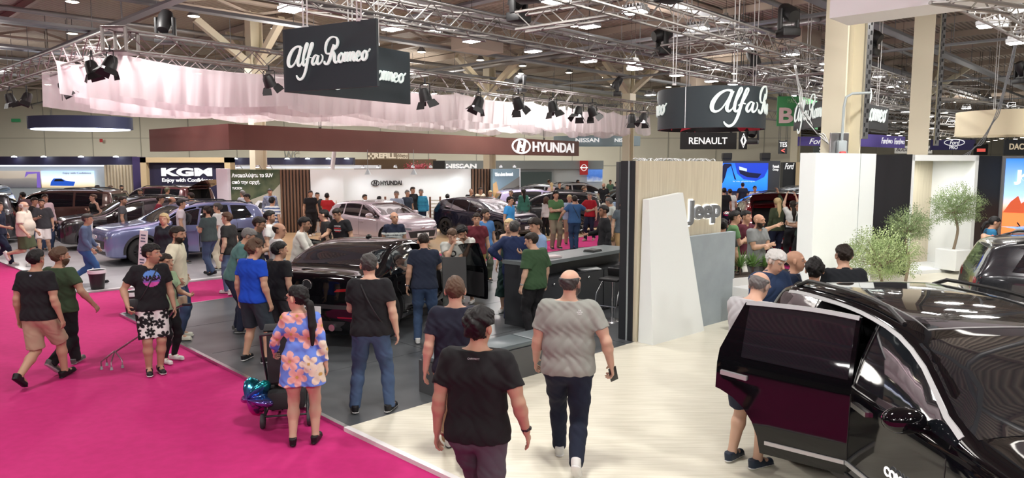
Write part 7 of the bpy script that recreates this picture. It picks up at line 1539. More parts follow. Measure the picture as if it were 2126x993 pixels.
# black upright info desk in front of the white tee shirt pair
p = at(945, 668, .035); t = empty('info_desk', (p.x, p.y, .035), math.radians(10)); tag(t, 'black upright information desk with a sloping top panel', 'info stand'); mb = MB(); mb.tube([(0, 0, .02), (0, 0, .55)], .03, 8); mb.bbox((0, 0, .015), (.4, .32, .03), .006); mb.build('pedestal', M_BLACK, t); mb = MB(); R_ = Matrix.Rotation(math.radians(-12), 3, 'X'); b_ = MB(); b_.bbox((0, 0, .28), (.42, .05, .62), .01); mb.add([R_ @ Vector(v) + Vector((0, 0, .52)) for v in b_.v], b_.f); mb.build('panel', M_BLACK, t)
for i, (px, Y, z, h) in enumerate(((1092, 27.5, .03, .8), (925, 28.2, .03, .8), (1150, 33, .03, .8))):
 t = empty('side_chair', ((px - 1063) / F_PX * Y, Y, z), .5 + i); tag(t, ['cream shell chair by the navy hatchback nose', 'cream shell chair at the white booth wall', 'cream shell chair among the far cars'][i], 'chair'); mb = MB(); mb.bbox((0, 0, .45), (.44, .42, .05), .02); mb.build('seat', mat('cream_shell', (.62, .56, .48), .5), t, sm=40); mb = MB(); mb.bbox((0, .2, .66), (.42, .04, .40), .018); mb.build('backrest', mat('cream_shell', (.62, .56, .48), .5), t, sm=40)
 for sx in (-1, 1):
  for sy in (-1, 1): mb = MB(); mb.tube([(sx * .16, sy * .15, .43), (sx * .2, sy * .19, 0)], .014, 6); mb.build('leg', OAK, t)
# ================================================================ the cars on show
P_BLK = paint('black', (.003, .003, .004), .05, 0); P_BLK.node_tree.nodes['Principled BSDF'].inputs['Coat Weight'].default_value = 0; P_BLK.node_tree.nodes['Principled BSDF'].inputs['Specular IOR Level'].default_value = .45; P_PURP = paint('lilac_blue', (.16, .18, .34)); P_PINK = paint('pale_pink_silver', (.50, .43, .48)); P_NAVY = paint('dark_navy', (.012, .013, .03)); P_DARK = paint('dark_aubergine', (.018, .014, .016)); P_BROWN = paint('copper_brown', (.11, .06, .05)); P_GREYC = paint('graphite', (.045, .045, .05)); P_RED = paint('deep_red', (.22, .008, .015)); P_BLUE = paint('bright_blue', (.02, .08, .42)); P_LILAC = paint('light_lilac', (.42, .36, .56)); P_WHT = paint('pearl_white', (.6, .6, .62)); P_GUN = paint('gunmetal', (.02, .022, .028)); P_SILV = paint('silver', (.30, .32, .35)); P_MAR = paint('maroon', (.10, .03, .035))
M_REDSEAT = mat('red_leather', (.22, .015, .02), .5)
def badge_side(root, S, bv, side, front, back, opened):
 for txt, x, z, sz in (('COMPASS', .55, .62, .085),):
  tm = text_mesh(txt, sz, .006, .003); o = link('side_lettering', tm, M_WPLAIN, root); place(o, (x, -.93, z), (1, 0, 0), (0, 0, 1))
def badge_rear(root, S, bv, side, front, back, opened):
 xr = -2.30; mb = MB(); mb.tube([(xr - .0, .07 * math.cos(a), .93 + .07 * math.sin(a)) for a in np.linspace(0, 2 * PI, 21)[:-1]], .012, 6, closed=True); mb.lathe([(0.001, 0), (.055, 0), (.055, .01), (.001, .01)], (xr, 0, .93), 16, 'x'); mb.build('badge', M_CHROME, root, sm=40)
 tm = text_mesh('GIULIA', .07, .006, .003, shear=.2, spacing=1.2); o = link('boot_lettering', tm, M_CHROME, root); place(o, (-2.275, -.45, .90), (0, -1, 0), (0, 0, 1))
 back([(-.80, .60), (.80, .60), (.82, .66), (-.82, .66)]).build('bumper_crease', M_PLAST, root, sm=40); back([(-.55, .28), (.55, .28), (.62, .42), (-.62, .42)]).build('diffuser', M_PLAST, root, sm=40); back([(-.74, .47), (-.50, .47), (-.50, .49), (-.74, .49)]).build('reflector', M_TAIL, root); back([(.50, .47), (.74, .47), (.74, .49), (.50, .49)]).build('reflector', M_TAIL, root)
 for sd in (1, -1): mb = MB(); mb.tube([(-2.20, sd * .42, .33), (-2.36, sd * .42, .33)], .05, 12); mb.build('exhaust_pipe', M_CHROME, root, sm=40)
 mb = MB(); mb.ell((-.35, 0, 1.44), (.10, .025, .05), 12, 8); mb.build('roof_aerial', P_BLK, root, sm=60)
JEEP = make_car('suv', P_BLK, (3.42, 5.02, .035), math.radians(-87.5), 'glossy black sport utility car in the right foreground with its rear door open', doors=[('RR', 48)], chrome=True, roofglass=True, extra=badge_side, s=1.0)
GIU = make_car('sedan', P_BLK, (-2.35, 12.45, .035), math.radians(74), 'glossy black sedan seen from behind with both front doors open', doors=[('FR', 62), ('FL', 55)], seatm=M_REDSEAT, plates='GIULIA', extra=badge_rear, gloss_rim=False)
make_car('suv', P_PURP, (-9.5, 20.5, .03), math.radians(224), 'lilac blue crossover facing left with its front door open', doors=[('FL', 48)], plates='BAYON', gloss_rim=False)
make_car('suv', P_DARK, (-12.7, 23.8, .03), math.radians(220), 'very dark aubergine crossover behind the lilac blue one', doors=[('FL', 35)], gloss_rim=False)
bs = make_car('bigsuv', P_BROWN, (-17.0, 26.6, .03), math.radians(186), 'copper brown three row car with open front door behind the dark crossover', doors=[('FL', 60)])
make_car('hatch', P_PINK, (-4.45, 24.3, .03), math.radians(-40), 'pale pink silver hatchback facing right before the white booth wall', plates='i20', gloss_rim=False)
make_car('hatch', P_NAVY, (-1.0, 26.9, .03), math.radians(-38), 'dark navy small hatchback right of the pale pink one', plates='i10', gloss_rim=False)
make_car('bigsuv', P_MAR, (-15.6, 31.5, .03), math.radians(160), 'maroon car with raised tailgate before the navy name board', hatch=28)
jn = make_car('suv', P_RED, (7.85, 22.2, .035), math.radians(78), 'red compact car with raised tailgate behind the pointing man', hatch=30, plates='JUNIOR', gloss_rim=False)
sv = make_car('suv', P_GUN, (12.5, 14.0, .035), math.radians(2), 'dark sport utility car with raised tailgate at the right edge, people bending into its boot', hatch=6, chrome=False)
make_car('suv', P_GUN, (9.1, 10.15, .035), math.radians(-26), 'gunmetal black sport utility car at the right edge behind the big black one', plates='AVENGER', gloss_rim=False)
# copies in other paints for the far stands
far = [(bs, P_BROWN, P_SILV, (-24.5, 31.5), 182, 'silver blue large car at the far left behind the brown one'), (bs, P_BROWN, P_GREYC, (-21.2, 25.2), 168, 'dark grey large car cut by the left edge')]
mk = {}
def far_car(kind, pt, x, y, rot, label, hatch=None):
 key = (kind, hatch is not None)
 if key not in mk: mk[key] = (make_car(kind, pt, (x, y, gz(x, y)), math.radians(rot), label, hatch=hatch, detail=True), pt); return mk[key][0]
 o = copy_tree(mk[key][0], None, (mk[key][1], pt) if pt != mk[key][1] else None); o.location = (x, y, gz(x, y)); o.rotation_euler = (0, 0, math.radians(rot)); tag(o, label); return o
for a in [('bigsuv', P_SILV, -26.0, 33.0, 181, 'silver blue large car at the far left behind the brown one'), ('bigsuv', P_GUN, -19.3, 23.6, 208, 'dark large car cut by the left edge of the picture'), ('bigsuv', P_GREYC, -24.5, 38.5, 185, 'grey large car deep in the far left stand'), ('suv', P_SILV, -20.3, 33.0, 172, 'silver green sport utility car before the navy name board'),
          ('suv', P_LILAC, 1.3, 31.8, 14, 'light lilac crossover right of the blue car poster'), ('suv', P_GREYC, 1.5, 28.8, 170, 'dark grey crossover behind the woman in white and black'), ('suv', P_BLK, 5.9, 28.3, 158, 'black crossover behind the red polo man'), ('suv', P_SILV, 1.0, 39.0, 160, 'silver crossover at the back below the grey blue board'), ('suv', P_WHT, 4.2, 42.3, 20, 'white crossover far back under the red emblem flag'), ('suv', P_WHT, -1.5, 43.2, 10, 'white crossover far back at the left of that stand'), ('hatch', P_BLK, 5.8, 37.5, 200, 'black hatchback among the far cars under the blue picture'), ('suv', P_RED, 8.3, 41, 185, 'red crossover far back beside the black pylon'), ('hatch', P_SILV, 6.7, 33.4, 165, 'silver small car far back near the black pylon'),
          ('suv', P_GREYC, 10.3, 29.5, 165, 'dark grey crossover in front of the big blue screen'), ('hatch', P_SILV, 12.9, 33.0, 150, 'silver hatchback right below the big blue screen'), ('suv', P_BLUE, 15.6, 30.0, 175, 'bright blue crossover left of the tall white wall'), ('suv', P_GUN, 10.9, 25.6, 165, 'black crossover behind the red car with raised tailgate'), ('suv', P_SILV, 14.2, 36.8, 172, 'silver crossover under the white script board')]: far_car(*a)
# ================================================================ people
BLK = (.010, .010, .012); NVY = (.012, .016, .035); WHT = (.62, .62, .60); CRM = (.60, .55, .42); GRY = (.12, .12, .12); JEAN = (.035, .06, .12); DJEAN = (.012, .018, .04); KHA = (.26, .17, .08); BEI = (.42, .32, .22)
SB = (BLK, (.65, .65, .65)); SW = ((.62, .62, .60), (.7, .7, .7)); SK = (BLK, BLK); SG = ((.10, .10, .10), (.5, .5, .5)); SBR = ((.22, .12, .05), (.12, .07, .03))
def person(px, hy, fy=None, face=0, label='', z0=.035, h=None, Y=None, **kw):
 if fy is not None:
  p = at(px, fy, z0); h_ = atY(px, hy, p.y + .02).z - z0
  if not h: h = h_ + (.12 if kw.get('lean', 0) > .3 else 0)
 else:
  h = h or 1.74; p = at(px, hy, z0 + h * (1 - .12 * kw.get('lean', 0))); p.z = z0
  if Y: p.x, p.y = (px - 1063) / F_PX * Y, Y; p.z = gz(p.x, p.y); h = atY(px, hy, Y).z - p.z
 if fy is None: p.z = gz(p.x, p.y)
 d = math.hypot(p.x, p.y); vox = kw.pop('vox', max(.0062, min(.022, d * .00085)))
 return gen_person(tuple(p), face, h=h, label=label, vox=vox, **kw)[0]
def flowers(base, petal, petal2, heart, seed, n, R=.085, region=((-.4, .4), (.3, 1.5)), petals=5):
 rn = random.Random(seed); F_ = []; tries = 0
 while len(F_) < n and tries < 4000:
  tries += 1; u, v = rn.uniform(*region[0]), rn.uniform(*region[1])
  if all((u - a) ** 2 + (v - b) ** 2 > (1.42 * R) ** 2 for a, b, *_ in F_): F_.append((u, v, rn.uniform(.75, 1.15) * R, rn.random() * 6, rn.random()))
 def g(fr):
  def f(P):
   C = np.tile(np.array(base, float), (len(P), 1)); U, V = P[:, 0], P[:, 2]
   for u, v, r, ph, k in F_:
    du, dv = U - u, V - v; d = np.hypot(du, dv); a = np.arctan2(dv, du) + ph; edge = r * (.38 + .62 * np.abs(np.cos(a * petals / 2)) ** .55); m = d < edge
    t = np.clip(d / (edge + 1e-6), 0, 1)[:, None]; col = np.array(petal2 if k > .5 else petal); inner = col * np.array((.85, .5, .5)) if k > .5 else col * .8; C[m] = (inner * (1 - t) + col * t)[m]; C[d < r * .16] = heart
   return C
  return f
 return g
NASA_T = ['#  #  ##   ### ##  ', '## # #  # #   #  # ', '## # #  #  #  #  # ', '# ## #  #   # #  # ', '#  # #  # ### #  # ']
disc = lambda u, v: (u + .0) ** 2 + (v - .0) ** 2 < .105 ** 2
nasa = cf_print(BLK, [(disc, (.10, .22, .55)), (lambda u, v: disc(u, v) & (v < .02), (.22, .12, .45)), (lambda u, v: disc(u, v) & (v < -.045), (.60, .10, .40))])
# ---- walkers on the pink carpet
person(90, 514, 797, 2, 'man in black tee shirt and beige shorts walking away at far left', z0=0, skin='m', hair='black', hairstyle='fade', bottom=('shorts', BEI), shoes=SK, arms=('down', 'down'), legs='walk', topcol=cf_print(BLK, [(lambda u, v: (np.abs(u) < .012) & (np.abs(v - .13) < .006), (.3, .4, .5))], back=True))
person(136, 511, 768, 8, 'bearded man in green tee shirt and black trousers walking away beside the black tee man', z0=0, top=('tee', (.035, .06, .03)), bottom=('trousers', BLK), hair='brown', hairstyle='short', beard=.9, arms=(((.35, .25, -.85), (.3, -1, 0), .6), 'down'), legs='walk2', shoes=SG, build=1.12, head=(25, 0))
person(322, 511, 776, 145, 'young man in black space print tee shirt and flowered shorts with a walking stick', z0=0, skin='m', hair='black', top=('tee', BLK), topcol=nasa, bottom=('shorts', WHT), botcol=flowers(WHT, BLK, BLK, (.5, .5, .5), 7, 26, .085, ((-.3, .3), (.4, 1.1)), 7), arms=('cane', 'down'), head=(-62, 4), beard=.35, shoes=SB, extras=[X_strap(-1, BLK, BLK, (.15, .06, .17)), X_print('NASA', .085, 0, .005, (.004, .004, .006), bold=.06)], legs='close')
person(352, 535, 752, 110, 'woman in black trousers and pale green top half hidden behind the stick man', z0=0, female=True, hair='dark', hairstyle='bun', top=('tee', (.30, .42, .26)), bottom=('slim', BLK), arms=('down', 'hold'), shoes=SW, extras=[X_strap(1, BLK, (.35, .25, .17), (.20, .07, .15))])
person(374, 473, 704, 78, 'bearded man in cream tee shirt and jeans standing with sunglasses on his head', z0=.035, hair='dark', hairstyle='fade', beard=.9, top=('loose', (.62, .58, .44)), bottom=('jeans', JEAN), arms=('pocket', 'pocket'), shoes=((.5, .5, .42), (.6, .6, .5)), head=(12, 6), extras=[X_watch(0)])
person(341, 446, None, 172, 'smiling blonde woman in black top before the lilac crossover', z0=0, h=1.66, female=True, hair='blond', hairstyle='bob', skin='l', top=('blouse', (.02, .022, .03)), bottom=('slim', BLK), arms=('down', 'down'))
person(632, 602, 922, -8, 'woman with long black hair in a blue flowered dress seen from behind', z0=0, female=True, skin='l', hair='black', hairstyle='pony', top=('dress', (.12, .19, .60)), topcol=flowers((.13, .23, .66), (.72, .62, .50), (.70, .42, .38), (.45, .28, .08), 3, 70, .10, ((-.42, .42), (.5, 1.5))), bottom=('none', BLK), arms=('down', ((.30, .42, -.78), (.2, -1, 0), .9)), head=(-58, 4), glasses=True, shoes=SK, build=1.22, hemz=.60, legs='stand')
person(773, 532, 856, -2, 'man in black tee shirt and blue jeans seen from behind at the sedan boot', hair='salt', hairstyle='short', skin='l', top=('tee', BLK), bottom=('jeans', (.05, .085, .16)), arms=('down', 'phone'), head=(-12, 8), shoes=SB, extras=[X_strap(-1, BLK)], build=1.1, legs='wide')
person(584, 508, 734, 28, 'man in black tee shirt behind the flowered dress woman', hair='black', hairstyle='short', top=('tee', BLK), bottom=('shorts', (.03, .03, .035)), arms=('down', 'down'), head=(20, 0), beard=.3, build=1.1, shoes=SB)
person(531, 503, 752, 24, 'man in bright blue polo and dark shorts between the teal and black shirts', hair='brown', hairstyle='curly' if False else 'messy', top=('polo', (.008, .055, .42)), bottom=('shorts', (.025, .035, .045)), arms=('down', 'down'), head=(18, 10), shoes=SB, build=1.1, legs='wide')
person(497, 487, 690, 68, 'older man in teal polo bending towards the sedan', hair='grey', top=('polo', (.07, .15, .145)), bottom=('trousers', (.02, .025, .05)), arms=('down', 'down'), lean=.38, head=(5, 12), shoes=SG, build=1.12)
person(530, 452, None, 82, 'man with glasses and black tee shirt looking down behind the teal polo', hair='dark', hairstyle='short', beard=.6, glasses=True, arms=('phone', 'phone2'), head=(0, 18))
person(480, 443, 612, -84, 'man in black tee shirt and light jeans with white trainers facing left', z0=0, hair='brown', hairstyle='short', skin='l', bottom=('jeans', (.10, .16, .26)), shoes=SW, arms=('down', 'down'), build=1.12, belly=.05, legs='step', extras=[X_watch(1)])
person(438, 431, 571, -72, 'bearded man in grey green tee shirt at the open door of the lilac crossover', z0=.03, hair='dark', beard=.9, top=('tee', (.05, .075, .075)), bottom=('jeans', (.05, .08, .15)), arms=('hold', 'phone'), build=1.2, belly=.07, legs='step', shoes=SK, extras=[X_watch(1)])
person(459, 424, 560, -88, 'man in white tee shirt and cream trousers behind the grey green tee shirt', z0=.03, hair='salt', hairstyle='short', glasses=True, top=('loose', WHT), bottom=('trousers', CRM), legs='stand', extras=[X_strap(1)])
person(182, 443, 590, 72, 'man in denim shirt and blue jeans walking right past the waste bin', z0=.03, hair='salt', hairstyle='short', skin='m', top=('shirt', (.10, .14, .24)), bottom=('jeans', (.04, .10, .26)), shoes=SK, arms=('downf', 'downf'), legs='walk', lean=.12, build=1.08)
person(57, 420, 555, 80, 'heavy bald man in cream shirt and olive shorts walking right at far left', z0=.02, hair='white', hairstyle='ring', beard=.7, glasses=True, skin='l', top=('loose', (.62, .56, .47)), bottom=('shorts', (.07, .085, .045)), arms=('downf', 'downf'), legs='kick2', build=1.3, belly=.09, shoes=SW)
person(94, 415, 530, 158, 'young man in charcoal tee shirt and white shorts looking at his phone', z0=.03, hair='dark', top=('loose', (.04, .04, .045)), bottom=('shorts', (.66, .62, .60)), arms=('phone', 'down'), beard=.6, extras=[X_phone(0)], legs='step', shoes=SW)
person(76, 412, 520, 95, 'man in black tee shirt and jeans behind the cream shirt man', z0=.03, hair='dark', bottom=('jeans', JEAN), head=(0, 10))
person(92, 405, None, 120, 'dark haired man in pinkish white shirt behind the charcoal tee shirt', z0=.03, top=('shirt', (.62, .50, .52)))
person(194, 405, None, 205, 'woman in black sleeveless top holding a phone before the copper car', z0=.03, h=1.66, female=True, hair='brown', hairstyle='bun', skin='l', top=('tank', BLK), bottom=('slim', BLK), arms=('phone', 'down'), head=(20, 0), extras=[X_phone(0)])
person(4, 436, 552, 85, 'person cut by the left edge of the picture striding right', z0=0, h=1.75, top=('tee', NVY), bottom=('jeans', DJEAN), shoes=SW, legs='walk', arms=(((.1, .6, -.6), (.3, -1, 0), .5), 'down'))
person(253, 410, None, 58, 'man in grey tee shirt standing with his back between two crossovers', z0=.03, hair='dark', beard=.6, top=('tee', (.085, .09, .095)), bottom=('trousers', GRY), arms=('down', 'down'), head=(20, 0), Y=21)
# ---- around the sedan
person(618, 457, None, 82, 'man in white linen shirt at the left door of the black sedan', h=1.72, hair='black', hairstyle='fade', beard=.6, top=('shirt', (.62, .61, .56)), bottom=('trousers', NVY), arms=('reach', 'reach'), lean=.2)
person(676, 441, None, 60, 'woman with dark tied hair in black top beside the printed tee shirt man', z0=0, h=1.66, female=True, hair='black', hairstyle='pony', skin='l', bottom=('jeans', DJEAN), head=(-150, 10), arms=('down', 'down'))
nap = cf_print(BLK, [(lambda u, v: (np.abs(u) < .09) & (np.abs(v) < .012), (.45, .03, .04)), (lambda u, v: (np.abs(u) < .09) & (np.abs(v + .035) < .010), (.6, .6, .6)), (lambda u, v: (np.abs(u) < .07) & (np.abs(v + .065) < .008), (.45, .03, .04))])
person(708, 434, None, 205, 'man in black tee shirt with red and white chest print leaning over the sedan roof', z0=.035, hair='dark', hairstyle='fade', top=('tee', BLK), topcol=nap, extras=[X_print('NAPAPIJRI', .038, 0, .05)], arms=('reach', 'down'), head=(15, 20), lean=.1, build=1.1)
def polo_stripes(fr):
 def f(P):
  z = P[:, 2] - fr['ch'][2]; C = np.where((z > -.02)[:, None], np.array(NVY), np.array((.62, .66, .64)))
  for k in (.02, .06, .10): C[np.abs(z - .0 + k) < .009] = (.62, .66, .64) if k < .03 else NVY
  return C
 return f
person(817, 443, None, 168, 'bald man in navy and white striped polo before the pink hatchback', z0=0, hair='grey', hairstyle='ring', skin='m', top=('polo', WHT), topcol=polo_stripes, bottom=('trousers', (.62, .64, .62)), arms=('down', 'down'), head=(-25, 0), Y=15.1)
person(883, 486, 712, -4, 'man in navy polo and faded jeans at the right door of the sedan', hair='dark', hairstyle='fade', top=('polo', (.014, .020, .038)), bottom=('jeans', (.03, .055, .11)), arms=('reach', 'down'), head=(-8, 28), lean=.1, shoes=(WHT, (.6, .6, .6), (.4, .03, .05)), extras=[X_watch(1, M_CHROME)])
person(938, 476, 655, 160, 'man in grey printed tee shirt holding his hand to his mouth', hair='brown', hairstyle='short', skin='l', top=('tee', (.42, .43, .40)), topcol=cf_print((.42, .43, .40), [(lambda u, v: (np.hypot(u, v + .03) < .06) & (np.hypot(u, v + .03) > .035), BLK)]), bottom=('trousers', (.25, .27, .25)), arms=('chin', 'cross'), lean=.15, head=(10, 18))
person(970, 470, 630, 205, 'dark haired man in white tee shirt and pale shorts with hands at his mouth', hair='black', hairstyle='puff', skin='m', beard=.6, top=('tee', (.62, .62, .58)), bottom=('shorts', (.36, .42, .42)), arms=('chin', 'chin'), lean=.22, head=(15, 22), shoes=SW)
person(990, 441, 606, 172, 'man in maroon polo and khaki trousers walking towards the camera', hair='dark', top=('polo', (.11, .016, .025)), bottom=('trousers', (.24, .17, .06)), arms=('down', 'down'), legs='walk', shoes=SK, skin='m', extras=[X_phone(0, (.6, .6, .6))])
person(1006, 438, 585, 160, 'man in blue tee shirt and olive trousers behind the maroon polo', hair='dark', beard=.6, top=('tee', (.06, .16, .36)), bottom=('trousers', (.07, .085, .06)), head=(-50, 0))
person(1058, 458, 648, 195, 'blonde woman in long dark green dress beside the suited man', female=True, hair='blond', hairstyle='bob', skin='l', top=('tank', (.012, .035, .03)), bottom=('skirt', (.010, .030, .027)), hemz=.30, shoes=SW, arms=('down', 'hold'))
person(1068, 462, 668, 12, 'man in navy suit and brown shoes seen from behind', hair='salt', hairstyle='short', top=('jacket', (.018, .030, .085)), bottom=('trousers', (.014, .022, .06)), shoes=SBR, arms=('down', 'hip'), legs='stand')
person(1110, 487, 700, -42, 'man in green tee shirt and black trousers seen from behind near the counter', hair='dark', hairstyle='fade', skin='l', top=('loose', (.035, .075, .035)), bottom=('trousers', BLK), arms=('down', 'down'), head=(-25, 16), build=1.1, shoes=SK, extras=[X_watch(1, M_ALU)])
person(1117, 455, None, -112, 'man in light blue shirt with dark tie facing left at the counter', hair='dark', hairstyle='messy', skin='m', top=('shirt', (.26, .38, .60)), bottom=('trousers', NVY), arms=('down', 'phone'), head=(-10, 12), h=1.78)
# ---- three walkers in front
person(1178, 549, 972, 6, 'bald bearded man in grey tee shirt and dark jeans walking away', z0=.035, skin='l', hair='salt', hairstyle='ring', beard=.9, top=('tee', (.25, .26, .235)), bottom=('jeans', (.010, .014, .03)), arms=(((.28, .10, -.90), (.3, -1, 0), .9), 'downf'), legs='walk2', head=(28, 0), build=1.22, belly=.05, shoes=SW, extras=[X_phone(0), X_print('THE\nNORTH\nFACE', .014, .095, .10, (.62, .62, .62), True)])
person(948, 571, 950, -4, 'man in navy tee shirt and khaki trousers walking away beside the black tee man', z0=.035, skin='l', hair='brown', hairstyle='short', top=('tee', (.010, .012, .024)), bottom=('trousers', (.30, .21, .12)), arms=('down', 'down'), shoes=(WHT, BLK, (.6, .5, .1)), build=1.1, legs='walk2')
person(990, 624, None, 12, 'dark haired man in black tee shirt and grey jeans, nearest at the bottom edge', z0=.035, h=1.76, skin='m', hair='black', hairstyle='messy', top=('tee', (.009, .009, .010)), bottom=('jeans', (.075, .07, .085)), arms=(((.22, .12, -.92), (.3, -1, 0), .4), 'down'), legs='walk2', build=1.22, head=(15, 0), extras=[X_watch(0), X_print('CARHARTT', .016, 0, .135, (.4, .4, .4), True)])
# ---- at the near black car
person(1545, 603, 965, 55, 'bald man in pale grey tee shirt and navy shorts behind the open car door', z0=.035, h=1.74, hair='grey', hairstyle='ring', skin='l', top=('tee', (.42, .42, .43)), bottom=('shorts', (.02, .025, .045)), arms=('reach', 'reach'), lean=.12, head=(0, 25), build=1.1, shoes=((.02, .03, .05), (.6, .6, .6)))
person(1603, 517, None, 158, 'white haired man in dark blue shirt looking down behind the black car', skin='l', hair='white', hairstyle='short', top=('shirt', (.018, .035, .085)), bottom=('jeans', DJEAN), head=(-12, 24), build=1.15, arms=('hold', 'hold'), Y=7.65)
person(1652, 525, None, 112, 'bald man in navy suit and tie beside the white haired man', skin='m', hair='black', hairstyle='bald', top=('jacket', (.014, .022, .05)), topcol=lambda fr: (lambda P: np.where(((np.abs((P - fr['ch']) @ fr['X1']) < .045 * np.clip(((P - fr['ch']) @ fr['up1'] + .05) / .15, 0, 1)) & ((P - fr['ch']) @ fr['f1'] > 0))[:, None], np.array((.6, .65, .7)), np.array((.014, .022, .05)))), bottom=('trousers', NVY), Y=8.2)
person(1698, 546, None, 20, 'dark haired head just showing over the roof of the black car', hair='black', hairstyle='messy', bottom=('trousers', BLK), Y=7.75)
person(1755, 512, None, 0, 'man in black jacket seen from behind against the tall white wall', h=1.76, hair='dark', hairstyle='fade', top=('jacket', (.012, .014, .018)), bottom=('trousers', BLK), skin='l')
person(2058, 452, None, 108, 'woman with dark ponytail and blue tee shirt looking into the rear car', h=1.62, female=True, hair='black', hairstyle='pony', top=('tee', (.02, .13, .26)), bottom=('jeans', DJEAN), head=(0, 20), extras=[X_strap(1)])
person(2072, 474, None, 88, 'man in salmon tee shirt bending with hands behind his back', h=1.74, lean=.95, hair='grey', hairstyle='fade', skin='m', top=('tee', (.60, .13, .08)), bottom=('jeans', DJEAN), arms=('behind', 'behind'))
person(2026, 381, None, 10, 'distant person in salmon shirt and black shorts between the white portal and black wall', Y=33, top=('tee', (.55, .14, .09)), bottom=('shorts', BLK))
# ---- behind the planter
person(1501, 458, None, 10, 'black haired head showing above the low grey wall', h=1.68, hair='black')
person(1524, 440, None, 100, 'man in green tee shirt with folded arms behind the planter', hair='black', skin='m', top=('tee', (.08, .17, .07)), arms=('cross', 'cross2'), bottom=('trousers', BLK), Y=13.6)
person(1548, 440, None, 140, 'man in maroon tee shirt pointing to the right', hair='black', hairstyle='fade', top=('tee', (.07, .012, .022)), bottom=('shorts', (.6, .6, .55)), arms=('down', ((.62, .70, .05), (.4, 0, -1), .15)), beard=.3, Y=14.3)
person(1573, 446, None, 150, 'bald bearded man in grey tee shirt behind the pointing man', h=1.76, hair='dark', hairstyle='bald', beard=.9, top=('tee', (.18, .19, .19)), arms=('cross', 'cross2'), head=(-10, 5), bottom=('trousers', GRY))
person(1642, 425, 552, 4, 'woman in white cropped top reaching up to the red tailgate', h=1.7, female=True, hair='dark', hairstyle='long', skin='l', top=('tee', WHT), bottom=('jeans', BLK), hemz=1.02, arms=('up', 'up'), shoes=SK)
person(1615, 412, None, -8, 'blonde person in olive shirt at the red tailgate', female=True, hair='blond', hairstyle='long', top=('blouse', (.05, .065, .035)), bottom=('jeans', DJEAN), arms=('up', 'down'), Y=19.3)
person(1676, 428, 545, -58, 'man in bright blue tee shirt and khaki shorts crouching by the tall white wall', h=1.75, hair='black', hairstyle='fade', top=('tee', (.05, .22, .62)), bottom=('shorts', (.16, .12, .06)), legs='crouch', lean=.5, arms=('reach', 'reach'), skin='d')
person(1664, 418, None, -68, 'grey haired man with glasses in dark green tee shirt by the tall white wall', h=1.74, hair='grey', glasses=True, top=('tee', (.02, .035, .03)), bottom=('trousers', BLK), arms=('phone', 'phone2'))
# ---- pink aisle on the right
person(1153, 398, 517, 162, 'moustached man in green tee shirt with folded arms on the pink aisle', z0=0, hair='black', hairstyle='messy', skin='m', top=('tee', (.07, .15, .06)), bottom=('trousers', (.20, .17, .12)), arms=('cross', 'cross2'), shoes=SB, build=1.1)
person(1192, 408, 521, -6, 'man in blue tee shirt and jeans gesturing with both arms seen from behind', z0=0, hair='dark', top=('tee', (.035, .09, .21)), bottom=('jeans', (.025, .05, .11)), arms=('out', ((.5, .2, -.75), (.4, -.8, 0), .4)), shoes=SK, legs='close', build=1.1, extras=[X_strap(-1, BLK)])
person(1224, 401, 500, 212, 'grey haired man in red polo talking with raised hand', z0=0, hair='grey', skin='l', top=('polo', (.32, .012, .022)), bottom=('jeans', DJEAN), arms=('gest', 'down'), shoes=((.4, .3, .25), (.6, .55, .5)), legs='step')
person(1256, 428, None, -96, 'young man in black shirt facing left behind the counter', h=1.78, hair='black', hairstyle='fade', skin='d', top=('shirt', BLK), bottom=('trousers', BLK), arms=('hold', 'down'))
person(1134, 412, 492, -30, 'woman in white blouse and wide black trousers by the grey crossover', z0=0, female=True, hair='brown', hairstyle='curly', top=('blouse', (.58, .58, .56)), bottom=('trousers', BLK), arms=('down', 'down'))
person(1087, 393, None, -18, 'woman with long dark hair in teal green blouse seen from behind', z0=.03, female=True, hair='dark', hairstyle='long', top=('blouse', (.05, .17, .13)), bottom=('slim', BLK), Y=27.8)
person(1058, 410, None, 120, 'man in sky blue tee shirt at the nose of the navy hatchback', h=1.74, z0=0, hair='black', top=('tee', (.05, .28, .62)), bottom=('shorts', GRY), skin='m')
person(1262, 409, None, 185, 'woman with big dark curls behind the black shirt man', h=1.66, z0=0, female=True, hair='black', hairstyle='curly', top=('tee', (.5, .48, .42)), bottom=('slim', BLK))
person(1276, 418, None, -62, 'grey haired man in white tee shirt bending left by the black pylon', h=1.74, z0=0, hair='grey', lean=.35, top=('tee', (.58, .62, .58)), bottom=('shorts', KHA), arms=('reach', 'down'))
person(1293, 419, None, 172, 'man in slate grey polo looking down beside the black pylon', h=1.74, z0=0, hair='brown', hairstyle='buzz', top=('polo', (.07, .085, .10)), bottom=('trousers', KHA), head=(0, 22))
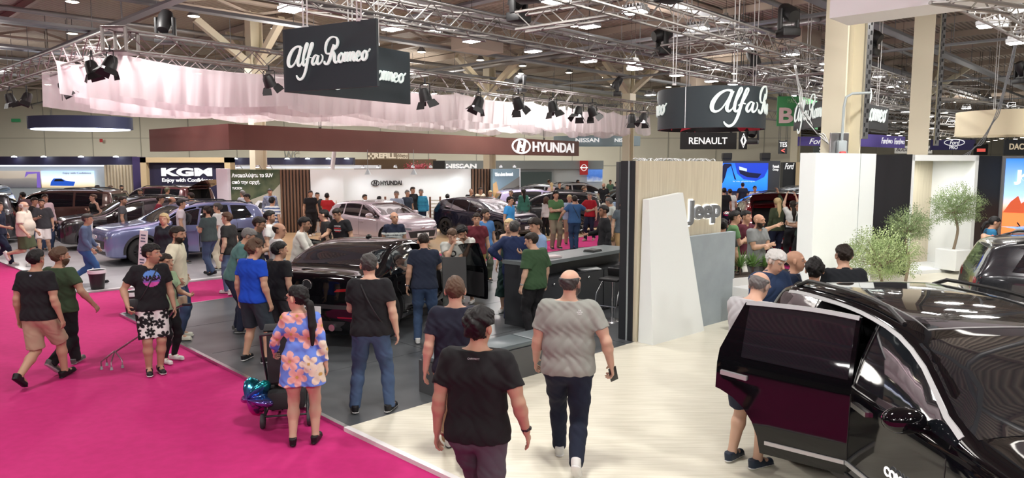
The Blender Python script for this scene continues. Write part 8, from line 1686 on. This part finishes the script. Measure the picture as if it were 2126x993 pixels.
# ---- by the white booth wall
person(647, 397, 490, 150, 'smiling man in black polo with white shoes by the dark slats', z0=.03, hair='dark', top=('polo', BLK), bottom=('trousers', BLK), shoes=SW, legs='step', build=1.1)
person(661, 402, 484, 165, 'boy in black tee shirt and shorts between the black polo and the red tee shirt', z0=.03, hair='dark', bottom=('shorts', BLK), build=.9, arms=('down', 'down'))
person(679, 403, None, -8, 'man in red tee shirt seen from behind with raised hand', z0=.03, hair='black', hairstyle='fade', top=('tee', (.42, .02, .025)), bottom=('jeans', DJEAN), arms=('gest', 'reach'), Y=26.3)
def crowd(rows):
 for r in rows:
  px, hy, face, label, tc, bk, bc, hr, hs = r[:9]; kw = dict(r[9]) if len(r) > 9 else {}
  tk = kw.pop('tk', 'tee'); kw.setdefault('Y', None); h_ = kw.pop('h', 1.72 if not kw.get('female') else 1.64)
  person(px, hy, None, face, label, z0=.03, h=h_, top=(tk, tc), bottom=(bk, bc), hair=hr, hairstyle=hs, **kw)
FM = {'female': True}
crowd([
 (505, 397, -60, 'man in pale grey shirt taking a photo before the greek poster', (.35, .38, .42), 'jeans', DJEAN, 'grey', 'short', {'arms': ('phone', 'phone2'), 'Y': 26.6}),
 (517, 403, -120, 'man in charcoal tee shirt looking down before the greek poster', (.05, .05, .055), 'jeans', DJEAN, 'black', 'short', {'head': (0, 20), 'arms': ('phone', 'down')}),
 (561, 393, 150, 'man in blue checked shirt right of the greek poster', (.12, .15, .24), 'trousers', BEI, 'salt', 'fade', {'tk': 'shirt', 'topcol': cf_stripes((.10, .13, .22), (.28, .32, .42), (1, 0, .3), .05), 'Y': 26.8}),
 (564, 411, 10, 'person in blue and white striped tee shirt below the greek poster', WHT, 'shorts', NVY, 'black', 'short', {'topcol': cf_stripes((.6, .62, .62), (.05, .09, .22), (0, 0, 1), .10, .4)}),
 (557, 441, 75, 'man in white tee shirt behind the bald man near the sedan', WHT, 'jeans', DJEAN, 'black', 'short', {'beard': .6}),
 (574, 466, 60, 'balding man by the left door of the sedan', (.5, .5, .5), 'trousers', GRY, 'dark', 'ring', {'head': (30, 10), 'h': 1.70}),
 (823, 398, 170, 'grey haired man in pale blue shirt at the white booth wall', (.30, .34, .42), 'trousers', GRY, 'grey', 'short', {'tk': 'shirt'}),
 (845, 396, 140, 'grey haired man in navy polo at the white booth wall', (.03, .04, .06), 'trousers', NVY, 'grey', 'fade', {'tk': 'polo'}),
 (856, 389, 130, 'tall man in black suit at the white booth wall', BLK, 'trousers', BLK, 'dark', 'short', {'tk': 'jacket', 'h': 1.82}),
 (874, 394, 175, 'man in bright blue striped shirt at the white booth wall', (.05, .32, .52), 'jeans', DJEAN, 'grey', 'short', {'tk': 'shirt', 'topcol': cf_stripes((.05, .34, .52), (.04, .20, .36), (0, 0, 1), .05)}),
 (757, 407, 120, 'dark haired person peeping over the pink hatchback roof, left', (.5, .5, .45), 'trousers', GRY, 'dark', 'short', {'Y': 28.2}), (787, 411, 20, 'dark haired person peeping over the pink hatchback roof, right', BLK, 'trousers', GRY, 'black', 'short', {'Y': 28.2}),
 (929, 406, 0, 'person in black top seen from behind between the two hatchbacks', BLK, 'trousers', BLK, 'black', 'short', {'Y': 28.6}),
 (978, 393, 175, 'shaven man in black tee shirt behind the navy hatchback', BLK, 'trousers', GRY, 'dark', 'buzz', {'build': 1.15, 'Y': 30}), (997, 391, 150, 'man in cream tee shirt behind the navy hatchback', CRM, 'trousers', GRY, 'dark', 'short', {'Y': 30}),
 (1018, 398, 170, 'blond person in pink top behind the navy hatchback', (.5, .22, .20), 'slim', GRY, 'blond', 'short', {'Y': 29.8}), (1061, 398, 200, 'brown haired woman in black beside the blue car poster', BLK, 'slim', BLK, 'brown', 'bun', {'female': True, 'Y': 30.2}),
 (291, 394, 175, 'man with blue sunglasses on his head behind the dark crossover', (.5, .52, .55), 'jeans', DJEAN, 'dark', 'short', {'beard': .6}), (318, 380, 5, 'man in maroon tee shirt seen from behind at the silver car', (.05, .015, .02), 'jeans', DJEAN, 'black', 'short', {'build': 1.2}),
 (346, 391, 20, 'man with olive cap at the maroon car', (.05, .055, .03), 'jeans', DJEAN, (.08, .075, .04), 'cap'), (375, 379, 60, 'man in blue tee shirt beyond the maroon car', (.04, .10, .22), 'shorts', GRY, 'brown', 'short', {'lean': .2}), (392, 380, 200, 'woman in white top beyond the maroon car', WHT, 'slim', BLK, 'dark', 'bob', FM),
 (326, 409, 70, 'man in crimson tee shirt at the dark crossover', (.16, .015, .03), 'jeans', DJEAN, 'dark', 'short', {'lean': .15}), (345, 413, 70, 'balding man in pale grey tee shirt at the dark crossover', (.25, .27, .29), 'jeans', DJEAN, 'brown', 'ring', {'lean': .3}),
 (374, 416, 60, 'dark haired person in pale shirt over the lilac crossover roof', (.5, .45, .48), 'jeans', DJEAN, 'black', 'short'), (398, 401, -70, 'man in yellow tee shirt over the lilac crossover roof', (.62, .40, .06), 'jeans', DJEAN, 'dark', 'short', {'beard': .6, 'build': 1.1, 'Y': 22.6}), (381, 395, 175, 'bald child beside the yellow tee shirt', (.5, .4, .4), 'jeans', DJEAN, 'brown', 'buzz', {'h': 1.5}),
 (36, 378, 80, 'man with navy cap and navy shirt at the far left cars', (.02, .04, .09), 'jeans', DJEAN, (.015, .02, .04), 'cap'), (55, 399, -70, 'person in dark patterned shirt bending at far left', (.08, .04, .05), 'jeans', DJEAN, 'black', 'short', {'lean': .3, 'Y': 24.9}),
 (203, 386, 60, 'dark haired head left over the copper car roof', BLK, 'jeans', DJEAN, 'dark', 'short', {'Y': 34.5}), (230, 387, 70, 'dark haired head second over the copper car roof', (.2, .05, .05), 'jeans', DJEAN, 'brown', 'short', {'Y': 34}), (254, 386, 150, 'dark bearded head right over the copper car roof', BLK, 'jeans', DJEAN, 'black', 'short', {'beard': .9, 'Y': 34.3}),
 (1178, 385, 190, 'man in grey waistcoat among the far cars', (.12, .12, .12), 'trousers', GRY, 'dark', 'fade', {'tk': 'shirt'}), (1253, 381, 190, 'bald bearded man in black tee shirt by the black crossover', BLK, 'jeans', DJEAN, 'dark', 'bald', {'beard': .9, 'build': 1.1, 'Y': 35}),
 (1280, 378, 150, 'man with black cap and dark tee shirt left of the pylon', (.03, .035, .045), 'jeans', DJEAN, BLK, 'cap', {'arms': ('cross', 'cross2')}), (1296, 388, -100, 'man in blue and white striped polo at the pylon', WHT, 'jeans', DJEAN, 'grey', 'short', {'topcol': cf_stripes((.6, .6, .62), (.03, .05, .15), (0, 0, 1), .09)}),
 (1122, 372, 20, 'man in white tee shirt with red print among the far cars', WHT, 'jeans', DJEAN, 'dark', 'short'), (1133, 369, 10, 'man in black tee shirt beside the white one among the far cars', BLK, 'jeans', DJEAN, 'black', 'short'), (1139, 374, 40, 'person in brown shirt among the far cars', (.12, .07, .05), 'jeans', DJEAN, 'brown', 'short'), (1145, 380, -10, 'blonde woman in pale pink top among the far cars', (.58, .40, .40), 'jeans', DJEAN, 'blond', 'long', {'female': True, 'Y': 36.8}),
 (1161, 379, 160, 'man in black polo among the far cars', BLK, 'jeans', DJEAN, 'dark', 'short', {'Y': 36.2}), (1174, 367, 20, 'man in white shirt farther back among the cars', WHT, 'jeans', DJEAN, 'brown', 'short'), (1182, 366, 30, 'bald man in black farther back among the cars', BLK, 'jeans', DJEAN, 'grey', 'ring'), (1199, 373, 90, 'dark haired person in red top among the far cars', (.35, .03, .03), 'jeans', DJEAN, 'black', 'short'), (1174, 382, 90, 'child in red shirt among the far cars', (.35, .04, .04), 'jeans', DJEAN, 'black', 'short', {'h': 1.5}),
 (1262, 366, 180, 'person in red and white top far behind', (.4, .08, .08), 'jeans', DJEAN, 'brown', 'short'), (1250, 363, 90, 'person in blue top far behind under the blue picture', (.06, .10, .25), 'jeans', DJEAN, 'dark', 'short'), (1267, 373, 170, 'person in green vest far behind', (.10, .18, .12), 'jeans', DJEAN, 'dark', 'short'), (1306, 400, -100, 'person in black partly hidden by the pylon', BLK, 'jeans', DJEAN, 'brown', 'short'),
 (1516, 392, 8, 'man in white tee shirt with his back to us right of the oak wall', WHT, 'jeans', DJEAN, 'dark', 'short', {'build': 1.1}), (1503, 391, 10, 'person in black beside the white tee shirt right of the oak wall', BLK, 'jeans', DJEAN, 'black', 'short', {'Y': 27.5}), (1567, 386, 180, 'person in white shirt beyond the red tailgate', WHT, 'jeans', DJEAN, 'black', 'short'),
 (1583, 373, 185, 'man in black and white jacket beyond the red tailgate', BLK, 'jeans', DJEAN, 'dark', 'short', {'h': 1.85}), (1506, 377, 5, 'dark head before the blue screen, left', NVY, 'jeans', DJEAN, 'black', 'short'), (1541, 380, 10, 'dark head before the blue screen, middle', NVY, 'jeans', DJEAN, 'black', 'short', {'Y': 35.6}), (1657, 370, 180, 'person in white near the oak wedge', WHT, 'jeans', DJEAN, 'brown', 'short'),
 (1212, 388, 100, 'man in pale tee shirt leaning on the black crossover', WHT, 'jeans', DJEAN, 'brown', 'short'), (1182, 407, 170, 'person in light blue shirt between the green and blue tee shirts', (.35, .45, .6), 'trousers', BEI, 'blond', 'short', {'tk': 'shirt', 'Y': 24.2}), (1285, 405, 175, 'man in light blue shirt right of the curly woman', (.30, .40, .55), 'trousers', GRY, 'salt', 'short', {'Y': 24.5}),
])
# ================================================================ stick, pushchair, balloon
t = empty('walking_stick', (0, 0, 0)); tag(t, 'metal walking stick with four splayed feet on the pink carpet', 'walking stick'); SM = mat('stick_metal', (.32, .22, .26), .35, metal=.8)
b = at(240, 762, 0); hnd = at(303, 672, .80); hnd = Vector((hnd.x, b.y - .02, .80)); k = Vector((b.x, b.y, .20)); q = k.lerp(hnd, .84); mb = MB(); mb.tube([k, q, q.lerp(hnd, .5) + Vector((.0, 0, .05)), hnd + Vector((.06, 0, .06))], .012, 8); mb.build('shaft', SM, t, sm=50)
for i, (dx, dy) in enumerate(((-.15, .06), (-.12, -.12), (.03, -.15), (.12, -.05))): mb = MB(); mb.tube([k + Vector((0, 0, .02)), k + Vector((dx * .6, dy * .6, -.05)), k + Vector((dx, dy, -.10)), k + Vector((dx, dy, -.17))], .009, 6); l = mb.build('leg', SM, t, sm=50); mb = MB(); mb.tube([k + Vector((dx, dy, -.16)), k + Vector((dx, dy, -.20))], [.014, .020], 8); mb.build('rubber_foot', M_GREYP, l)
mb = MB(); mb.tube([hnd + Vector((.03, 0, .05)), hnd + Vector((.15, 0, .055))], .018, 8); mb.build('handle', M_BLACK, t, sm=50)
pc = at(600, 868, 0); t = empty('pushchair', tuple(pc), math.radians(12)); tag(t, 'black folding pushchair left of the flowered dress woman', 'pushchair'); FR_ = mat('matt_frame_black', (.02, .02, .022), .4); mb = MB()
for sx in (-.21, .21): mb.tube([(sx, -.36, 1.0), (sx, -.26, .80), (sx, .28, .12)], .014, 8); mb.tube([(sx, .14, .52), (sx, -.26, .12)], .013, 8); mb.tube([(sx, -.26, .12), (sx, .28, .12)], .011, 8)
mb.tube([(-.21, -.36, 1.0), (0, -.38, 1.02), (.21, -.36, 1.0)], .016, 8); mb.tube([(-.21, -.26, .12), (.21, -.26, .12)], .012, 8); mb.tube([(-.21, .28, .12), (.21, .28, .12)], .012, 8); mb.build('frame', FR_, t, sm=50)
mb = MB(); mb.bbox((0, .02, .45), (.36, .34, .08), .03); R_ = Matrix.Rotation(math.radians(14), 3, 'X'); b_ = MB(); b_.bbox((0, -.16, .70), (.36, .05, .52), .02); mb.add(b_.v, b_.f); mb.build('seat', mat('black_canvas', (.016, .016, .018), .8), t, sm=40)
mb = MB(); mb.bbox((0, -.05, .27), (.38, .42, .20), .04); q = mb.build('basket', mat('black_canvas', (.016, .016, .018), .8), t, sm=40); tm = text_mesh('p', .07, .003, .004); o = link('basket_mark', tm, M_GREYP, q); place(o, (.06, -.265, .28), (1, 0, 0), (0, 0, 1))
mb = MB(); mb.lathe([(.20, -.21), (.215, -.21), (.215, .21), (.20, .21), (.20, -.21)], (0, -.02, .82), 14, 'x', .3, 2.2); mb.build('hood', mat('black_canvas', (.016, .016, .018), .8), t, sm=40)
for x, y in ((-.23, -.27), (.23, -.27), (-.20, .30), (.20, .30)): mb = MB(); mb.lathe([(.03, -.022), (.07, -.022), (.078, -.012), (.078, .012), (.07, .022), (.03, .022), (.03, -.022)], n=22, axis='x'); mb.ell((0, 0, 0), (.02, .03, .03)); w = mb.build('wheel', mat('pushchair_wheel', (.035, .035, .04), .6), t, sm=40); w.location = (x, y, .078)
gen_person((pc.x - .02, pc.y + .02, .0), -14, h=.98, label='small curly haired child sitting in the pushchair', hair='dark', hairstyle='messy', top=('tee', (.05, .04, .04)), bottom=('slim', BLK), legs='sit', seat_h=.40, child=True, vox=.0085, shoes=SK, arms=('hold', 'hold'))
bc = atY(535, 822, 7.2); me_ = MB(); n = 60; vs = []; fs = []
for j, (s_, yy) in enumerate(((1, 0), (.86, .06), (.6, .10), (.25, .125), (.0001, .13))):
 for sg in (1, -1):
  for i in range(n): a = 2 * PI * i / n; star = .165 + .055 * math.cos(a * 5 + .3); r = star * s_; vs.append((r * math.cos(a), sg * yy * (1 + .12 * math.cos(a * 5)), r * math.sin(a)))
for j in range(4):
 for sgi in (0, 1):
  A_ = (j * 2 + sgi) * n; B_ = ((j + 1) * 2 + sgi) * n
  for i in range(n): i2 = (i + 1) % n; f = (A_ + i, A_ + i2, B_ + i2, B_ + i); fs.append(f if sgi == 0 else f[::-1])
me_.add(vs, fs); bm_ = grad_mat('foil_ombre', [(0, (.75, .05, .30)), (.35, (.45, .08, .50)), (.6, (.10, .18, .55)), (.85, (.03, .45, .55)), (1, (.02, .4, .4))], emit=0); bm_.node_tree.nodes['Principled BSDF'].inputs['Metallic'].default_value = .9; bm_.node_tree.nodes['Principled BSDF'].inputs['Roughness'].default_value = .15
o = me_.build('foil_balloon', bm_, sm=60); fix_normals(o.data); smooth(o.data, 60); o.location = bc; o.rotation_euler = (0, .25, -.5); tag(o, 'shiny blue and pink foil star balloon tied to the pushchair', 'balloon')
